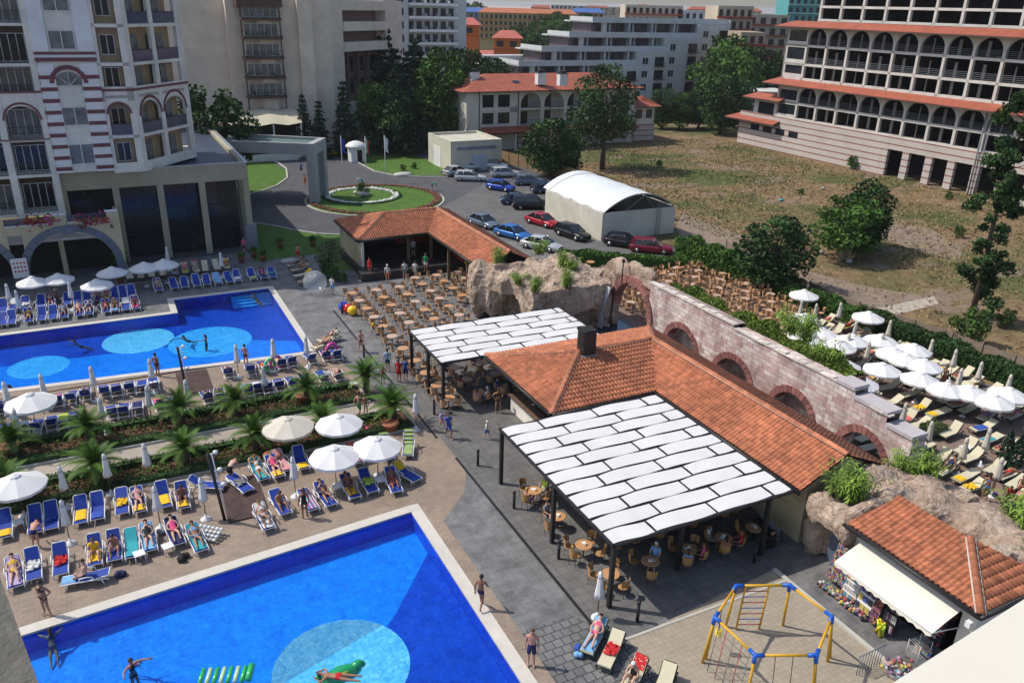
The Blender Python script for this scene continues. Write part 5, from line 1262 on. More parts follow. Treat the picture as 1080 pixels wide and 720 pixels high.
for i,(px,py,Y) in enumerate(sorted([(552,24,330),(570,18,380),(585,12,400),(600,16,390),(622,14,370),(640,20,360),(560,36,300),(545,30,310),(610,26,330),(592,30,320),(575,32,300),(650,26,350),(505,2,620),(490,3,640),(735,12,330),(880,14,420)])):
    (p, z) = tyY(px, py, Y); tree('broadleaf_tree','far green tree in the wooded belt below the skyline, '+['first','second','third','fourth','fifth','sixth','seventh','eighth','ninth','tenth','eleventh','twelfth','thirteenth','fourteenth','fifteenth','sixteenth'][i]+' listed from left','tree',K_dense if i%2 else K_dark,p,z,'trees of the far wooded belt',0,i%2)
b_ = at(635,178); tree('lime_tree','tall loose crowned tree in front of the red roofed arched building','tree',K_tall,b_,16.2,None,0,0)
b_ = at(580,186); tree('bushy_tree','low dark bushy tree by the timber fence behind the parked cars','tree',K_dark,b_,8.6,None,0,0,1.25)
b_ = at(598,184); tree('bushy_tree','second bushy tree just right of the low dark one by the fence','tree',K_dark,b_,6.0,None,0,1)
b_ = at(890,272); tree('field_tree','spreading green tree in the dry field behind the cable drum','tree',K_dense,b_,6.6,None,0,0,1.45)
b_ = at(905,262); tree('field_tree','second crown merging with the spreading field tree on its right','tree',K_dark,b_,7.4,None,0,1,1.05)
b_ = at(812,306); tree('field_tree','dark feathery tree at the hedge behind the packed café chairs','tree',K_dark,b_,7.0,None,0,0,1.25)
b_ = at(1022,362); tree('round_bush','round dark bush at the foot of the tall thin tree','bush',K_bush,b_,3.0,None,0,0)
b_ = at(1075,120); 
# tall thin tree at the right
t = thing('poplar_tree','tall thin ragged tree with clumped foliage at the right side','tree',(*at(1024,336),0))
tr = MB(); hT = 19; mb = MB(); rs = random.Random(5)
tr.tube([(0,0,-.1),(.1,.1,5),(-.1,.2,10),(.1,0,15),(0,0,hT)],[.26,.2,.15,.09,.02],8)
for k in range(72):
    z = 1.4+(hT-1.8)*(k/72)+rs.uniform(-.3,.3); 
    if 7.8 < z < 8.5: continue
    a = rs.uniform(0,6.28); R = rs.uniform(.4,2.3)*(1.15-.4*z/hT)*(.75 if z<9 else 1.1); c = (R*math.cos(a),R*math.sin(a),z+.3*R); r = rs.uniform(.42,.85)
    tr.tube([(0,0,z-.3),c],[.06,.015],4); leaves(mb, int(210*r*r/.4), lobe(c,r,(1,1,.8),.3), .19, 0, rs.random())
part('crown', mb, leafd, t, local=True); part('trunk', tr, bark, t, local=True)
for px,py,h,lab in ((898,178,2.2,'small shrub against the banded base of the arched hotel'),(695,176,1.2,'small bright shrub at the fence corner by the storage roof'),(845,205,.9,'single weed tuft in the middle of the dry field'),(1010,250,1.4,'low scrub in the field below the basement openings'),(1060,345,1.6,'yellowish scrub by the right edge of the field'),(955,178,.8,'low weed below the hotel wall'),(745,290,1.2,'shrub at the field side of the fence'),(1000,210,1.2,'scrub clump near the right end of the hotel base')):
    tree('shrub',lab,'bush',K_bush,at(px,py),h,None,0,0)
# bamboo-like bright plants
def bamboo(n=420, h=1.3, w=.9):
    mb = MB()
    for _ in range(34):
        a = random.uniform(0,6.28); r = random.uniform(0,w*.3); x,y = r*math.cos(a), r*math.sin(a); hx = h*random.uniform(.6,1.05); ox,oy = random.gauss(0,w*.22), random.gauss(0,w*.22)
        tt = random.random()
        for q in range(n//34):
            s = random.uniform(.25,1); p = Vector((x+ox*s*s, y+oy*s*s, hx*s)); d = Vector((random.gauss(0,1),random.gauss(0,1),random.uniform(-.7,.5))).normalized()*random.uniform(.16,.3); sd = d.cross(Vector((0,0,1))).normalized()*.022
            mb.add([p,p+d*.5+sd,p+d+Vector((0,0,-.06)),p+d*.5-sd],[(0,1,2,3)],0,tt)
        mb.tube([(x,y,0),(x+ox*.25,y+oy*.25,hx*.5),(x+ox,y+oy,hx)],[.012,.01,.004],3,mi=1)
    return mb
BAM = [bamboo(900,1.25,1.0).mesh('bamboo',[leafb,leafo]), bamboo(800,1.0,1.2).mesh('bamboo',[leafb,leafo])]
for i,(px,py,z,s,lab) in enumerate([(525,281,3.9,1.25,'tall bright bamboo plant at the left edge of the rock grotto'),(547,300,3.9,.95,'bright bamboo plant on the grotto front, second from left'),(564,308,3.9,1.05,'bright bamboo plant on the grotto front edge, above the cave fold'),(569,268,3.9,1.3,'bright plant in front of the silver car at the back of the grotto'),(593,284,4.0,1.2,'bright plant on the middle of the grotto top'),(603,286,4.0,1.15,'bright plant just right of the middle one on the grotto'),(597,303,3.9,1.15,'round bright bamboo clump on the grotto lip by the waterfall'),
  (888,523,3.1,1.5,'leafy bright bamboo beside the restaurant roof end'),(898,530,3.1,1.4,'second bamboo stem group against the rock planter'),(955,503,2.7,1.3,'bright bamboo left clump at the terrace corner'),(972,508,2.5,1.4,'bright bamboo right clump at the terrace corner'),(1077,560,2.4,1.7,'bright bamboo at the right edge above the shop rocks'),(1078,595,2.6,.9,'small bamboo in the rock pocket at the right edge'),
  (835,352,4.6,1.6,'bright bushy bamboo at the end of the wall top planting'),(848,362,4.6,1.5,'second bright bamboo on the wall top, beside the parasols'),(870,385,4.5,1.4,'yellow green bamboo hanging over the stepped wall end')]):
    a,b = at(px,py,z); solo('bamboo', lab, 'plant', None, None, (a,b,z-.05), random.uniform(0,6), mesh=BAM[i%2]).scale = (s*1.15,s*1.15,s*1.1)
def hedgebox(name, label, cat, pts, w, h, dens, mat, s=.09, z0=0, rag=.12, cat2=None):
    mb = MB(); 
    for (x0,y0),(x1,y1) in zip(pts, pts[1:]):
        L = math.hypot(x1-x0,y1-y0); ux,uy = (x1-x0)/L,(y1-y0)/L
        def pos():
            q = random.uniform(0,L); k = .5+.5*math.sin(q*1.7+x0)*math.sin(q*.63+y0); hh = h*(1-rag*2*k)
            c = random.random(); 
            if c < .45: e, z = random.uniform(-.5,.5)*w, hh*random.uniform(.93,1.05)
            else: e, z = random.choice((-.5,.5))*w*random.uniform(.88,1.06), random.uniform(.05,1)*hh
            return x0+ux*q-uy*e, y0+uy*q+ux*e, z0+z
        leaves(mb, int(L*dens), pos, s)
        nx,ny = -uy*w*.44, ux*w*.44; mb.prism([(x0+nx,y0+ny),(x1+nx,y1+ny),(x1-nx,y1-ny),(x0-nx,y0-ny)], z0, z0+h*(1-rag*2)*.95)
    return solo(name, label, cat, mb, mat, (0,0,0), local=True)
for b,e,lab in ((15.25,1.3,'low clipped hedge on the pool side of the far palm bed'),(12.95,1.9,'low clipped hedge on the path side of the far palm bed'),(10.35,2.6,'low clipped hedge on the path side of the near palm bed'),(8.45,3.0,'low clipped hedge nearest the front sunbathing row')):
    hedgebox('hedge',lab,'hedge',[(-30,b-.3 if b < 9 else b),(e,b)],.5,.5,150,leafd,.075)
struct('planting_soil', MB().box(-45,1.6,12.7,15.5,0,.06).box(-45,3.2,8.2,10.6,0,.06), soil)
mb = MB(); mb.box(-45,1.75,15.5,15.62,0,.14); mb.box(-45,1.75,12.55,12.69,0,.14); mb.box(1.61,1.75,12.70,15.49,0,.14); mb.box(-45,3.35,10.61,10.74,0,.14); mb.box(-45,3.35,8.05,8.19,0,.14); mb.box(3.21,3.35,8.2,10.6,0,.14); struct('bed_kerb', mb, kerbm)
for b0,b1,e,lab in ((13.3,14.9,1.2,'scattered red and green bedding plants in the far palm bed'),(8.8,10.0,2.8,'scattered red and green bedding plants in the near palm bed')):
    mb = MB(); leaves(mb, 2600, lambda: (random.uniform(-30,e),random.uniform(b0,b1),.06+random.uniform(.05,.28)), .1); leaves(mb, 900, lambda: (random.uniform(-30,e),random.uniform(b0,b1),.1+random.uniform(.05,.2)), .08, 1)
    o = solo('bedding_plants', lab, 'plants', mb, [leafm, M('russet_leaf',(.17,.045,.03),.8,.3,3,tint=.4)], (0,0,0), local=True); o['kind'] = 'stuff'
# long hedges by the car park and terrace fence
hedgebox('hedge','leafy hedge between the parked cars and the packed café seating','hedge',[(28.5,34.6),(34,30.6),(38.5,27.6)],1.2,1.5,520,leafm,.14)
hedgebox('hedge','tall overgrown hedge beside the red estate car','hedge',[(41.5,31.5),(41.2,27.5),(42.0,22)],2.6,2.6,1100,leafm,.17,rag=.2)
hedgebox('hedge','dark hedge along the fence behind the packed café seating','hedge',[(42.0,22),(42.3,15),(43.2,10)],1.5,1.7,600,leafm,.15,rag=.18)
hedgebox('hedge','long dark hedge behind the terrace parasols','hedge',[(43.4,9.8),(43.6,3),(43.8,-6),(44.2,-22)],1.5,1.6,560,leafd,.14,rag=.15)
hedgebox('wall_top_planting','yellow green planting spilling along the top of the stone wall','plants',[(25.5,13.2),(25.5,4),(25.5,-4.2)],1.5,.8,1000,M('leaf_yellowgreen',(.13,.19,.035),.7,.25,.6,spec=.15,tint=.5),.13,4.6,.6)
hedgebox('lawn_shrubs','ragged shrubs on the grass between rock ledge and terrace','bush',[at(975,455),at(990,462)],1.5,.9,900,leafo,.14)
# palms
def palm_mesh(seed):
    rs = random.Random(seed); fr = MB(); N = 30
    for i in range(N):
        az = i*2.399+rs.uniform(-.2,.2); el = rad(80-70*(i/N)+rs.uniform(-6,6)); L = rs.uniform(1.5,1.95)*(.8 if i < 8 else 1)
        pts = []; p = Vector((0,0,1.15)); d = Vector((math.cos(az)*math.cos(el), math.sin(az)*math.cos(el), math.sin(el))); K = 11
        for k in range(K+1):
            pts.append(p.copy()); p = p+d*(L/K); d = (d+Vector((0,0,-.115))).normalized()
        fr.tube(pts,[.022-.017*k/K for k in range(K+1)],3,mi=1); tt = rs.random()
        for k in range(1,K+1):
            q = pts[k]; dd = (pts[k]-pts[k-1]).normalized(); side = dd.cross(Vector((0,0,1))); side = side.normalized() if side.length > .05 else Vector((math.sin(az),-math.cos(az),0)); up = side.cross(dd)
            ll = .40*math.sin(math.pi*(.15+.80*k/K))+.05
            for sg in (-1,1):
                for off in (0,.5):
                    o = q-dd*off*(L/K); tip = o+side*sg*ll*.85+dd*ll*.45+up*.10*ll-Vector((0,0,.14*ll)); w = dd*.032
                    fr.add([o-w,tip,o+w],[(0,1,2)],0,min(1,tt*.7+rs.random()*.3))
    tr = MB(); prof = []
    for k in range(9): z = 1.15*k/8; prof += [(.20-.0*k,z),(.24,z+.07)]
    tr.lathe(prof+[(.15,1.3)],n=10)
    for k in range(20): a = k*2.4; tr.tube([(.17*math.cos(a),.17*math.sin(a),1.0),(.34*math.cos(a),.34*math.sin(a),1.25)],[.04,.015],4)
    return fr.mesh('fronds',[leafp,leafo]), tr.mesh('trunk',[bark])
PM = [palm_mesh(1), palm_mesh(2), palm_mesh(3)]
PALMS = [(9,452,'far palm bed, nearest the left edge'),(90,438,'far palm bed, second from the left'),(187,415,'far palm bed beside the dark shower deck'),(247,410,'far palm bed, right of the shower deck'),(322,395,'far palm bed near the yellow lounger'),(385,384,'right end of the far palm bed'),
 (0,488,'near palm bed, cut by the left edge'),(97,475,'near palm bed, behind the closed parasols at left'),(192,458,'near palm bed, left of the leaning lamp pole'),(267,441,'near palm bed, left of the beige parasol'),(340,427,'near palm bed, behind the round white parasol'),(414,420,'right end of the near palm bed')]
for i,(px,py,lab) in enumerate(PALMS):
    a,b = at(px,py,1.5); b = 14.1 if py < 455 and i < 6 else 9.3; a2,_ = atb(px,py,b)
    t = thing('palm_tree','short feathery palm in the '+lab,'palm',(a2,b,.05),i*1.3,'palms in the planting beds'); fm, tm = PM[i%3]
    for nm, me in (('fronds',fm),('trunk',tm)):
        o = bpy.data.objects.new(nm, me); COL.objects.link(o); o.parent = t
    k = 1.0 if i in (2,5,11,7) else .9; t.scale = (k,k,k)
tree('olive_tree','grey green little tree at the left corner of the stage pavilion','tree',K_olive,at(347,290),3.4,None,0,0)
for px,py,h,lab in ((352,296,1.4,'leafy shrub below the grey green tree by the stage'),(343,288,1.2,'low shrub left of the stage side wall'),(362,298,1.0,'shrub with broad leaves at the stage corner')):
    tree('shrub',lab,'bush',K_bush,at(px,py),h,None,0,0)
for px,py,lab in ((1056,494,'left of two little dark cypresses at the terrace'),(1067,500,'right of two little dark cypresses at the terrace')):
    mb = MB(); leaves(mb, 900, lambda: (lambda z,a,r: (r*math.cos(a),r*math.sin(a),z))(*(lambda z:(z,random.uniform(0,6.28),.36*math.sin(math.pi*min(1,.12+z/2.7))**.6*random.uniform(.7,1)))(random.uniform(.1,2.5))), .1)
    t = thing('cypress_tree',lab,'tree',(*at(px,py),0)); part('crown', mb, leafc, t, local=True); part('trunk', MB().tube([(0,0,0),(0,0,2.2)],.05,6), bark, t, local=True)
for px,py,h,lab in ((128,283,1.7,'potted yellow green shrub at the foot of the arcade pillar'),(205,262,2.6,'dark shrub against the glass front of the hotel')):
    tree('shrub',lab,'bush',K_bush,at(px,py),h,None,0,0)
tree('topiary_ball','round clipped bush in the centre of the roundabout ring','bush',K_bush,RC2,1.7,None,.3,0)
for px,py,lab in ((437,178,'low oval clipped bush on the lawn by the utility building'),(425,180,'low clipped bush left of the oval one')): tree('shrub',lab,'bush',K_bush,at(px,py),1.0,None,0,0)
# timber fence between car park and dry field, and the low rail along the terrace
for pts,h,lab,mt in (([(41,102),(46.5,90),(50.2,70),(51,60),(49.5,45)],1.9,'tan timber fence behind the row of parked cars',M('tan_timber',(.30,.20,.11),.85,.2,2,.3,dirt=.2)),([(47.5,32),(45.5,22),(45.2,12),(46.5,4),(47,-6),(47,-24)],1.0,'low weathered wire fence between the hedge and dry field',M('weathered_fence',(.24,.19,.15),.9,.2,2,.3))):
    t = thing('fence',lab,'fence',(*pts[0],0)); pb = MB()
    for (x0,y0),(x1,y1) in zip(pts,pts[1:]):
        L = math.hypot(x1-x0,y1-y0); n = max(1,int(L/.2)); an = math.atan2(y1-y0,x1-x0)
        for k in range(n):
            s = (k+.5)/n; pb.obox((x0+(x1-x0)*s,y0+(y1-y0)*s,h/2-.03*math.sin(k*2.1)),.185,.03,h+.05*math.sin(k*1.3),an)
        for k in range(int(L/2.5)+1):
            s = min(1,k*2.5/L); part('post', MB().obox((x0+(x1-x0)*s+.06*math.sin(an),y0+(y1-y0)*s-.06*math.cos(an),h/2+.05),.1,.08,h+.2,an), mt, t)
    part('boards', pb, mt, t)

# rough dry grass and green weeds over the field, far too many to count
gmb = MB(); rg = random.Random(21)
def fieldpt():
    while True:
        a = rg.uniform(46,100); b = rg.uniform(-20,98)
        if a > 50.5 or b < 30 and a > 47.8: return a, b
for _ in range(52000):
    a,b = fieldpt(); k = .5+.5*math.sin(a*.31+1.3*math.sin(b*.17))*math.sin(b*.23+a*.05)
    if rg.random() > .15+.85*k or (a < 60 and 2 < b < 30 and rg.random() < .7): continue
    h = rg.uniform(.05,.20); w = rg.uniform(.05,.13); an = rg.uniform(0,3.14); dx,dy = w*math.cos(an), w*math.sin(an); lx,ly = rg.gauss(0,.16), rg.gauss(0,.16); green = math.sin(a*.12+2)*math.sin(b*.09+a*.06) > .35 or rg.random() < .10
    gmb.add([(a-dx,b-dy,-.04),(a+dx,b+dy,-.04),(a+lx+dx*.6,b+ly+dy*.6,h),(a+lx-dx*.6,b+ly-dy*.6,h*.85)],[(0,1,2,3)],1 if green else 0,rg.random())
o = solo('dry_grass','rough dry grass tufts with green weeds covering the open field','grass',gmb,[M('straw',(.25,.19,.095),.95,.2,1,tint=.25,spec=.1),M('weed',(.10,.125,.045),.95,.2,1,tint=.25,spec=.1)],(0,0,0)); o['kind'] = 'stuff'
# ================================================================ PEOPLE
SKINS = [M('skin_tan',(.34,.17,.10),.55,.06,4), M('skin_pale',(.52,.32,.24),.55,.06,4), M('skin_brown',(.24,.11,.065),.55,.06,4), M('skin_pink',(.50,.25,.18),.55,.06,4)]
HAIRS = [M('hair_dark',(.02,.014,.01),.6,.2,9), M('hair_brown',(.08,.04,.02),.6,.2,9), M('hair_blond',(.36,.24,.10),.6,.2,9), M('cap_white',(.7,.7,.7),.8,.05,4), M('cap_blue',(.05,.15,.45),.8,.05,4)]
def cm_(name, c): return M('cloth_'+name, c, .85, .1, 6)
CLO = {k: cm_(k, v) for k, v in dict(white=(.68,.68,.68), blue=(.03,.08,.38), navy=(.015,.02,.08), black=(.015,.015,.018), red=(.5,.02,.025), pink=(.72,.08,.22), green=(.02,.28,.10), teal=(.03,.33,.38), orange=(.65,.17,.03), yellow=(.78,.47,.02), lilac=(.42,.33,.55), sky=(.18,.40,.68), cream=(.62,.56,.42), grey=(.22,.23,.25), rose=(.62,.28,.30), lime=(.45,.60,.08), coral=(.62,.16,.12), stripe=(.25,.42,.62)).items()}
def J(**k): return k
def mirror(d):
    o = {}
    for k, v in d.items():
        if k in ('pel','spi','che','nec','hd1','hd2'): o[k] = v
        elif k[-1] in 'LR': o[k] = v
        else: o[k+'L'] = v; o[k+'R'] = (-v[0], v[1], v[2])
    return o
POSE = {
 'stand': mirror(J(pel=(0,0,.95),spi=(0,.01,1.13),che=(0,.01,1.33),nec=(0,.02,1.50),hd1=(0,-.01,1.60),hd2=(0,-.01,1.69),sho=(.175,.02,1.42),elb=(.24,.05,1.14),wri=(.25,-.04,.90),hip=(.09,0,.90),kne=(.10,-.02,.50),ank=(.11,.02,.09),toe=(.13,-.14,.035))),
 'walk': mirror(J(pel=(0,0,.94),spi=(0,0,1.12),che=(0,-.02,1.32),nec=(0,-.02,1.49),hd1=(0,-.05,1.59),hd2=(0,-.06,1.68),sho=(.175,-.02,1.41),elbL=(.23,.14,1.17),wriL=(.22,.10,.92),elbR=(-.23,-.14,1.17),wriR=(-.20,-.30,1.0),hip=(.09,0,.90),kneL=(.10,-.20,.52),ankL=(.10,-.28,.10),toeL=(.11,-.44,.06),kneR=(-.10,.06,.50),ankR=(-.10,.32,.16),toeR=(-.11,.22,.05))),
 'hips': mirror(J(pel=(0,0,.95),spi=(.01,0,1.13),che=(0,0,1.33),nec=(0,.01,1.50),hd1=(0,-.03,1.60),hd2=(0,-.05,1.69),sho=(.175,.01,1.42),elb=(.36,.08,1.20),wri=(.19,-.05,1.02),hip=(.09,0,.90),kneL=(.15,-.04,.50),ankL=(.18,.02,.09),toeL=(.22,-.13,.035),kneR=(-.13,0,.50),ankR=(-.14,.04,.09),toeR=(-.16,-.12,.035))),
 'bend': mirror(J(pel=(0,.05,.90),spi=(0,-.10,1.02),che=(0,-.30,1.10),nec=(0,-.45,1.13),hd1=(0,-.54,1.10),hd2=(0,-.62,1.07),sho=(.17,-.38,1.10),elb=(.19,-.48,.84),wri=(.14,-.58,.62),hip=(.09,.06,.86),kne=(.11,-.02,.48),ank=(.12,.06,.09),toe=(.14,-.09,.035))),
 'sit': mirror(J(pel=(0,.02,.50),spi=(0,.07,.68),che=(0,.08,.87),nec=(0,.06,1.04),hd1=(0,.02,1.13),hd2=(0,.0,1.22),sho=(.17,.06,.96),elb=(.23,-.04,.70),wri=(.15,-.28,.66),hip=(.09,-.02,.48),kne=(.13,-.44,.50),ank=(.13,-.42,.09),toe=(.14,-.57,.035))),
 'sitgrd': mirror(J(pel=(0,.0,.42),spi=(0,.03,.60),che=(0,-.02,.79),nec=(0,-.07,.95),hd1=(0,-.13,1.03),hd2=(0,-.16,1.11),sho=(.17,-.05,.87),elb=(.24,-.16,.64),wri=(.14,-.38,.58),hip=(.09,-.06,.41),kne=(.18,-.42,.62),ank=(.16,-.72,.38),toe=(.18,-.86,.36))),
 'recline': mirror(J(pel=(0,.10,.46),spi=(0,.24,.55),che=(0,.40,.67),nec=(0,.54,.78),hd1=(0,.62,.85),hd2=(0,.68,.91),sho=(.17,.46,.71),elb=(.26,.24,.52),wri=(.16,.02,.58),hip=(.09,.02,.44),kneL=(.12,-.36,.60),ankL=(.13,-.70,.42),toeL=(.15,-.80,.52),kneR=(-.13,-.40,.45),ankR=(-.15,-.80,.41),toeR=(-.18,-.88,.52))),
 'supine': mirror(J(pel=(0,.08,.45),spi=(0,.26,.52),che=(0,.42,.62),nec=(0,.57,.73),hd1=(0,.65,.79),hd2=(0,.72,.84),sho=(.17,.50,.66),elb=(.33,.66,.72),wri=(.14,.80,.84),hip=(.09,.0,.44),kne=(.13,-.40,.44),ank=(.17,-.80,.41),toe=(.22,-.86,.50))),
 'prone': mirror(J(pel=(0,.0,.45),spi=(0,.18,.44),che=(0,.36,.46),nec=(0,.52,.49),hd1=(0,.60,.50),hd2=(0,.69,.50),sho=(.17,.45,.46),elb=(.33,.55,.43),wri=(.20,.74,.43),hip=(.09,-.06,.44),kne=(.11,-.46,.42),ank=(.12,-.84,.42),toe=(.13,-.93,.40))),
 'swim': mirror(J(pel=(0,.35,-.42),spi=(0,.22,-.30),che=(0,.08,-.15),nec=(0,-.02,-.02),hd1=(0,-.07,.07),hd2=(0,-.09,.15),sho=(.18,.02,-.08),elb=(.40,-.18,-.06),wri=(.50,-.42,-.04),hip=(.09,.40,-.46),kne=(.12,.75,-.60),ank=(.12,1.05,-.75),toe=(.12,1.18,-.80))),
 'wade': mirror(J(pel=(0,0,-.30),spi=(0,0,-.12),che=(0,0,.08),nec=(0,.0,.25),hd1=(0,-.02,.34),hd2=(0,-.03,.43),sho=(.18,.0,.17),elb=(.42,-.12,.16),wri=(.55,-.34,.20),hip=(.09,0,-.34),kne=(.11,-.05,-.70),ank=(.11,0,-1.0),toe=(.12,-.1,-1.05))),
}
BONES = [('pel','spi'),('spi','che'),('che','nec'),('nec','hd1'),('hd1','hd2')]+[(a+s,b+s) for s in 'LR' for a,b in (('sho','elb'),('elb','wri'),('hip','kne'),('kne','ank'),('ank','toe'))]+[('che','sho'+s) for s in 'LR']+[('pel','hip'+s) for s in 'LR']
RADII = dict(pel=.135,spi=.115,che=.135,nec=.052,hd1=.078,hd2=.092,sho=.06,elb=.043,wri=.028,hip=.095,kne=.058,ank=.036,toe=.032)
def add_hand(mb, w, e, side, fwd):
    d = (w-e).normalized(); s = d.cross(fwd).normalized() if d.cross(fwd).length > .1 else d.orthogonal().normalized(); u = s.cross(d)
    p = w+d*.05; mb.tube([w-d*.01,p,w+d*.095],[.026,.034,.032],6)
    for k, L in enumerate((.062,.072,.067,.052)):
        o = w+d*.088+s*(k-1.5)*.017; mb.tube([o,o+d*L*.55-u*.008,o+d*L-u*.026],[.0095,.0085,.006],4)
    o = w+d*.03+s*-.026; mb.tube([o,o-s*.025+d*.03,o-s*.03+d*.055-u*.01],[.011,.010,.007],4)
PB = {}
def body_mesh(pose, stout=1.0):
    key = (pose, stout)
    if key in PB: return PB[key]
    J_ = POSE[pose]; names = list(J_); idx = {n:i for i,n in enumerate(names)}
    me = bpy.data.meshes.new('t'); me.from_pydata([J_[n] for n in names], [(idx[a],idx[b]) for a,b in BONES], []); o = bpy.data.objects.new('t', me); COL.objects.link(o)
    m = o.modifiers.new('s','SKIN'); m.use_smooth_shade = True; m.branch_smoothing = .5
    sv = me.skin_vertices[0].data
    for n in names:
        r = RADII[n.rstrip('LR') if n[-1] in 'LR' else n]; k = stout if n in ('pel','spi','che') else 1+(stout-1)*.5
        if n in ('hd1','hd2','nec'): k = 1
        sv[idx[n]].radius = (r*k*(1.1 if n in('pel','che','spi') else 1), r*k*(.82 if n in ('pel','che','spi') else 1)); sv[idx[n]].use_root = (n == 'pel')
    s = o.modifiers.new('ss','SUBSURF'); s.levels = 1
    dg = bpy.context.evaluated_depsgraph_get(); m2 = bpy.data.meshes.new_from_object(o.evaluated_get(dg)); bpy.data.objects.remove(o)
    V = [v.co.copy() for v in m2.vertices]; Fc = [tuple(p.vertices) for p in m2.polygons]; N = [v.normal.copy() for v in m2.vertices]
    mb = MB(); mb.add(V, Fc, 0, .5, True)
    P = {n: Vector(J_[n]) for n in names}; hd = (P['hd2']-P['hd1']).normalized()
    face = {'recline':Vector((0,-.45,.9)),'supine':Vector((0,-.35,.93)),'prone':Vector((.9,0,.3)),'bend':Vector((0,-.5,-.85)),'swim':Vector((0,-1,.25))}.get(pose, Vector((0,-1,0)))
    face = (face-hd*face.dot(hd)).normalized(); sd_ = hd.cross(face).normalized(); hc = (P['hd1']+P['hd2'])/2+hd*.015
    mb.tube([hc+face*.075+hd*.015, hc+face*.105-hd*.012, hc+face*.083-hd*.028],[.009,.016,.008],5)
    for q in (-1,1): mb.ico(tuple(hc+sd_*q*.086-hd*.005), .020, 1, 0, 0)
    for s_ in 'LR': add_hand(mb, P['wri'+s_], P['elb'+s_], 1, Vector((0,-1,.01)))
    body = mb.mesh('person_body', SKINS[0])
    hair = MB(); tmp = MB(); tmp.ico((0,0,0), 1, 2); 
    vs = [hc+hd*.012-face*.012+(sd_*x*.098+face*y*.104+hd*z*.115) for x,y,z in tmp.v]; fs = [f for f in tmp.f if sum(tmp.v[i][2]*1.0-tmp.v[i][1]*.9 for i in f)/3 > -.05]; hair.add(vs, fs, 0, None, True)
    lh = MB(); lh.add(vs, fs, 0, None, True); lh.tube([hc-face*.07, hc-face*.085-hd*.09, P['nec']-face*.07-hd*.06],[.07,.06,.02],6)
    def near(c):
        best = None
        for a, b in BONES:
            A_, B_ = P[a], P[b]; ab = B_-A_; t = max(0, min(1, (c-A_).dot(ab)/ab.length_squared)); d = (A_+ab*t-c).length
            d -= (RADII[a[:3]]*(1-t)+RADII[b[:3]]*t)
            if best is None or d < best[0]: best = (d, a, b, t)
        return best
    reg = []
    for f in Fc:
        c = sum((V[i] for i in f), Vector())/len(f); reg.append(near(c))
    def sel(test, off):
        fs = [f for f, r in zip(Fc, reg) if test(r)]; used = sorted({i for f in fs for i in f}); mp = {i:k for k,i in enumerate(used)}
        q = MB(); q.add([V[i]+N[i]*off for i in used], [tuple(mp[i] for i in f) for f in fs], 0, None, True); return q.mesh('clothing', CLO['white'])
    tr = lambda r: (r[1] == 'pel' and (r[2][:3] == 'hip' or (r[2] == 'spi' and r[3] < .25)) ) or (r[1][:3] == 'hip' and r[3] < .12)
    sh = lambda r: (r[1] == 'pel' and (r[2][:3] == 'hip' or (r[2] == 'spi' and r[3] < .45))) or (r[1][:3] == 'hip' and r[3] < .72)
    top = lambda r: (r[1] == 'spi' and r[3] > .6) or (r[1] == 'che' and r[2] == 'nec' and r[3] < .25) or (r[1] == 'che' and r[2][:3] == 'sho' and r[3] < .35)
    shirt = lambda r: r[1] == 'spi' or (r[1] == 'pel' and r[2] == 'spi') or (r[1] == 'che' and not (r[2] == 'nec' and r[3] > .6)) or (r[1][:3] == 'sho' and r[3] < .5)
    one = lambda r: tr(r) or top(r) or r[1] == 'spi' or (r[1] == 'pel' and r[2] == 'spi')
    dress = lambda r: shirt(r) or sh(r)
    PB[key] = dict(body=body, hair=hair.mesh('hair', HAIRS[0]), longhair=lh.mesh('hair', HAIRS[0]), trunks=sel(tr,.010), shorts=sel(sh,.014), bikini_top=sel(top,.010), shirt=sel(shirt,.014), swimsuit=sel(one,.010), dress=sel(dress,.018))
    return PB[key]
def person(label, pose, loc, rot=0, skin=0, hair=0, wear=(), long=False, group=None, k=1.0, stout=1.0, parent_rot=None):
    b = body_mesh(pose, stout)
    o = bpy.data.objects.new('person', b['body']); COL.objects.link(o); o.location = W(*loc); o.rotation_euler = (0,0,TH+rot); o.scale = (k,k,k)
    o.material_slots[0].link = 'OBJECT'; o.material_slots[0].material = SKINS[skin]
    props(o, label, 'person', group)
    h = bpy.data.objects.new('hat' if hair > 2 else 'hair', b['longhair' if long else 'hair']); COL.objects.link(h); h.parent = o; h.material_slots[0].link = 'OBJECT'; h.material_slots[0].material = HAIRS[hair]
    for w_, c in wear:
        q = bpy.data.objects.new(w_, b[w_]); COL.objects.link(q); q.parent = o; q.material_slots[0].link = 'OBJECT'; q.material_slots[0].material = CLO[c]
    return o
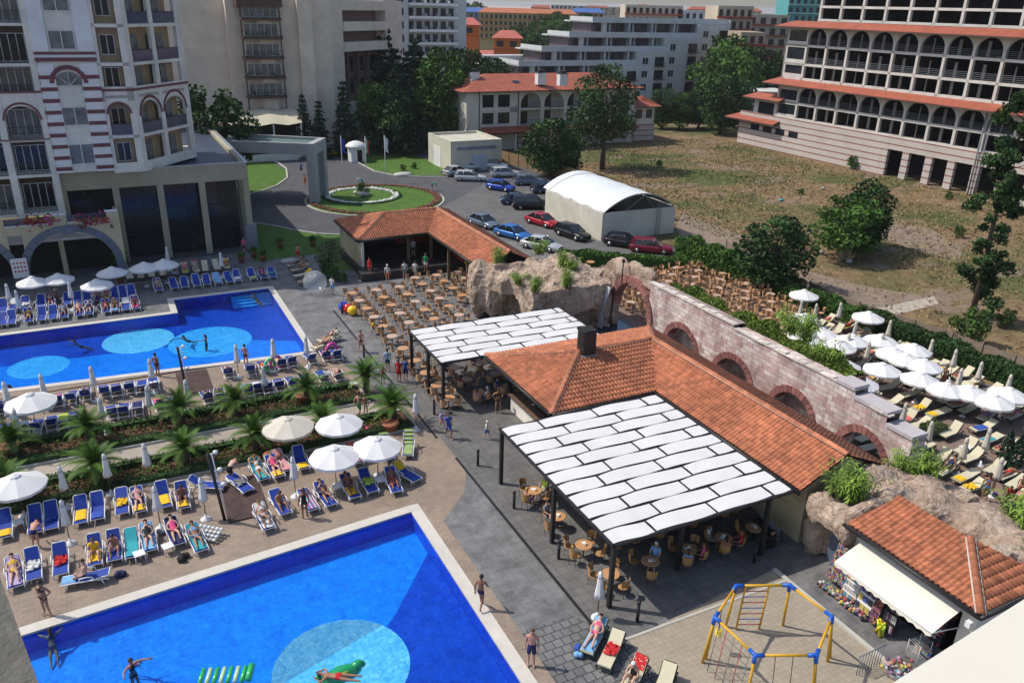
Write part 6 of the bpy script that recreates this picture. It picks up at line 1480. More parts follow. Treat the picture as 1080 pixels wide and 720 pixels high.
# ================================================================ LOUNGERS, TOWELS, PARASOLS, TABLES
ORD = ['first','second','third','fourth','fifth','sixth','seventh','eighth','ninth','tenth','eleventh','twelfth','thirteenth','fourteenth','fifteenth','sixteenth','seventeenth','eighteenth','nineteenth','twentieth']+[a+b for a in ('twenty-','thirty-','forty-','fifty-','sixty-') for b in ('first','second','third','fourth','fifth','sixth','seventh','eighth','ninth')]+['last']*9
sling = M('blue_sling',(.012,.045,.30),.7,.08,8); creamc = M('cream_cushion',(.56,.52,.38),.85,.05,3,.1); dkpl = M('dark_plastic',(.015,.03,.028),.4,.1,2)
def lounger_proto(th, blue=True):
    t = thing('sun_lounger','x','sun lounger'); fm = plw if blue else dkpl; sm = sling if blue else creamc
    c, s = math.cos(th), math.sin(th); hz = .33; hy = .22; BL = .74
    f = MB()
    for x in (-.31,.31):
        f.tube([(x,-.97,hz-.10),(x,-.93,hz-.01),(x,-.4,hz),(x,hy,hz),(x,.86,hz-.02),(x,.97,hz-.10)],.03,6)
    for y in (-.93,-.3,hy,.9): f.box(-.31,.31,y-.02,y+.02,hz-.035,hz-.005)
    part('frame', f, fm, t, local=True)
    for x in (-.31,.31):
        for y,yy in ((-.72,-.80),(.66,.76)): part('leg', MB().tube([(x,y,hz),(x,yy,.0)],[.032,.024],6), fm, t, local=True)
    if blue:
        for x in (-.36,.36): part('armrest', MB().tube([(x,-.22,hz),(x,-.16,hz+.2),(x,.12,hz+.24),(x,.34,hz+.2),(x*.9,.42,hz+.02)],.026,6), fm, t, local=True)
    th_ = .02 if blue else .07
    part('seat', MB().add([(-.28,-.93,hz),(.28,-.93,hz),(.28,hy,hz),(-.28,hy,hz),(-.28,-.93,hz+th_),(.28,-.93,hz+th_),(.28,hy,hz+th_),(-.28,hy,hz+th_)],[(0,3,2,1),(4,5,6,7),(0,1,5,4),(1,2,6,5),(2,3,7,6),(3,0,4,7)]), sm, t, local=True)
    y1, z1 = hy+BL*c, hz+BL*s; n = (-s*th_, c*th_)
    bk = part('backrest', MB().add([(-.27,hy,hz),(.27,hy,hz),(.27,y1,z1),(-.27,y1,z1),(-.27,hy+n[0],hz+n[1]),(.27,hy+n[0],hz+n[1]),(.27,y1+n[0],z1+n[1]),(-.27,y1+n[0],z1+n[1])],[(0,3,2,1),(4,5,6,7),(0,1,5,4),(1,2,6,5),(2,3,7,6),(3,0,4,7)]), sm, t, local=True)
    part('back_frame', MB().tube([(-.29,hy,hz),(-.29,y1-.02,z1-.02),(-.22,y1+.03*c,z1+.03*s),(.22,y1+.03*c,z1+.03*s),(.29,y1-.02,z1-.02),(.29,hy,hz)],.026,6), fm, t, local=True)
    return t
LP = {('b',k): lounger_proto(rad(a),True) for k,a in ((0,52),(1,34),(2,10))}
LP.update({('c',k): lounger_proto(rad(a),False) for k,a in ((0,50),(1,32),(2,8))})
def prof_z(y, th): return .36 if y < .22 else .36+(y-.22)*math.tan(th)
def towel_mesh(th, y0, y1, w=.5, crump=0, seed=0, cush=0):
    rs = random.Random(seed); n, m = 14, 7; vs = []
    for i in range(n+1):
        y = y0+(y1-y0)*i/n
        for j in range(m+1):
            x = -w/2+w*j/m; z = prof_z(y, th)+.03+cush+(rs.uniform(0,crump) if crump else .008*math.sin(i*1.7+j))
            edge = .10 if j in (0,m) and w > .52 else 0
            vs.append((x+rs.uniform(-crump,crump)*.5, y+rs.uniform(-crump,crump)*.3, z-edge))
    mb = MB(); mb.add(vs,[(i*(m+1)+j,i*(m+1)+j+1,(i+1)*(m+1)+j+1,(i+1)*(m+1)+j) for i in range(n) for j in range(m)],0,None,True); return mb.mesh('towel', CLO['yellow'])
TWC = {}
def striped(name, cols, sc=9, axis=0):
    m, nt, b = newmat('towel_'+name, .9, 0, .2); tc = coords(nt); sp = node(nt,'ShaderNodeSeparateXYZ'); nt.links.new(tc, sp.inputs[0]); mt = node(nt,'ShaderNodeMath',operation='MULTIPLY'); nt.links.new(sp.outputs[axis], mt.inputs[0]); mt.inputs[1].default_value = sc
    fr = node(nt,'ShaderNodeMath',operation='FRACT'); nt.links.new(mt.outputs[0], fr.inputs[0]); c = ramp(nt, fr.outputs[0], [(i/len(cols),c_) for i,c_ in enumerate(cols)], 'CONSTANT'); nt.links.new(c, b.inputs['Base Color']); CLO[name] = m
GOODV = 0
striped('redblue',[(.5,.04,.1),(.05,.1,.4),(.55,.5,.5),(.02,.3,.45)],5); striped('beach',[(.03,.35,.45),(.6,.55,.5),(.1,.1,.4)],4,1); striped('limeblack',[(.45,.6,.1),(.02,.02,.02),(.35,.5,.35)],7,1); striped('floral',[(.5,.1,.1),(.6,.4,.2),(.1,.25,.2),(.6,.5,.45)],6,1)
def towel(kind, th, color, loc, rot, label, cush=0, group='towels on the sun loungers'):
    key = (kind, round(th,2), cush)
    if key not in TWC:
        TWC[key] = towel_mesh(th, *{'full':(-.9,.80,.5,0,1),'seat':(-.75,.15,.6,.015,2),'heap':(-.35,.25,.48,.14,3),'back':(.3,.22+.7*math.cos(th),.5,.02,4),'foot':(-.9,-.35,.62,.02,5)}[kind], cush)
    o = solo('towel', label, 'towel', None, None, loc, rot, group, mesh=TWC[key]); o.material_slots[0].link = 'OBJECT'; o.material_slots[0].material = CLO[color]; return o
ANG = {('b',0):52,('b',1):34,('b',2):10,('c',0):50,('c',1):32,('c',2):8}
TW_NAMES = dict(redblue='red and blue striped', beach='teal beach', limeblack='lime and black patterned', floral='flowery')
ROWS = {}
def lounger(row, a, b, rot=0, kind=('b',1), tw=None, who=None, extra='', z=0, noun='blue'):
    n = ROWS.get(row, 0); ROWS[row] = n+1
    txt = '%s %s lounger from the left, %s' % (ORD[n], noun, row)
    if tw: txt += ', %s towel' % TW_NAMES.get(tw[1], tw[1])
    elif extra: txt += ', '+extra
    place(LP[kind], (a,b,z), rot, txt, 'sun loungers in the '+row); th = rad(ANG[kind]); cush = .045 if kind[0] == 'c' else 0
    if tw: towel(tw[0], th, tw[1], (a,b,z), rot, '%s towel on the %s lounger, %s' % (TW_NAMES.get(tw[1],tw[1]), ORD[n], row), cush)
    if who:
        pose, skin, hair, wear, desc = who[:5]; long = len(who) > 5
        person('%s, %s lounger, %s' % (desc, ORD[n], row), pose, (a,b,z+.01+cush), rot, skin, hair, wear, long)
def spot(px, py, z=.35): return at(px, py, z)
T_ = lambda c: (('trunks', c),)
BK = lambda c: (('trunks', c),('bikini_top', c))
# front row at the near pool: (foot x, foot y, rot degrees, kind, towel, who)
R1 = 'near pool front row'
for px,py,r,kd,tw,who in [
 (17,618,6,1,('full','lilac'),('recline',1,1,BK('yellow'),'sunbather on a lilac towel at the left edge')),
 (36,610,3,0,('heap','white'),None),(64,605,0,0,('heap','red'),None),
 (100,595,-2,0,('seat','yellow'),('sitgrd',1,1,(('shirt','yellow'),),'child wrapped in a yellow towel')),(121,590,-2,0,('heap','lilac'),('sitgrd',0,0,(('trunks','yellow'),),'child with yellow towel round the waist')),
 (140,587,-1,1,('full','teal'),None),(159,580,2,1,('full','sky'),('recline',1,0,(('swimsuit','black'),),'woman in a black swimsuit','l')),(189,573,7,1,('full','navy'),('recline',1,0,(('swimsuit','pink'),),'woman in a pink swimsuit','l')),(213,580,8,1,('full','teal'),('recline',0,1,BK('sky'),'sunbather with one arm over the face','l')),
 (284,557,6,1,('full','white'),('recline',0,2,BK('white'),'slim sunbather on a white towel','l')),(302,541,8,1,None,('sitgrd',0,0,T_('navy'),'bare chested man hunched on the lounger')),(331,537,5,2,('full','redblue'),None),
 (350,532,8,1,None,('recline',0,1,BK('navy'),'sunbather with crossed legs in shadow of the parasol','l')),(375,524,3,1,('seat','yellow'),('recline',2,0,T_('black'),'tanned man reading')),(394,518,2,1,('heap','lime'),None),(419,518,-4,0,('heap','coral'),('recline',2,1,T_('red'),'dark sunbather with a red towel'))]:
    a,b = at(px,py,.3); th_ = rad(r); lounger(R1, a-.9*math.sin(-th_)*-1*0+.9*math.sin(-th_), b+.9*math.cos(th_), th_, ('b',kd), tw, who)
R2 = 'near pool second row'
for px,py,r,kd,tw,who in [(5,566,2,0,('foot','yellow'),None),(37,561,0,0,('foot','blue'),None),(54,557,0,0,('heap','blue'),None),(85,551,-2,0,('seat','yellow'),None),(103,547,-2,0,('foot','blue'),None),(129,541,-2,1,('heap','yellow'),None),
 (148,539,2,1,('foot','yellow'),('recline',1,1,BK('rose'),'sunbather in a rose bikini','l')),(175,534,2,0,('seat','yellow'),None),(194,535,-2,0,('foot','yellow'),('sitgrd',2,0,T_('black'),'tanned man sitting up on the lounger')),(236,512,62,1,None,None),
 (262,517,20,2,('heap','grey'),None),(279,505,8,1,('full','teal'),('supine',0,2,BK('white'),'blond sunbather on a teal towel','l')),(295,502,6,1,('foot','yellow'),('recline',1,2,(('swimsuit','pink'),),'child in pink','l')),(303,496,8,1,('full','rose'),None),(321,494,0,0,('foot','yellow'),None),
 (378,488,0,1,('full','coral'),('prone',0,1,T_('coral'),'sunbather lying under the white parasol')),(411,483,-6,0,('full','limeblack'),None)]:
    a,b = at(px,py,.3); th_ = rad(r); lounger(R2, a-.9*math.sin(th_), b+.9*math.cos(th_), th_, ('b',kd), tw, who)
R3 = 'near palm bed end'
for px,py,r,kd,tw,who in [(430,480,-22,0,('full','limeblack'),None),(440,506,22,1,('back','yellow'),None)]:
    a,b = at(px,py,.3); th_ = rad(r); lounger(R3, a-.9*math.sin(th_), b+.9*math.cos(th_), th_, ('b',kd), tw, who)
a,b = at(90,608,.35); lounger('sideways before the front row', a,b,rad(-98),('b',2),('foot','sky'),('sit',1,1,T_('navy'),'bare backed man sitting sideways'))
# middle rows between far pool and palm bed, seen from behind
R4 = 'far pool edge row'; i = 0
for px,py,tw,who in [(-8,432,None,None),(2,430,('full','blue'),None),(12,429,None,None),(47,428,('seat','blue'),None),(60,425,('seat','pink'),None),(75,422,('back','yellow'),None),(90,420,('heap','yellow'),('recline',0,0,T_('red'),'sunbather beside the closed parasol')),(110,416,None,None),(123,414,None,None),(137,412,('back','green'),None),(150,409,None,None),(162,404,None,None),
  (241,393,('heap','lime'),('recline',1,1,T_('white'),'seated bather looking at the pool')),(265,391,None,None),(279,388,('heap','orange'),None),(300,388,('seat','yellow'),None),(309,383,('back','blue'),None),(328,378,('back','sky'),None),(345,376,('heap','pink'),('recline',2,0,T_('orange'),'tanned bather behind the pink float')),(358,377,None,None)]:
    a,b = at(px,py,.4); lounger(R4, a, 20.3+random.uniform(-.15,.15), rad(180+random.uniform(-5,5)), ('b',random.choice((0,0,1))), tw, who)
R5 = 'far palm bed row'
for px,py,tw,who in [(-5,470,None,None),(8,468,('seat','blue'),None),(22,466,('back','green'),None),(37,462,('back','yellow'),None),(54,459,None,None),(66,458,('full','lime'),None),(78,455,('back','yellow'),None),(119,448,None,None),(132,446,None,None),(147,444,('seat','navy'),None),(171,440,('full','pink'),('recline',1,0,BK('pink'),'sunbather on a bright pink towel','l')),(181,436,('seat','blue'),None),(222,429,('back','yellow'),('recline',0,0,T_('orange'),'bather with folded arms')),(236,427,None,('recline',0,1,T_('black'),'bather half hidden by palm fronds')),
  (266,421,('full','teal'),('recline',1,2,BK('orange'),'bather on a teal towel','l')),(277,420,('seat','white'),None),(287,418,('back','lime'),None),(300,416,('back','yellow'),None),(314,413,('back','yellow'),None),(329,411,('seat','blue'),None),(347,407,('back','sky'),None),(362,404,('full','floral'),('recline',1,1,BK('rose'),'bather beside the small white table','l'))]:
    a,b = at(px,py,.4); lounger(R5, a, 16.95+random.uniform(-.12,.12), rad(180+random.uniform(-5,5)), ('b',random.choice((0,0,1))), tw, who)
# hotel side of the far pool, three rows
COLS_ = ['yellow','red','sky','white','pink','lime','blue','coral','teal']
rs = random.Random(12)
WEAR = [T_('red'),T_('blue'),BK('pink'),BK('teal'),T_('black'),(('swimsuit','navy'),),BK('yellow')]
DESC = ['bather in red trunks','bather in blue trunks','woman in a pink bikini','woman in a teal bikini','bather in black trunks','woman in a navy swimsuit','woman in a yellow bikini']
def autorow(row, pts, bfix, kinds, ptow, pwho, rot0=0, noun='blue', z=0, fam='b', jit=4):
    for px,py in pts:
        a,b = at(px,py,.35+z); tw = (rs.choice(['seat','heap','full','back','foot']), rs.choice(COLS_)) if rs.random() < ptow else None; w_ = None
        if rs.random() < pwho:
            k = rs.randrange(len(WEAR)); w_ = (rs.choice(['recline','recline','supine','sitgrd']), rs.randrange(4), rs.randrange(3), WEAR[k], DESC[k])
        lounger(row, a, bfix if bfix else b, rad(rot0+rs.uniform(-jit,jit)), (fam,rs.choice(kinds)), tw, w_, z=z, noun=noun)
autorow('pool side row below the arches',[(-9,343),(3,341),(12,339),(30,337),(44,335),(56,334),(67,332),(83,330),(94,329),(112,326),(122,325),(133,323),(143,322)],37.4-.6,[0,0,1],.6,.6)
autorow('second row below the hotel arches',[(3,326),(14,324),(26,325),(43,321),(53,321),(71,319),(82,318),(92,315),(103,314),(113,314),(121,312),(130,311),(139,310)],40.0,[0,0,1],.5,.3)
autorow('row by the pool corner steps',[(167,304),(184,303),(196,303),(209,302),(220,301),(231,299),(244,299),(252,296),(267,293),(278,291),(288,290)],40.9,[0,1],.6,.45)
autorow('back row against the hotel glass front',[(137,293),(149,291),(160,290),(172,288),(185,288),(196,287),(207,285),(217,284),(228,281),(239,280)],44.9,[0,0],.4,.4,noun='pale cushioned',fam='c')
autorow('short row beside the stage shrubs',[(313,281),(316,286),(320,291),(325,296)],None,[1],.5,.7,80,'cream','',0) if 0 else None
for px,py,w_ in ((313,279,('supine',2,0,T_('black'),'tanned man')),(317,284,('recline',0,1,BK('orange'),'bather in orange')),(320,290,None),(325,296,('prone',3,1,T_('navy'),'sunburnt bather'))):
    a,b = at(px,py,.3); lounger('little stack beside the stage shrubs',a,b,rad(-75),('c',1),('back','yellow') if w_ is None else None,w_,noun='cream')
for px,py,w_ in ((342,364,('recline',0,0,T_('blue'),'man in blue trunks')),(347,357,('recline',1,2,BK('navy'),'woman beside him'))):
    a,b = at(px,py,.3); lounger('pair at the far pool corner',a,b,rad(-70),('c',1),None,w_,noun='cream')
# foreground cream loungers by the café
R6 = 'group below the canopy'
a,b = at(627,672,.35); lounger(R6,a,b,rad(-52),('c',1),('full','sky'),('recline',1,1,BK('pink'),'woman in a bright pink bikini with knee up','l'),noun='cream')
a,b = at(645,686,.35); lounger(R6,a,b,rad(-52),('c',1),('heap','red'),None,noun='cream')
a,b = at(668,714,.35); lounger(R6,a,b,rad(-60),('c',0),('back','red'),('sitgrd',1,3,(('swimsuit','black'),),'woman in a black swimsuit and white cap'),noun='cream')
a,b = at(700,722,.35); lounger(R6,a,b,rad(-52),('c',1),None,None,noun='cream')
# terrace beyond the wall: cream loungers in dark frames, heads to the right
TR = 'terrace'; q7 = lambda pts: [(810+x/4,300+y/4) for x,y in pts]; q8 = lambda pts: [(810+x/4,420+y/4) for x,y in pts]
tl = [(x,y,'c',None) for x,y in q7([(510,430),(570,440),(610,455),(520,495),(650,455),(680,460),(810,500),(850,520),(960,480),(1050,510),(1010,540),(755,370),(860,410),(940,445),(390,210),(350,300),(300,310),(830,400),(760,480),(440,400),(395,330),(600,400),(560,360),(470,370),(700,405),(780,350),(330,260),(640,380),(420,640),(445,680),(355,630)])]
tl += [(x,y,'c',t) for (x,y),t in zip(q7([(580,490),(535,465),(640,520),(335,175),(250,150),(245,125),(715,525),(690,495),(925,550),(910,600),(300,200),(450,255),(400,245),(600,345)]),['yellow','yellow','yellow','yellow','yellow','navy','pink','navy','lilac','blue','floral','coral','pink','orange'])]
tl += [(x,y,'c',None) for x,y in q8([(725,250),(755,295),(860,245),(960,290),(1015,315),(1055,350),(1000,265),(690,225),(945,250),(1075,300)])]+[(x,y,'c',t) for (x,y),t in zip(q8([(835,325),(855,375),(650,205),(1075,380)]),['yellow','yellow','sky','floral'])]
tl += [(x,y,'c',rs.choice([None,'yellow','teal','coral','white'])) for x,y in [(872,358),(880,372),(893,392),(905,378),(914,390),(902,366),(922,382),(926,402),(1003,455),(1015,440),(1030,452),(1045,462),(1060,470),(1075,482),(1020,490),(1000,478),(1068,520),(935,440),(922,425),(940,455)]]
seen = []
for ga in (27.4,29.6,31.9,34.2,36.6,38.9,41.0):
    for gb in range(-30,17):
        if rs.random() < .80: X = W(ga+rs.uniform(-.3,.3), gb*.80+rs.uniform(-.1,.1), .4)-Vector((0,0,CAM_H)); d_ = X.dot(FW); tl.append((540+CAM_F*X.dot(RT)/d_, 360-CAM_F*X.dot(UP)/d_, 'c', rs.choice([None,None,None,'yellow','yellow','coral','navy','teal','white'])))
for x,y,f,t in tl[:107]+tl[107:]:
    a,b = at(x,y,.4)
    if b > 11.5 or a > 42.2 or (b < -9 and a < 28+(-9-b)*.05 and a < 27.5) or (a < 27.2 and b < -8.5): continue
    if a < 26.6 and b > -9.5: a = 26.9
    if any(abs(a-p) < 1.7 and abs(b-q) < .70 for p,q,_ in seen): continue
    seen.append((a,b,t))
ranks = {}
for a,b,t in seen: ranks.setdefault(int((b+26)//1.7), []).append((a,b,t))
for r in sorted(ranks):
    for a,b,t in sorted(ranks[r]):
        w_ = None
        if rs.random() < .2: k = rs.randrange(len(WEAR)); w_ = (rs.choice(['recline','supine','prone']), rs.randrange(4), rs.randrange(3), WEAR[k], DESC[k])
        lounger('%s terrace rank back from the shop' % ORD[r], a, b, rad(-88+rs.uniform(-9,9)), ('c',rs.choice((0,1,1,2))), (rs.choice(('seat','foot','heap')), t) if t else None, w_, noun='cream', z=.012)
# ---- parasols
def parasol_open(canvas, R=1.35, H=2.35, drop=.55, n=8):
    t = thing('parasol','x','parasol'); mb = MB(); vs = [(0,0,H)]; K = 5
    for k in range(1,K+1):
        for j in range(n*2):
            an = math.pi*j/n; r = R*k/K*(1 if j%2==0 else .965); vs.append((r*math.cos(an), r*math.sin(an), H-drop*(k/K)**1.15-(0 if j%2==0 else .045*k/K)))
    fs = [(0,1+j,1+(j+1)%(2*n)) for j in range(2*n)]+[(1+(k-1)*2*n+j,1+k*2*n+j,1+k*2*n+(j+1)%(2*n),1+(k-1)*2*n+(j+1)%(2*n)) for k in range(1,K) for j in range(2*n)]
    mb.add(vs,fs,0,None,False)
    mb.add([(v[0],v[1],v[2]) for v in vs[1+(K-1)*2*n:]]+[(v[0]*.995,v[1]*.995,v[2]-.14) for v in vs[1+(K-1)*2*n:]],[(j,(j+1)%(2*n),2*n+(j+1)%(2*n),2*n+j) for j in range(2*n)],0)
    c = part('canopy', mb, canvas, t, local=True); part('vent_cap', MB().lathe([(.30,H-.10),(.24,H-.02),(.03,H+.07)],n=8,smooth=False), canvas, t, local=True)
    rb = MB()
    for j in range(n): an = 2*math.pi*j/n; rb.tube([(0,0,H-.02),(R*.97*math.cos(an),R*.97*math.sin(an),H-drop-.02)],.012,3)
    part('ribs', rb, plw, t, local=True); part('pole', MB().tube([(0,0,.05),(0,0,H+.08)],.024,8), wood, t, local=True); part('base', MB().lathe([(.27,0),(.27,.05),(.08,.09),(.05,.3)],n=14), plw, t, local=True); return t
def parasol_closed(canvas, H=2.45):
    t = thing('parasol','x','parasol'); prof = [(.03,0),(.09,-.1),(.10,-.28),(.13,-.7),(.17,-1.1),(.21,-1.32),(.12,-1.34)]
    part('canopy', MB().lathe([(r,H+z) for r,z in prof],n=16,amp=.22,lobes=6), canvas, t, local=True); part('tie', MB().lathe([(.115,H-.33),(.115,H-.28)],n=10), greyr, t, local=True)
    part('pole', MB().tube([(0,0,.05),(0,0,H+.05)],.024,8), wood, t, local=True); part('base', MB().lathe([(.27,0),(.27,.05),(.08,.09),(.05,.3)],n=14), plw, t, local=True); return t
PO, POC, PC, PCC = parasol_open(umbw), parasol_open(umbc,1.45), parasol_closed(umbw), parasol_closed(umbc)
def par(proto, px, py, H, label, rot=0, sc=1.0, tilt=None, base=None):
    a,b = at(px,py,H*sc); place(proto,(a,b,0),rot,label,sc=sc)
for px,py,sc,lab in [(30,414,1.05,'large white open parasol at the left end by the far pool edge'),(15,500,1.0,'open white parasol over the second row, cut by the left edge'),(357,437,1.0,'upright white open parasol, topmost of the trio by the near palm bed'),(352,471,1.0,'open white parasol in the lower middle of the trio'),(397,461,1.0,'open white parasol at the right of the trio'),
  (33,291,.95,'open white parasol in front of the arcade, leftmost'),(60,288,.95,'open white parasol touching the leftmost one by the arcade'),(101,294,.95,'open white parasol nearer the pool than its neighbours at the arcade'),(117,281,.95,'open white parasol by the potted shrub at the arcade pillar'),(151,276,.95,'open white parasol, left of the pair by the glass front'),(172,273,.95,'open white parasol, right of the pair by the glass front')]:
    par(PO,px,py,2.4,lab,rs.uniform(0,1),sc)
par(POC,303,440,2.4,'off white open parasol leaning over the second row, left of the trio')
tpo = [(849,305),(850,330),(851,349),(917,328),(886,358),(890,378),(908,396),(944,366),(957,372),(932,382),(976,378),(972,392),(1000,403),(1024,406),(953,445),(868,345),(900,352),(930,352),(1050,415),(1066,408),(965,362)]
for i,(px,py) in enumerate(tpo):
    lab = ['open white parasol furthest back beside the café chairs','open white parasol just in front of the furthest one','open white parasol third from the back at the wall end','lone open white parasol against the hedge','open white parasol above the wall top bamboo','open white parasol low behind the wall capping','open white parasol nearest the stepped wall end','high open white parasol in the middle of the overlapping cluster','open white parasol half under the high one of the cluster','low open white parasol at the near side of the cluster','open white parasol at the right side of the cluster','open white parasol in front of the cluster over yellow towels','open white parasol left of the last overlapping pair','open white parasol right of the last overlapping pair','open white parasol behind the lowest step of the stone wall','open white parasol behind the third from the back','open white parasol just left of the lone hedge one','open white parasol below the lone hedge one','open white parasol right of the last overlapping pair, lower','open white parasol furthest right under the hedge','open white parasol at the top of the cluster by the hedge'][i]
    par(PO,px,py,2.4,lab,rs.uniform(0,1),.93)
for px,py,lab in [(3,402,'at the left edge by the far pool'),(42,394,'by the far pool beside the big open parasol'),(95,386,'by the far pool, right of the flowery lounger'),(157,378,'by the far pool left of the shower deck'),(248,363,'by the far pool right of the shower deck'),(287,357,'by the far pool behind the yellow lounger'),(322,354,'leaning at the corner of the far pool'),
  (14,431,'over the palm bed row at left'),(104,419,'half hidden by a palm in the far bed row'),(154,407,'over the far bed row, left of the lamp pole'),(195,400,'right behind the lamp pole of the far bed row'),(277,386,'over the far bed row beside the yellow towels'),
  (62,491,'tall at the left of the second row, above the hedge'),(109,478,'tall in front of the palm behind the second row'),(151,467,'on the path between the palm beds'),(64,527,'over the gap between the near rows'),(162,512,'between the yellow towels of the second row'),(211,503,'beside the leaning lamp pole of the near pool'),(308,481,'left of the lower open parasol'),(438,415,'at the right end of the palm beds'),(634,602,'beside the pole of the nearest café canopy'),
  (6,299,'at the left edge before the arcade'),(16,306,'second at left before the arcade'),(72,297,'leaning before the arcade arch'),(175,260,'tall behind the glass front parasols'),(232,266,'beside the last pale loungers at the glass front')]:
    par(PC,px,py,2.45,'closed white parasol '+lab,rs.uniform(0,1),1.0)
for i,(x,y) in enumerate([(145,65),(207,80),(310,75),(375,155),(345,205),(215,150),(430,240),(487,205),(520,150),(697,230),(797,273),(820,352),(905,325),(1028,378),(585,498),(695,575),(843,645),(940,605)]+[(843,645)]*0):
    px,py = 810+x/4,300+y/4; lab = ['behind the furthest open one','beside the navy towel','against the hedge by the yellow towel','in front of the lone open parasol','left of the lone open parasol','under the third open parasol','left of the overlapping cluster','behind the cluster','against the hedge, right of the lone open one','against the hedge behind the cluster','against the hedge, right of the cluster','between the last overlapping pair and the hedge','against the hedge at the right','at the right edge above the cream loungers','behind the stepped wall','beside the grassy shrub','over the long cream loungers','left of the little cypresses'][i]
    par(PCC,px,py,2.45,'closed beige parasol '+lab,rs.uniform(0,1),1.0)
par(PCC,1058,482,2.45,'closed beige parasol at the right edge near the woman in a bikini')
# ---- café tables and chairs
def table_proto():
    t = thing('cafe_table','x','table'); part('tabletop', MB().lathe([(.02,.70),(.40,.70),(.42,.72),(.40,.745),(.02,.745)],n=18,smooth=False), tabletop, t, local=True)
    part('pedestal', MB().tube([(0,0,.03),(0,0,.70)],.03,6).tube([(-.25,0,.02),(.25,0,.02)],.025,4).tube([(0,-.25,.02),(0,.25,.02)],.025,4), black, t, local=True); return t
def chair_parts():
    seat = MB().lathe([(.02,.43),(.21,.43),(.235,.45),(.21,.475),(.02,.475)],n=12,smooth=False)
    back = MB(); vs = []
    for i in range(9):
        an = rad(-70+140*i/8); r = .24
        for z,k in ((.56,1.0),(.70,1.06),(.90-.0+ .06*math.cos(an),1.12)): vs.append((r*k*math.sin(an), .02+r*k*math.cos(an), z))
    back.add(vs,[(3*i+j,3*i+3+j,3*i+4+j,3*i+1+j) for i in range(8) for j in range(2)],0,None,True)
    fr = MB()
    for x,y in ((-.17,-.17),(.17,-.17),(-.17,.18),(.17,.18)): fr.tube([(x*.9,y*.9,.44),(x*1.12,y*1.12,0)],.013,4)
    for i in (0,4,8): an = rad(-70+140*i/8); fr.tube([(.2*math.sin(an),.2*math.cos(an),.44),(.27*math.sin(an),.02+.27*math.cos(an),.93)],.012,4)
    return seat, back, fr
TB = table_proto()
def chair_proto():
    t = thing('cafe_chair','x','chair'); s,b,f = chair_parts(); part('seat', s, wicker, t, local=True); part('backrest', b, wicker, t, local=True); part('frame', f, black, t, local=True); return t
CHP = chair_proto()
# single mesh chair for the far rows
s,b,f = chair_parts(); one = MB(); one.merge(s); one.merge(b); one.merge(f, mi=1); CHM = one.mesh('cafe_chair',[M('tan_wicker',(.50,.30,.16),.6,.2,20),black])
tm_ = MB().lathe([(.02,.70),(.40,.70),(.42,.72),(.40,.745),(.02,.745)],n=14,smooth=False); tm_.tube([(0,0,.03),(0,0,.70)],.03,5,mi=1); tm_.tube([(-.25,0,.02),(.25,0,.02)],.025,4,mi=1); TM = [tm_.mesh('cafe_table',[tabletop2,black]), tm_.mesh('cafe_table',[tabletop,black])]
AA = [6.1,8.22,10.35,12.5,14.6,16.7]; BB = [33.6,31.7,29.65,27.6,25.5,23.3,21.1,18.6,16.2,14.0,11.9,9.9]; nch = 0
for ia,a in enumerate(AA):
    for ib,b in enumerate(BB):
        if (b > 33 and a < 12) or (a > 12.6 and 18 < b < 27) or (a > 14 and b < 27.0 and b > 16) or (a > 16 and b < 28) or (a > 12 and 16 < b < 22): continue
        cov = b < 15.7
        o = solo('cafe_table','round café table, %s from the left, %s row from the stage%s'%(ORD[ia],ORD[ib],', under canopy' if cov else ''),'table',None,None,(a,b,.008),0,'café tables under the rear canopy' if cov else 'café tables facing the stage',mesh=TM[0 if b > 20 and rs.random()<.6 else 1])
        for k in range(4):
            if rs.random() < .08: continue
            an = rad(45+90*k+rs.uniform(-14,14)); r = rs.uniform(.58,.72); nch += 1
            solo('cafe_chair','wicker chair %s of the %s table in the %s row from the stage'%(['far right','far left','near left','near right'][k],ORD[ia],ORD[ib]),'chair',None,None,(a+r*math.cos(an),b+r*math.sin(an),.008),an-math.pi/2,'wicker chairs under the rear canopy' if cov else 'wicker chairs facing the stage',mesh=CHM)
napk = M('napkin_white',(.75,.75,.75),.8,.05,3)
for ia,a in enumerate([6.1,8.25,10.4,12.5,14.4]):
    for ib,b in enumerate([-1.8,-4.3,-6.8,-9.1]):
        if (ia,ib) in ((1,0),(4,0)): continue
        place(TB,(a,b,.008),0,'round wicker table under the near canopy, %s column from the pool, %s from the back' % (ORD[ia],ORD[ib]),'tables under the near canopy')
        mb = MB().obox((.05,0,.79),.10,.16,.09,.4); mb.obox((-.08,.1,.755),.2,.14,.012,.9)
        solo('menu_holder','white menu on the near canopy table, %s column from the pool, %s back' % (ORD[ia],ORD[ib]),'menu',mb,napk,(a,b,.008),rs.uniform(0,6),'menus on the near canopy tables')
        for k in range(4):
            if rs.random() < .12: continue
            an = rad((45 if ia else 30)+90*k+rs.uniform(-16,16)); r = rs.uniform(.62,.8)
            place(CHP,(a+r*math.cos(an),b+r*math.sin(an),.008),an-math.pi/2,'wicker chair %s of the table in %s column, %s from the back, near canopy' % (['far right','far left','near left','near right'][k],ORD[ia],ORD[ib]),'wicker chairs under the near canopy')
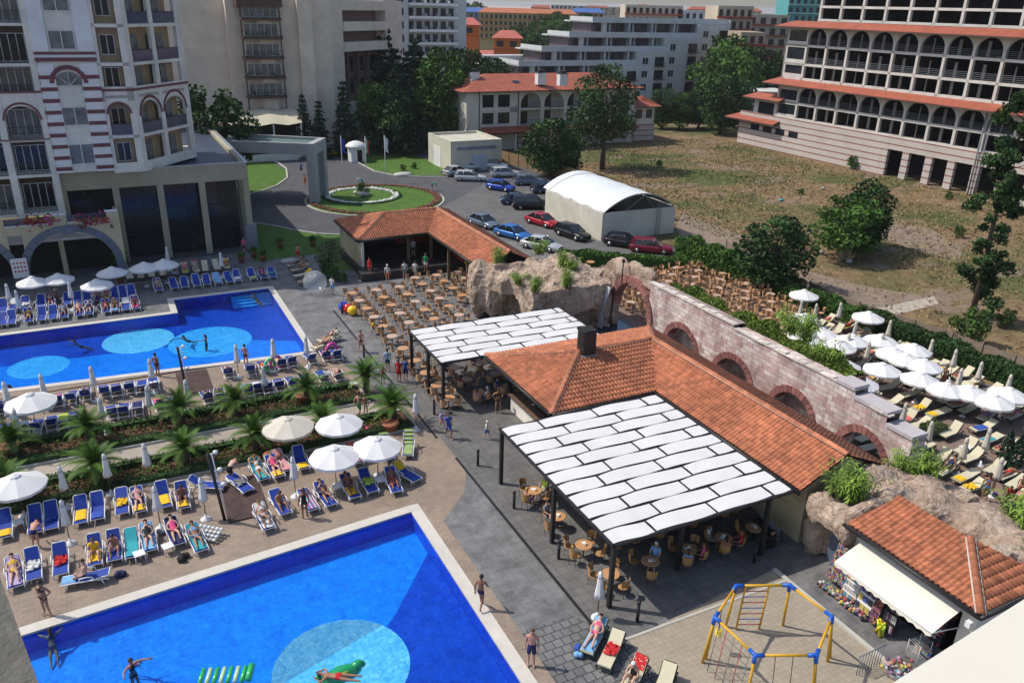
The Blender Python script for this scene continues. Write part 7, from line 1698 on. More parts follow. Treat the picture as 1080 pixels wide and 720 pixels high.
# packed seating behind the wall: tables as things, the mass of chairs as one
mbc = MB(); onec = one; ct = 0
for i in range(9):
    for j in range(10):
        a = 27.2+1.62*i+rs.uniform(-.15,.15); b = 27.0-1.62*j+rs.uniform(-.15,.15)
        if a > 41.4-(.0 if b > 14 else .4): continue
        if (i+j) % 2 == 0:
            solo('cafe_table','pale café table among packed chairs behind the wall, %s line back, %s along' % (ORD[i],ORD[j]),'table',None,None,(a,b,.014),0,'tables packed behind the stone wall',mesh=TM[0])
        for k in range(4):
            an = rad(45+90*k+rs.uniform(-20,20)); r = rs.uniform(.45,.62); mbc.merge(one,(a+r*math.cos(an),b+r*math.sin(an),.014+(.0 if rs.random()<.8 else .25)),an-math.pi/2+rs.uniform(-.5,.5))
o = solo('packed_chairs','hundreds of tan wicker chairs packed together behind the stone wall','chairs',mbc,[MATS['tan_wicker'],black],(0,0,0),group=None); o['kind'] = 'stuff'
for i,(px,py) in enumerate(((704,286),(722,282),(743,280),(623,276),(698,288))):
    a,b = at(px,py,.74); solo('cafe_table','round café table standing at the back hedge, %s along it'%ORD[i],'table',None,None,(a,b,.014),0,'tables at the back hedge',mesh=TM[1])
# ================================================================ PEOPLE STANDING AND SITTING
CHAIRS = [o for o in COL.objects if o.name.startswith('cafe_chair') and o.get('label')]
taken = set()
def sit_at(px, py, label, skin, hair, wear, long=False):
    a,b = at(px,py,.6); w = W(a,b,0); best = min((o for o in CHAIRS if o.name not in taken), key=lambda o:(o.location-w).length); taken.add(best.name)
    ab_ = toab(best.location.x, best.location.y)
    person(label,'sit',(ab_[0],ab_[1],-.01),best.rotation_euler.z-TH,skin,hair,wear,long)
for args in [(566,508,'woman in a lime top sitting at the outermost table of the near canopy',1,1,(('shirt','lime'),('shorts','white')),True),(557,527,'bare backed man in blue shorts at the same outer table',3,2,(('shorts','blue'),)),
  (697,580,'man in a bright blue shirt at a shaded table',1,3,(('shirt','sky'),('shorts','navy'))),(708,592,'person in a pale blue shirt seated at the canopy edge',1,1,(('shirt','stripe'),('shorts','cream')),True),(748,583,'woman in a deep pink top under the near canopy',0,1,(('shirt','pink'),('shorts','black')),True),
  (781,564,'person in a red top deep under the near canopy',0,0,(('shirt','red'),('shorts','navy'))),(766,576,'person in a red and cream top by the corner table',1,0,(('shirt','coral'),('shorts','cream')),True),(738,562,'person draped in white under the near canopy',2,0,(('shirt','white'),('shorts','grey'))),(711,563,'woman in a patterned black dress under the near canopy',1,2,(('dress','black'),),True),
  (590,535,'man in a grey shirt in the second table row',1,0,(('shirt','grey'),('shorts','navy'))),(493,412,'woman in red at a table of the rear canopy',0,0,(('shirt','red'),('shorts','black')),True),(507,412,'person in white in the middle of the rear canopy',1,3,(('shirt','white'),('shorts','navy'))),(516,412,'man in a blue shirt at the back of the rear canopy',1,0,(('shirt','blue'),('shorts','cream'))),
  (459,395,'bare shouldered man at the edge table of the rear canopy',0,0,(('shorts','navy'),)),(440,367,'sunburnt man at the corner post of the rear canopy',3,0,(('shorts','black'),)),(480,388,'person in dark clothes under the rear canopy',2,0,(('shirt','black'),('shorts','black'))),(502,430,'woman in rose near the restaurant counter',1,1,(('shirt','rose'),('shorts','cream')),True),
  (397,346,'woman with a yellow wrap alone at the outer stage table',0,0,(('shirt','yellow'),('shorts','teal')),True)]:
    sit_at(*args)
FACE = lambda deg: rad(deg)-TH                     # world heading of the face: 0 looks at the camera
for px,py,pose,deg,k,skin,hair,wear,lab,z,lg in [
 (50,648,'hips',15,1,0,0,BK('black'),'tanned woman in a dark bikini standing hands on hips at the near pool edge',.035,True),
 (39,577,'bend',170,1,3,0,T_('navy'),'man bending over a lounger behind the front row at left',0,False),
 (507,641,'walk',200,1,2,0,(('trunks','navy'),),'tanned boy in blue trunks walking on the white pool coping',.035,False),
 (560,701,'stand',10,1.03,3,1,(('shorts','navy'),),'big pale man in navy trunks on the pool coping',.035,False),
 (322,546,'stand',150,1,2,1,(('swimsuit','black'),),'tanned woman in a black swimsuit standing between the front row loungers',0,True),
 (244,508,'bend',200,1,1,1,(('shorts','black'),),'person in black shorts leaning over a blue lounger by the lamp pole',0,False),
 (379,440,'walk',200,1,3,0,(('shorts','green'),),'bare chested man in green shorts on the path between palm beds',.01,False),
 (386,438,'stand',190,.85,0,1,(('shorts','cream'),),'boy next to the man in green shorts',.01,False),
 (473,462,'walk',340,1,0,1,(('dress','blue'),),'woman in a short blue dress walking past the rear canopy',0,True),
 (466,453,'walk',330,.75,1,4,(('shirt','lilac'),('shorts','rose')),'small child beside the woman in a blue dress',0,False),
 (513,463,'walk',290,.72,1,3,(('shirt','white'),('shorts','blue')),'small boy in white cap running alone on the grey paving',0,False),
 (409,392,'stand',180,1,1,0,(('shirt','stripe'),('shorts','navy')),'man in a blue striped shirt and navy shorts at the palm bed end',0,False),
 (421,403,'stand',200,1,0,1,(('dress','red'),),'woman in a long red dress beside the rear canopy',0,True),
 (428,402,'stand',190,1,1,0,(('shirt','blue'),('shorts','navy')),'man in a blue shirt next to the woman in red',0,False),
 (404,404,'stand',10,.8,2,0,(('shorts','red'),),'boy in red trunks left of the woman in a red dress',0,False),
 (381,371,'walk',340,1,3,1,(('trunks','black'),),'woman in a black bikini bottom walking along the drain',0,True),
 (525,435,'hips',340,1,0,0,BK('black'),'woman in a bikini standing at the restaurant counter',0,True),
 (409,298,'stand',180,1,1,3,(('shirt','white'),('shorts','orange')),'man in white shirt and orange shorts watching the stage',0,False),
 (427,294,'stand',170,1,1,0,(('shirt','white'),('shorts','grey')),'man in white shirt standing before the stage, middle of three',0,False),
 (438,294,'walk',190,1,1,0,(('shirt','white'),('shorts','cream')),'person all in white before the stage, right of three',0,False),
 (449,286,'stand',10,1,0,1,(('shirt','green'),('shorts','white')),'person in a green top standing on the stage',.75,False),
 (436,270,'stand',350,1,1,0,(('shirt','white'),('shorts','navy')),'performer in white at the back of the stage',.75,False),
 (390,289,'stand',20,.9,0,0,(('dress','red'),),'girl in red on the left part of the stage',.75,True),
 (351,311,'stand',200,1,1,0,(('shirt','white'),('shorts','sky')),'person in white top and pale shorts by the stage shrubs',0,False),
 (315,275,'stand',180,1,3,0,(('shorts','red'),),'sunburnt man in red trunks on the lawn edge',.012,False),
 (60,316,'stand',120,1,0,0,T_('white'),'tanned bather standing under the arcade parasols',0,False),
 (167,397,'stand',200,1,2,0,T_('black'),'tanned man standing beside a closed parasol at the far pool',.0,False),
 (260,387,'stand',180,1,3,0,T_('navy'),'man standing at the far pool between closed parasols',0,False),
 (382,197,'bend',90,1,0,3,(('shirt','teal'),('shorts','navy')),'gardener in teal bending over the flower border',.12,False),
 (456,201,'bend',270,1,0,3,(('shirt','green'),('shorts','navy')),'gardener in green with white hat at the roundabout kerb',.0,False),
 (318,184,'walk',180,1,1,0,(('shirt','blue'),('shorts','navy')),'pedestrian in blue walking through the entrance portico',0,False),
 (322,197,'stand',10,.9,1,0,(('shirt','orange'),('shorts','orange')),'person in orange beside the portico pillar',0,False),
 (258,268,'stand',20,1,1,1,(('shirt','pink'),('shorts','navy')),'person in pink by the potted plants at the hotel corner',.0,True),
 (1037,528,'stand',200,1,0,0,(('trunks','sky'),('bikini_top','lilac')),'woman in a lilac and blue bikini standing on the terrace',.012,True),
 (1063,527,'sitgrd',30,.8,0,0,(('shirt','red'),),'child in a red top at the right edge of the terrace',-.28,False),
 (1074,522,'stand',20,.7,2,0,(('shorts','coral'),),'dark haired child next to the child in red',.012,False),
 (955,470,'bend',60,1,2,0,T_('navy'),'bather bending behind the stepped wall',.012,False),
 (993,410,'stand',0,1,0,0,T_('red'),'bather standing between the white parasols of the terrace',.012,False)]:
    a,b = at(px,py,z); person(lab,pose,(a,b,z),FACE(deg) if 0 else -TH-rad(deg)+0,skin,hair,wear,lg,None,k,1.12 if 'big pale' in lab else 1.0)
# in the water
for px,py,pose,deg,k,skin,hair,wear,lab in [(53,668,'swim',150,1,0,0,BK('navy'),'swimmer holding the near pool edge at the left corner'),(139,704,'wade',300,1,0,0,BK('black'),'woman wading with arms out, holding a child afloat'),(148,697,'swim',280,.55,1,1,(('swimsuit','pink'),),'small child in pink held up in the near pool'),
   (79,361,'swim',60,1,0,0,T_('black'),'lone swimmer in the far pool, leftmost'),(194,356,'swim',20,1,0,0,T_('black'),'swimmer over the large pale disc of the far pool'),(217,359,'wade',90,1,2,0,T_('navy'),'bather standing over the right side of the large pale disc'),(11,409,'swim',90,1,2,0,T_('black'),'swimmer at the far pool edge beside the big parasol'),(268,312,'swim',120,1,0,0,T_('orange'),'swimmer at the corner steps of the far pool')]:
    a,b = at(px,py,-.1); person(lab,pose,(a,b,-.10 if pose == 'swim' else -.12),-TH-rad(deg),skin,hair,wear,True,None,k)
# floats
inf = lambda n,c: M('vinyl_'+n, c, .25, .04, 4, spec=.7)
a,b = at(237,712,-.05)
t = thing('air_mattress','green air mattress with pale stripes floating in the near pool','float',(a,b,-.08),rad(-20)-TH*0)
mb = MB()
for i in range(7): mb.tube([(-.85+.26*i,-.36,.06),(-.85+.26*i,.36,.06)],.09,8,mi=i%2)
part('tubes', mb, [inf('green',(.03,.42,.10)), inf('pale_green',(.45,.65,.40))], t, local=True); part('pillow', MB().tube([(.95,-.36,.12),(.95,.36,.12)],.13,8), inf('green',(.03,.42,.10)), t, local=True)
a,b = at(357,716,-.05); t = thing('crocodile_float','green inflatable animal float carrying a bather','float',(a,b,-.05),rad(10))
mb = MB(); mb.tube([(-.9,0,.1),(-.5,.05,.15),(.1,.0,.18),(.6,-.05,.16),(.9,-.05,.14)],[.08,.24,.34,.28,.14],10); part('body', mb, inf('croc',(.01,.30,.10)), t, local=True)
part('head', MB().ico((.78,-.05,.32),.22,2,0,0,(1.2,.9,.9)).ico((.98,-.05,.26),.14,2), inf('croc',(.01,.30,.10)), t, local=True); part('head', MB().ico((-.72,.2,.35),.13,2), inf('croc',(.01,.30,.10)), t, local=True)
part('stripe', MB().tube([(-.3,-.2,.42),(.3,-.25,.42)],.05,6), inf('lime',(.45,.65,.02)), t, local=True)
person('bather lying across the green inflatable animal','prone',(a-.1,b-.3,-.02),rad(60),0,0,T_('red'))
a,b = at(238,556,.3); t = thing('air_mattress','white quilted air mattress leaning on the ground beside the leaning lamp pole','float',(a-1.0,b+.1,.15),rad(-40))
mb = MB(); 
for i in range(8):
    for j in range(4): mb.ico((-.77+.22*i,-.33+.22*j,.05+.16*(j/3)),.125,1,0,0,(1,1,.55))
part('quilt', mb, inf('white',(.62,.64,.66)), t, local=True)
for px,py,n,c,lab,r in ((291,384,'pink',(.75,.05,.35),'pink inflatable ring standing behind the far bed row',.4),(285,386,'mint',(.1,.55,.2),'green inflatable ring next to the pink one',.36),(350,372,'pink',(.75,.05,.35),'bright pink float at the corner of the far pool',.45)):
    a,b = at(px,py,.4); mb = MB(); mb.tube([(r*math.cos(2*math.pi*k/20),.03*k%.02,r+.1+r*1.2*math.sin(2*math.pi*k/20)) for k in range(21)],.12,8,caps=False); solo('swim_ring',lab,'float',mb,inf(n,c),(a,b,.02),rad(20))
a,b = at(375,320,.3); 
for k,(dx,dy,c,n) in enumerate(((0,.9,(.03,.08,.6),'blue'),(.2,.2,(.6,.02,.02),'red'),(.4,-.4,(.85,.55,.01),'yellow'))):
    mb = MB().ico((0,0,.42),.42,2,0,.0); solo('play_ball','big %s inflatable toy at the corner of the stage seating'%n,'toy',mb,inf(n+'_toy',c),(*[p+q for p,q in zip(at(370,326,.4),(dx-.4,dy))],.0))
a,b = at(323,297,.8); mb = MB().ico((0,0,1.0),1.05,3,0,0)
m,nt,bs = newmat('clear_film',.05,0,.6); bs.inputs['Alpha'].default_value = .22; bs.inputs['Base Color'].default_value = (.7,.75,.8,1)
solo('clear_ball','large transparent inflatable ball beside the stage shrubs','ball',mb,m,(*at(333,309,0),.02))
# ================================================================ CARS
def car_mesh(kind):
    L, Wd, H = dict(sedan=(4.5,1.76,1.42), hatch=(4.0,1.70,1.48), estate=(4.55,1.78,1.50), suv=(4.5,1.85,1.70), pickup=(5.0,1.85,1.78), van=(4.3,1.75,1.75))[kind]
    x0, x1 = -L/2, L/2
    belt = .58*H; sill = .20
    ghs = dict(sedan=[(-.39,belt+.02),(-.24,H-.02),(.06,H),(.27,belt)], hatch=[(-.48,belt+.03),(-.38,H-.04),(.05,H),(.28,belt)], estate=[(-.485,belt+.03),(-.41,H-.03),(.03,H),(.25,belt)], suv=[(-.485,belt+.03),(-.42,H-.03),(.05,H),(.25,belt)], pickup=[(-.485,belt+.05),(-.465,H-.05),(.08,H),(.25,belt)], van=[(-.49,belt),(-.46,H-.02),(.12,H),(.33,belt)])[kind]
    body = MB()
    secs = [(-.5,.34,belt-.06,.86),(-.485,.24,belt+.0,.94),(-.40,sill,belt+.03,1),(-.2,sill,belt+.02,1),(.1,sill,belt,1),(.26,sill,belt-.01,1),(.40,sill,belt-.10,.98),(.475,.24,belt-.17,.92),(.5,.34,belt-.26,.80)]
    vs = []
    for fx, zl, zt, wk in secs:
        w = Wd/2*wk; x = fx*L
        vs += [(x,-w*.92,zl),(x,-w,zl+(zt-zl)*.35),(x,-w*.99,zt-.07),(x,-w*.90,zt),(x,0,zt+.03),(x,w*.90,zt),(x,w*.99,zt-.07),(x,w,zl+(zt-zl)*.35),(x,w*.92,zl)]
    n = 9; fs = [(i*n+j,i*n+j+1,(i+1)*n+j+1,(i+1)*n+j) for i in range(len(secs)-1) for j in range(n-1)]+[(i*n+n-1,i*n,(i+1)*n,(i+1)*n+n-1) for i in range(len(secs)-1)]+[tuple(range(n)),tuple(range((len(secs)-1)*n+n-1,(len(secs)-1)*n-1,-1))]
    body.add(vs, fs, 0, .5, True)
    # cabin: roof and pillars in paint, glass set in
    g = [(fx*L, z) for fx, z in ghs]; wl, wt = Wd/2*.90, Wd/2*.74
    (ax,az),(bx,bz),(cx,cz),(dx,dz) = g
    body.add([(bx-.03,-wt,bz-.02),(cx+.03,-wt,cz-.03),(cx+.03,wt,cz-.03),(bx-.03,wt,bz-.02),(bx+.1,-wt*.86,bz+.03),(cx-.1,-wt*.86,cz+.02),(cx-.1,wt*.86,cz+.02),(bx+.1,wt*.86,bz+.03)],[(4,5,6,7),(0,1,5,4),(1,2,6,5),(2,3,7,6),(3,0,4,7)],0,.5,True)
    for s in (-1,1):
        for p,q in (((ax,s*wl,az),(bx,s*wt,bz)),((dx,s*wl,dz),(cx,s*wt,cz)),(((bx+cx)/2-.05,s*wl*1.0,belt),((bx+cx)/2-.05,s*wt*1.0,bz))): body.tube([p,q],.04,4)
    if kind in ('estate','suv','hatch','van'): 
        for s in (-1,1): xm = bx*.75+ax*.0; body.add([(ax,s*wl*1.004,az),(ax+.45,s*wl*1.004,belt),(bx+.35,s*wt*1.004,bz),(bx,s*wt*1.004,bz)],[(0,1,2,3),(3,2,1,0)][:1] if s<0 else [(3,2,1,0)],0)
    glass = MB(); i_ = .012
    glass.add([(ax,-wl,az),(dx,-wl,dz),(cx,-wt,cz-.03),(bx,-wt,bz-.03),(ax,wl,az),(dx,wl,dz),(cx,wt,cz-.03),(bx,wt,bz-.03)],[(0,1,2,3),(7,6,5,4),(1,5,6,2),(4,0,3,7)],0)
    wh = {}
    return body, glass, L, Wd, H, belt
CARP = {}
lamp_r = M('tail_lamp',(.35,.01,.01),.3,.05,2); lamp_w = M('head_lamp',(.6,.62,.65),.15,.05,2); rubber = M('tyre_rubber',(.015,.015,.015),.8,.1,6); alloy = M('alloy',(.4,.4,.42),.3,.05,3,metal=.8); plate = M('number_plate',(.6,.6,.55),.5,.05,3); cglass = M('car_glass',(.015,.02,.025),.05,.1,1,spec=.9)
def car(kind, paint, label, px, py, vec, flip=False):
    if kind not in CARP:
        b,g,L,Wd,H,belt = car_mesh(kind)
        wt = MB().tube([(0,-.10,0),(0,.10,0)],.32,16,mi=0); rm = MB().tube([(0,-.106,0),(0,.106,0)],.19,10,mi=0)
        CARP[kind] = (b.mesh('body',plw), g.mesh('windows',cglass), wt.mesh('tyre',rubber), rm.mesh('rim',alloy), MB().box(-.03,.05,-.2,.2,-.07,.07).mesh('lamp',lamp_w), MB().box(-.02,.02,-.26,.26,-.055,.055).mesh('number_plate',plate), MB().box(-.08,.05,-.1,.1,-.06,.06).mesh('mirror',plw), L, Wd, H, belt, MB().box(-.1,.06,-Wd*.42,Wd*.42,-.09,.09).mesh('bumper',rubber))
    bm_,gm,tm,rm,lm,pm,mm_,L,Wd,H,belt,bp = CARP[kind]
    p = at(px,py,.5); q = at(px+vec[0],py+vec[1],.5); an = math.atan2(q[1]-p[1],q[0]-p[0])+(math.pi if flip else 0)
    t = thing('parked_car', label, 'car', (p[0],p[1],0), an, 'cars at the hotel car park')
    def add(nm, me, loc=(0,0,0), mat=None, par=None, rz=0):
        o = bpy.data.objects.new(nm, me); COL.objects.link(o); o.parent = par or t; o.location = loc; o.rotation_euler[2] = rz
        if mat: o.material_slots[0].link = 'OBJECT'; o.material_slots[0].material = mat
        return o
    add('body', bm_, mat=paint); add('windows', gm)
    for sx in (-.31,.31):
        for sy in (-1,1):
            w_ = add('wheel', tm, (sx*L, sy*(Wd/2-.09), .32)); add('rim', rm, par=w_)
    for sy in (-1,1): add('headlight', lm, (L*.474, sy*Wd*.33, belt-.29)); add('taillight', lm, (-L*.490, sy*Wd*.36, belt-.12), lamp_r); add('mirror', mm_, (L*.20, sy*Wd*.53, belt+.03), paint)
    add('number_plate', pm, (L*.495,0,.38), rz=0); add('number_plate', pm, (-L*.503,0,.52)); add('bumper', bp, (L*.47,0,.28))
P_ = lambda n,c,r=.25: M('paint_'+n,c,r,.02,1,spec=.7,metal=.3)
silver, blueP, dblue, blk, redP, dred, skyP, pgrey = P_('silver',(.50,.52,.54)), P_('blue',(.01,.06,.40)), P_('dark_blue',(.03,.05,.11)), P_('black',(.01,.01,.013)), P_('red',(.38,.01,.025)), P_('maroon',(.20,.01,.025)), P_('bright_blue',(.02,.15,.48)), P_('blue_grey',(.14,.18,.25))
for a_ in [('sedan',silver,'silver saloon tucked behind the pair of silver estates, furthest left',481,181,(30,-4)),('estate',silver,'silver estate car nearest the lawn kerb',496,187,(35,1)),('hatch',silver,'silver hatchback directly behind the nearest silver estate',493,176,(33,-1)),('suv',silver,'silver off road car against the utility building',521,175,(30,2)),('estate',silver,'silver saloon estate in front of the silver off road car',533,183,(30,-1)),
  ('hatch',blueP,'bright deep blue hatchback parked alone behind the black pickup',528,197,(35,5)),('estate',pgrey,'blue grey car beside the fence tree',558,191,(33,-1)),('estate',dblue,'dark slate blue car right of the blue grey one',577,199,(33,-2)),('sedan',dblue,'dark saloon half hidden behind the black pickup',546,211,(28,0)),('pickup',blk,'tall black pickup style car in the middle of the car park',561,216,(35,0)),
  ('sedan',redP,'bright red saloon in the centre row',572,233,(32,9)),('estate',blk,'black estate car right of the red saloon',604,246,(34,11)),('sedan',pgrey,'grey blue saloon nearest the stage roof',510,234,(30,10)),('sedan',skyP,'bright mid blue saloon between the grey blue and silver cars',541,246,(32,8)),('sedan',silver,'pale silver saloon half behind the rock grotto plants',571,258,(34,6)),
  ('hatch',blk,'black hatchback against the storage building wall',657,255,(34,5)),('estate',dred,'dark red estate car by the tall hedge',687,261,(34,3)),('estate',silver,'silver car passing on the far road beyond the field',749,127,(30,1)),('hatch',redP,'small red car under the trees by the beige hotel',433,118,(20,1))]:
    car(*a_)
a,b = at(350,165,0); t = thing('utility_buggy','small yellow and black utility buggy at the entrance gate','buggy',(a,b,0),rad(20))
part('body', MB().box(-1.2,1.2,-.6,.6,.35,.85).box(-.2,.9,-.55,.55,.85,1.1), M('buggy_yellow',(.35,.27,.04),.5,.1,2), t, local=True); part('roof', MB().box(-.5,.9,-.6,.6,1.75,1.82).box(-.5,-.44,-.6,-.54,.85,1.75).box(.84,.9,-.6,-.54,.85,1.75).box(-.5,-.44,.54,.6,.85,1.75).box(.84,.9,.54,.6,.85,1.75), black, t, local=True)
for x in (-.8,.8):
    for y in (-.6,.6): part('wheel', MB().tube([(x,y-.1,.25),(x,y+.1,.25)],.25,12), rubber, t, local=True)
# ================================================================ POLES, FLAGS, LAMPS, BOLLARDS
FLAGC = [((.65,.65,.65),(.02,.25,.10),(.5,.02,.02)), ((.02,.05,.45),)*3, ((.65,.65,.65),(.02,.3,.12),(.5,.02,.02)), ((.65,.65,.68),)*3]
for i,(px,py,lab) in enumerate(((340,198,'flagpole with a pale furled flag, leftmost of four'),(362,193,'flagpole with a deep blue flag'),(387,194,'flagpole with a white, green and red flag'),(407,192,'flagpole with a plain white flag, rightmost of four'))):
    t = thing('flagpole',lab,'flagpole',(*at(px,py),0)); part('pole', MB().tube([(0,0,0),(0,0,6.6)],[.06,.035],6), plw, t, local=True)
    mb = MB(); 
    for s in range(3):
        vs = []
        for k in range(7):
            z = 6.4-2.0*k/6; w0, w1 = .05+.22*s, .27+.22*s; sw = .05*math.sin(k*1.4); vs += [(w0*.7+sw,.05*math.sin(k+s),z-.5*w0),(w1*.7+sw,.05*math.sin(k+s+1),z-.5*w1)]
        mb.add(vs,[(2*k,2*k+1,2*k+3,2*k+2) for k in range(6)],s,None,True)
    part('flag', mb, [M('flag%d%d'%(i,s),FLAGC[i][s],.8,.05,2) for s in range(3)], t, local=True)
def lamp_pole(px,py,ptx,pty,H,lab):
    a,b = at(px,py,0); a2,b2 = at(ptx,pty,H); t = thing('lamp_pole',lab,'lamp post',(a,b,0)); dx,dy = a2-a,b2-b
    part('pole', MB().tube([(0,0,0),(dx,dy,H)],.075,8).tube([(.16,-.05,0),(dx+.16,dy-.05,H)],.03,6,mi=1), [black, plw], t, local=True)
    for z in (.97,.72,.5):
        part('spotlight', MB().lathe([(.03,0),(.10,.03),(.12,.16),(.02,.2)],(dx*z+.34,dy*z,H*z),10).tube([(dx*z,dy*z,H*z+.05),(dx*z+.3,dy*z,H*z+.08)],.02,4), plw, t, local=True)
lamp_pole(237,548,219,478,4.0,'leaning black lamp pole with white spotlights by the near slatted deck')
lamp_pole(197,414,187,366,3.4,'black lamp pole with white spotlights at the far slatted deck')
for pts,lab in (([(240,505),(272,545)],'dark slatted shower deck on the near pool terrace'),([(196,390),(214,418)],'dark slatted shower deck by the far pool')):
    c = at((pts[0][0]+pts[1][0])/2,(pts[0][1]+pts[1][1])/2); t = thing('slatted_deck',lab,'deck',(c[0],c[1],0.012))
    w,l = (1.0,2.0); mb = MB()
    for k in range(22): mb.box(-w,w,-l+k*.18,-l+.155+k*.18,.04,.075)
    for x in (-w+.1,0,w-.1): mb.box(x-.04,x+.04,-l,l-.05,0,.04)
    part('slats', mb, M('dark_deck_wood',(.075,.045,.042),.8,.35,1.5,.4), t, local=True)
for px,py,lab in ((504,491,'black bollard standing alone on the grey paving'),(542,536,'black bollard at the outer canopy tables'),(589,589,'black bollard by the third outer table'),(458,437,'black bollard at the corner of the rear canopy'),(404,358,'black bollard at the end of the stage seating'),(384,377,'black bollard beside the seated woman with yellow wrap'),(361,331,'black bollard by the inflatable toys'),(672,655,'black bollard under the corner post of the near canopy'),(795,593,'black bollard under the right end of the near canopy')):
    solo('bollard',lab,'bollard',MB().tube([(0,0,0),(0,0,.92)],.075,10).lathe([(.075,.92),(.09,.94),(.09,1.02),(.03,1.08)],n=10),black,(*at(px,py),0))
# litter bin, side tables, small things on the deck
stb = MB().box(-.24,.24,-.24,.24,.38,.42)
for x in (-.2,.2):
    for y in (-.2,.2): stb.tube([(x,y,.38),(x*1.1,y*1.1,0)],.022,5)
STM = stb.mesh('side_table', plw)
for px,py,lab in ((19,552,'between the left loungers of the second row'),(177,577,'beside the woman in pink, with a parcel on top'),(356,514,'under the lower trio parasol'),(401,507,'right of the trio parasols'),(162,405,'at the far pool left of the deck'),(196,434,'at the far bed row by the lamp pole'),(373,405,'at the end of the far bed row'),(147,585,'tucked by the green towel lounger')):
    solo('side_table','small white plastic side table '+lab,'side table',None,None,(*at(px,py,.3),0),rs.uniform(0,.3),'side tables',mesh=STM)
for px,py,c,lab in ((191,590,'black','dark bag under the woman in pink'),(196,586,'black','flip flops on the paving by the parcel table'),(171,562,'grey','round dark bag at the parasol foot by the black swimsuit'),(320,533,'white','white bag hanging between hunched man and standing woman'),(612,691,'sky','pale blue towel dropped beside the cream lounger'),(608,684,'blue','blue flip flops beside the cream lounger'),(1013,527,'teal','teal bag on the terrace by the yellow towels'),(1050,523,'navy','dark bag beside the standing woman on the terrace'),(343,443,'pink','pink plastic chair cover behind the trio parasols'),(388,453,'pink','pink float in the near palm bed'),(360,453,'white','white bundle under the upper trio parasol'),(127,605,'navy','dark backpack on the ground by the sideways lounger')):
    mb = MB()
    for _ in range(5): mb.ico((random.uniform(-.13,.13),random.uniform(-.1,.1),.12+random.uniform(-.03,.08)),random.uniform(.09,.16),2,0,.05)
    solo('bag' if 'bag' in lab or 'pack' in lab else 'bundle',lab,'bag' if 'bag' in lab or 'pack' in lab else 'bundle',mb,CLO[c],(*at(px,py,.1),.0))
for px,py,lab in ((255,277,'terracotta pot with a plant at the hotel corner, leftmost'),(268,272,'terracotta pot with a plant right of the leftmost'),(278,275,'terracotta pot standing forward on the paving'),(296,262,'terracotta pot on the dark lawn near the drive'),(330,260,'terracotta pot on the lawn by the pavilion'),(128,300,'terracotta pot at the arcade pillar')):
    t = thing('planter',lab,'planter',(*at(px,py),0)); part('pot', MB().lathe([(.22,0),(.34,.5),(.38,.52),(.38,.6),(.3,.58)],n=12), terracotta, t, local=True); mb = MB(); leaves(mb,160,lobe((0,0,.85),.4,(1,1,.8)),.13); part('foliage', mb, leafm, t, local=True)
for px,py,lab in ((10,474,'round terracotta planter at the left end of the beds'),(288,483,'big terracotta planter behind the beige parasol'),(320,420,'big terracotta planter in the far bed'),(412,450,'big terracotta planter at the end of the near bed')):
    solo('planter',lab,'planter',MB().lathe([(.35,0),(.5,.45),(.54,.5),(.5,.55),(.1,.5)],n=14),terracotta,(*at(px,py,.3),.05))
for px,py,s in ((425,185,1.6),(305,276,.9)): 
    mb = MB().ico((0,0,.1),s,2,0,.08,(1,.6,.25)); solo('boulder','pale flat boulder on the %s lawn'%('gatehouse' if px>400 else 'portico'),'rock',mb,kerbm,(*at(px,py),0))
# cable drum and litter in the field
t = thing('cable_drum','old wooden cable drum standing on edge in the dry field','drum',(*at(888,274),0),rad(-10))
for y in (-.35,.35): part('flange', MB().tube([(0,y-.04,.75),(0,y+.04,.75)],.75,20), M('pale_timber',(.45,.34,.20),.85,.2,4), t, local=True)
part('core', MB().tube([(0,-.31,.75),(0,.31,.75)],.35,14), dark, t, local=True); part('hub_ring', MB().tube([(0,-.42,.75),(0,-.395,.75)],.42,16), M('drum_ring',(.25,.20,.13),.8,.2,4), t, local=True)
for s in (-1,1): part('chock', MB().obox((s*.75,-.4,.25),.9,.14,.2,0,0,-s*.7), M('pale_timber',(.45,.34,.20)), t, local=True)
for px,py,c,lab in ((866,268,(.5,.5,.5),'crumpled white sheet lying beside the cable drum'),(824,212,(.1,.35,.4),'teal plastic scrap in the dry field'),(868,200,(.5,.48,.45),'white scrap above the spreading field tree'),(895,277,(.45,.46,.5),'flat pale scrap right of the cable drum')):
    mb = MB().ico((0,0,.15),.4,2,0,.3,(1,.6,.5)); solo('litter',lab,'litter',mb,M('litter'+lab[:9],c,.7,.2,3),(*at(px,py),0))
polyflat('dirt_track', [at(720,225),at(800,255),at(850,285),at(905,300),at(990,315),at(930,330),at(850,310),at(780,282),at(730,262),at(712,240)], -.02, bare)
polyflat('dirt_track', [at(930,235),at(980,240),at(1015,262),at(1012,275),at(960,262),at(930,250)], -.02, bare)
polyflat('gravel_path', [at(925,325),at(985,312),at(990,320),at(940,333)], -.016, M('pale_rubble',(.38,.33,.28),.95,.35,2.5,.8))
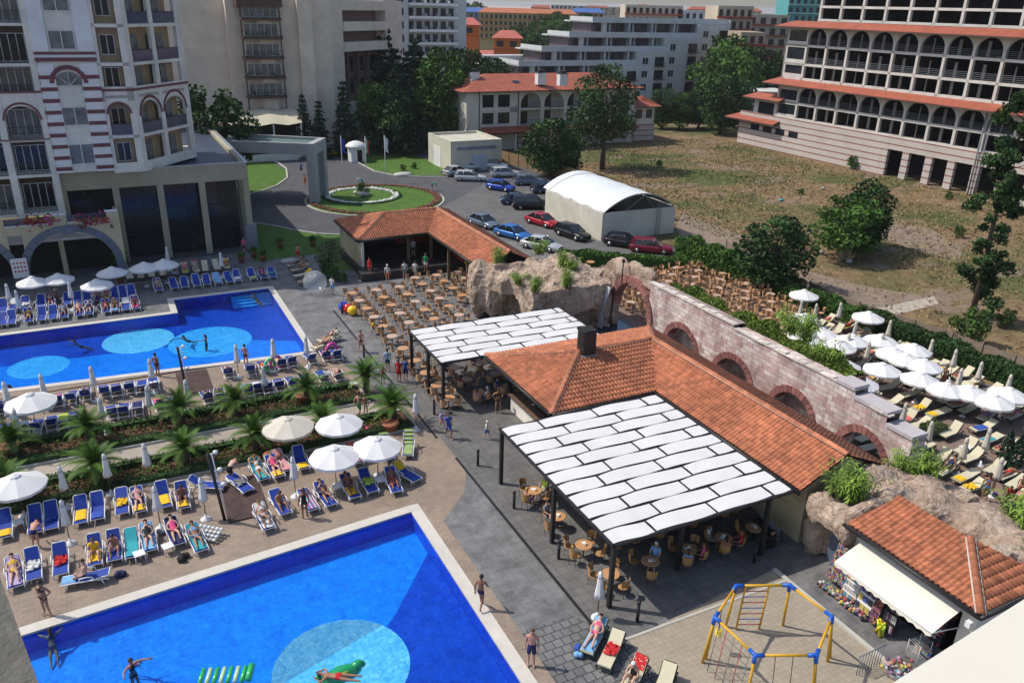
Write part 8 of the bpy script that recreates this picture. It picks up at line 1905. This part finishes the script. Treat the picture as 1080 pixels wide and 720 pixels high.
# ================================================================ PLAYGROUND
PG = thing('climbing_frame','six sided yellow climbing frame with blue joints, ladder, net and swing','climbing frame',(9.25,-15.6,0))
yel = M('playground_yellow',(.62,.33,.02),.4,.05,2); blu = M('playground_blue',(.01,.10,.50),.4,.05,2); ropeR = M('red_rope',(.40,.03,.04),.8,.1,4)
V6 = [(7.2,-14.6),(9.2,-13.5),(11.25,-14.4),(11.4,-16.5),(9.3,-17.75),(7.25,-16.8)]; Hh = 2.3; cx,cy = 9.25,-15.6
for i,(x,y) in enumerate(V6):
    ox,oy = x+(x-cx)*.10, y+(y-cy)*.10
    part('post', MB().tube([(ox,oy,.01),(x,y,Hh)],.055,8), yel, PG)
    if i in (0,4,3): part('post', MB().tube([(ox+.25,oy+.1,.01),(x,y,Hh)],.05,8), yel, PG)
    n_ = V6[(i+1)%6]; p_ = V6[i-1]
    d1 = Vector((n_[0]-x,n_[1]-y)).normalized()*.32; d2 = Vector((p_[0]-x,p_[1]-y)).normalized()*.32
    part('joint', MB().tube([(x+d2.x,y+d2.y,Hh),(x,y,Hh),(x+d1.x,y+d1.y,Hh)],.085,8).tube([(x,y,Hh+.05),(x+(ox-x)*.15,y+(oy-y)*.15,Hh-.32)],.085,8), blu, PG)
    part('beam', MB().tube([(x,y,Hh),(n_[0],n_[1],Hh)],.055,8), yel, PG)
mb = MB(); p,q = Vector((*V6[1],0)),Vector((*V6[2],0)); l0, l1 = p.lerp(q,.18), p.lerp(q,.62)
for l in (l0,l1): mb.tube([(l.x,l.y,Hh),(l.x-.1,l.y+.05,.02)],.045,6)
for k in range(7):
    z = .3+k*.29; mb.tube([(l0.x-.08,l0.y,z),(l1.x-.08,l1.y,z)],.02,5,mi=1+k%2)
part('ladder', mb, [yel, ropeR, blu], PG)
mb = MB(); p,q = Vector((*V6[0],0)),Vector((*V6[5],0))
for k in range(5):
    l = p.lerp(q,.12+.19*k); mb.tube([(l.x,l.y,Hh-.1),(l.x-.35,l.y-.1,.05)],.016,4,mi=0 if k%2 else 1)
for k in range(6):
    z = .3+k*.33; s = (Hh-z)/Hh*.35; mb.tube([(p.lerp(q,.12).x-s,p.lerp(q,.12).y-s*.3,z),(p.lerp(q,.88).x-s,p.lerp(q,.88).y-s*.3,z)],.014,4,mi=1)
part('climbing_net', mb, [ropeR, M('grey_rope',(.2,.18,.18),.8,.1,4)], PG)
mb = MB(); l = Vector((*V6[0],0)).lerp(Vector((*V6[1],0)),.3)
mb.tube([(l.x,l.y,Hh),(l.x+.05,l.y,1.2)],.016,4); 
for k in range(3): mb.tube([(l.x+.05+.12*math.cos(a_),l.y+.12*math.sin(a_),1.15-k*.12) for a_ in [j*math.pi/4 for j in range(9)]],.03,5,mi=1)
part('hanging_rings', mb, [black, M('toy_yellow',(.75,.6,.02),.4,.05,2)], PG)
mb = MB(); p,q = Vector((*V6[5],0)),Vector((*V6[4],0)); s0,s1 = p.lerp(q,.33),p.lerp(q,.62)
for s in (s0,s1): mb.tube([(s.x,s.y,Hh),(s.x-.1,s.y-.25,.5)],.014,4)
mb.obox(((s0.x+s1.x)/2-.1,(s0.y+s1.y)/2-.25,.48),.5,.2,.04,math.atan2(s1.y-s0.y,s1.x-s0.x)); part('swing', mb, black, PG)
person('child in a blue cap on the swing','sit',((s0.x+s1.x)/2-.1,(s0.y+s1.y)/2-.22,.14),rad(-30),0,4,(('shirt','rose'),('shorts','grey')),False,None,.72)
# shadow casting guard rail behind the frame
mb = MB(); 
for k in range(9): x = 11.9+.0*k; mb.tube([(12.1+.16*k,-17.6,.02),(12.1+.16*k,-17.6,1.0)],.018,4)
mb.tube([(12.0,-17.6,1.0),(13.5,-17.6,1.0)],.025,5); solo('guard_rail','short dark guard rail at the right of the climbing frame','railing',mb,greyr,(0,0,0))
# ================================================================ SHOP GOODS
PAL = [M('goods%d'%i,c,.6,.1,5) for i,c in enumerate([(.06,.10,.26),(.36,.07,.07),(.5,.40,.10),(.10,.22,.16),(.50,.48,.46),(.24,.11,.22),(.42,.22,.10),(.04,.04,.06),(.14,.30,.38),(.45,.22,.30)])]
def rack(label, x, y0, y1, z0, z1, lean, nx, nz, name='display_rack', cat='display rack', back=None, pal=None, sz=.8, fruit=False):
    t = thing(name, label, cat, (x,(y0+y1)/2,0)); w = abs(y1-y0)
    fr = MB(); fr.add([(0,-w/2,z0),(0,w/2,z0),(lean,w/2,z1),(lean,-w/2,z1),(.04,-w/2,z0),(.04,w/2,z0),(lean+.04,w/2,z1),(lean+.04,-w/2,z1)],[(0,3,2,1),(4,5,6,7),(0,1,5,4),(1,2,6,5),(2,3,7,6),(3,0,4,7)])
    for s in (-1,1): fr.tube([(.3,s*w/2*.9,0),(lean,s*w/2*.9,z1)],.02,4)
    part('frame', fr, back or black, t, local=True); it = MB(); rs_ = random.Random(nx*nz)
    for i in range(nx):
        for j in range(nz):
            u = (i+.5)/nx; v = (j+.5)/nz; z = z0+(z1-z0)*v; yy = -w/2+w*u; xx = lean*v-.04
            if fruit: it.ico((xx-.03,yy,z),.5*sz*w/nx,1,rs_.randrange(10),.1)
            else: it.box(xx-.03,xx,yy-w/nx*.5*sz,yy+w/nx*.5*sz,z-(z1-z0)/nz*.5*sz,z+(z1-z0)/nz*.5*sz,(pal or range(10))[rs_.randrange(len(pal or range(10)))])
    o = part('goods', it, PAL, t, local=True); o['kind'] = 'stuff'; return t
rack('tall rack packed with small postcards beside the slate blue door',15.35,-12.9,-13.9,.35,2.0,.45,15,20,'postcard_rack','rack')
rack('white stepped shelf of sunglasses and cards right of the postcard rack',15.05,-14.0,-14.75,.3,1.75,.5,5,6,back=white,pal=[4,4,6,8])
rack('white framed shelf of dark blue magazines at the left end of the awning',14.95,-14.85,-15.6,.3,1.7,.45,3,4,back=white,pal=[0,0,7,2])
rack('narrow stand of hanging red and striped trinkets under the awning',14.9,-15.7,-16.1,.2,1.7,.3,7,16,pal=[1,6,5,7])
rack('dark stand of striped scarves under the middle of the awning',14.95,-16.2,-16.8,.2,1.6,.3,8,3,pal=[7,4,7,5])
for i,(y,lab) in enumerate(((-13.4,'heap of toys below the postcard rack'),(-14.3,'heap of bright toys below the white shelf'),(-15.2,'heap of toys and dolls below the magazine shelf'))):
    mb = MB(); [mb.ico((random.uniform(-.15,.15),random.uniform(-.4,.4),random.uniform(.08,.3)),random.uniform(.06,.11),1,random.randrange(10),.15) for _ in range(40)]; solo('toy_pile',lab,'toys',mb,PAL,(14.85,y,0))
mb = MB(); [mb.tube([(random.uniform(-.2,.2),random.uniform(-.2,.2),.05),(random.uniform(-.25,.25),random.uniform(-.25,.25),.65)],.05,6,mi=random.choice((0,0,1))) for _ in range(9)]; solo('toy_bucket','bucket of bright yellow beach toys under the awning edge','toys',mb,[M('toy_yellow',(.75,.6,.02)),M('toy_lime',(.4,.6,.05),.4)],(14.7,-16.4,0))
mb = MB(); [mb.ico((random.gauss(0,.26),random.gauss(0,.26),.35+abs(random.gauss(0,.16))),random.uniform(.07,.11),1,random.randrange(10),.05) for _ in range(60)]; mb.lathe([(.35,0),(.42,.35),(.4,.36),(.05,.3)],n=12,mi=4); solo('ball_basket','basket of small multicoloured balls at the bottom right by the parapet','toys',mb,PAL,(*at(947,706,.3),0))
t = thing('wire_trolley','white wire display trolley near the parapet','trolley',(*at(968,688,.3),0)); mb = MB()
for k in range(7):
    for z in (.2,.55,.9): mb.tube([(-.35+.116*k,-.25,z),(-.35+.116*k,.25,z)],.008,3)
for x in (-.36,.36):
    for y in (-.26,.26): mb.tube([(x,y,0),(x,y,.95)],.014,4)
part('wire_frame', mb, white, t, local=True)
for i,(px,py,lab) in enumerate(((985,668,'stand of hanging goods at the right end of the awning'),(1000,652,'dark clothes rack beside the shop corner'),(975,680,'low heap of white and coloured goods by the wire trolley'))):
    a,b = at(px,py,.6); rack(lab,a,b-.35,b+.35,.2,1.4 if i<2 else .6,.2,6,6,pal=[7,7,1,4] if i<2 else None)
# wall top and miscellaneous
mb = MB().box(-.35,.35,-.25,.25,0,.5); a,b = at(869,598,0)
for px,py,lab in ((660,318,'dark slab bench before the grotto pond'),): pass
solo('rope_post','dark lamp post standing in the terrace near the little cypresses','lamp post',MB().tube([(0,0,0),(0,0,2.4)],.05,8).lathe([(.05,2.4),(.14,2.45),(.12,2.62),(.02,2.68)],n=10),black,(*at(1070,484),0))
t = thing('stacked_benches','dark slatted benches stacked against the restaurant wall under the canopy','bench',(*at(806,560,.5),0),rad(-10))
for k in range(2):
    part('seat', MB().box(-.25,.2,-.8,.8,.42+.3*k,.46+.3*k), black, t, local=True); mb = MB()
    for q in range(4): mb.box(.2,.24,-.8,.8,.5+.3*k+q*.1,.56+.3*k+q*.1)
    part('backrest', mb, greyr, t, local=True)
for s in (-1,1): part('leg', MB().box(-.22,.2,s*.7-.03,s*.7+.03,0,.72), black, t, local=True)
# ================================================================ AIR AND HORIZON
struct('distant_land', sheet(MB(), (-5000,9000,1500,8900), [], .3), M('pale_fields',(.42,.33,.27),.95,.2,.004))
hz = bpy.data.meshes.new('haze'); v = [(x,y,z) for z in (-3.0,42.0) for x,y in ((-5600,-900),(5600,-900),(5600,10500),(-5600,10500))]
hz.from_pydata(v, [], [(0,3,2,1),(4,5,6,7),(0,1,5,4),(1,2,6,5),(2,3,7,6),(3,0,4,7)]); ho = bpy.data.objects.new('haze', hz); COL.objects.link(ho); ho['kind'] = 'stuff'
hm = bpy.data.materials.new('haze_air'); hm.use_nodes = True; nt = hm.node_tree; nt.nodes.clear(); out = nt.nodes.new('ShaderNodeOutputMaterial'); pv = nt.nodes.new('ShaderNodeVolumePrincipled')
pv.inputs['Color'].default_value = (.92,.93,1.0,1); pv.inputs['Density'].default_value = .00011; pv.inputs['Anisotropy'].default_value = .2; nt.links.new(pv.outputs[0], out.inputs['Volume']); hz.materials.append(hm)
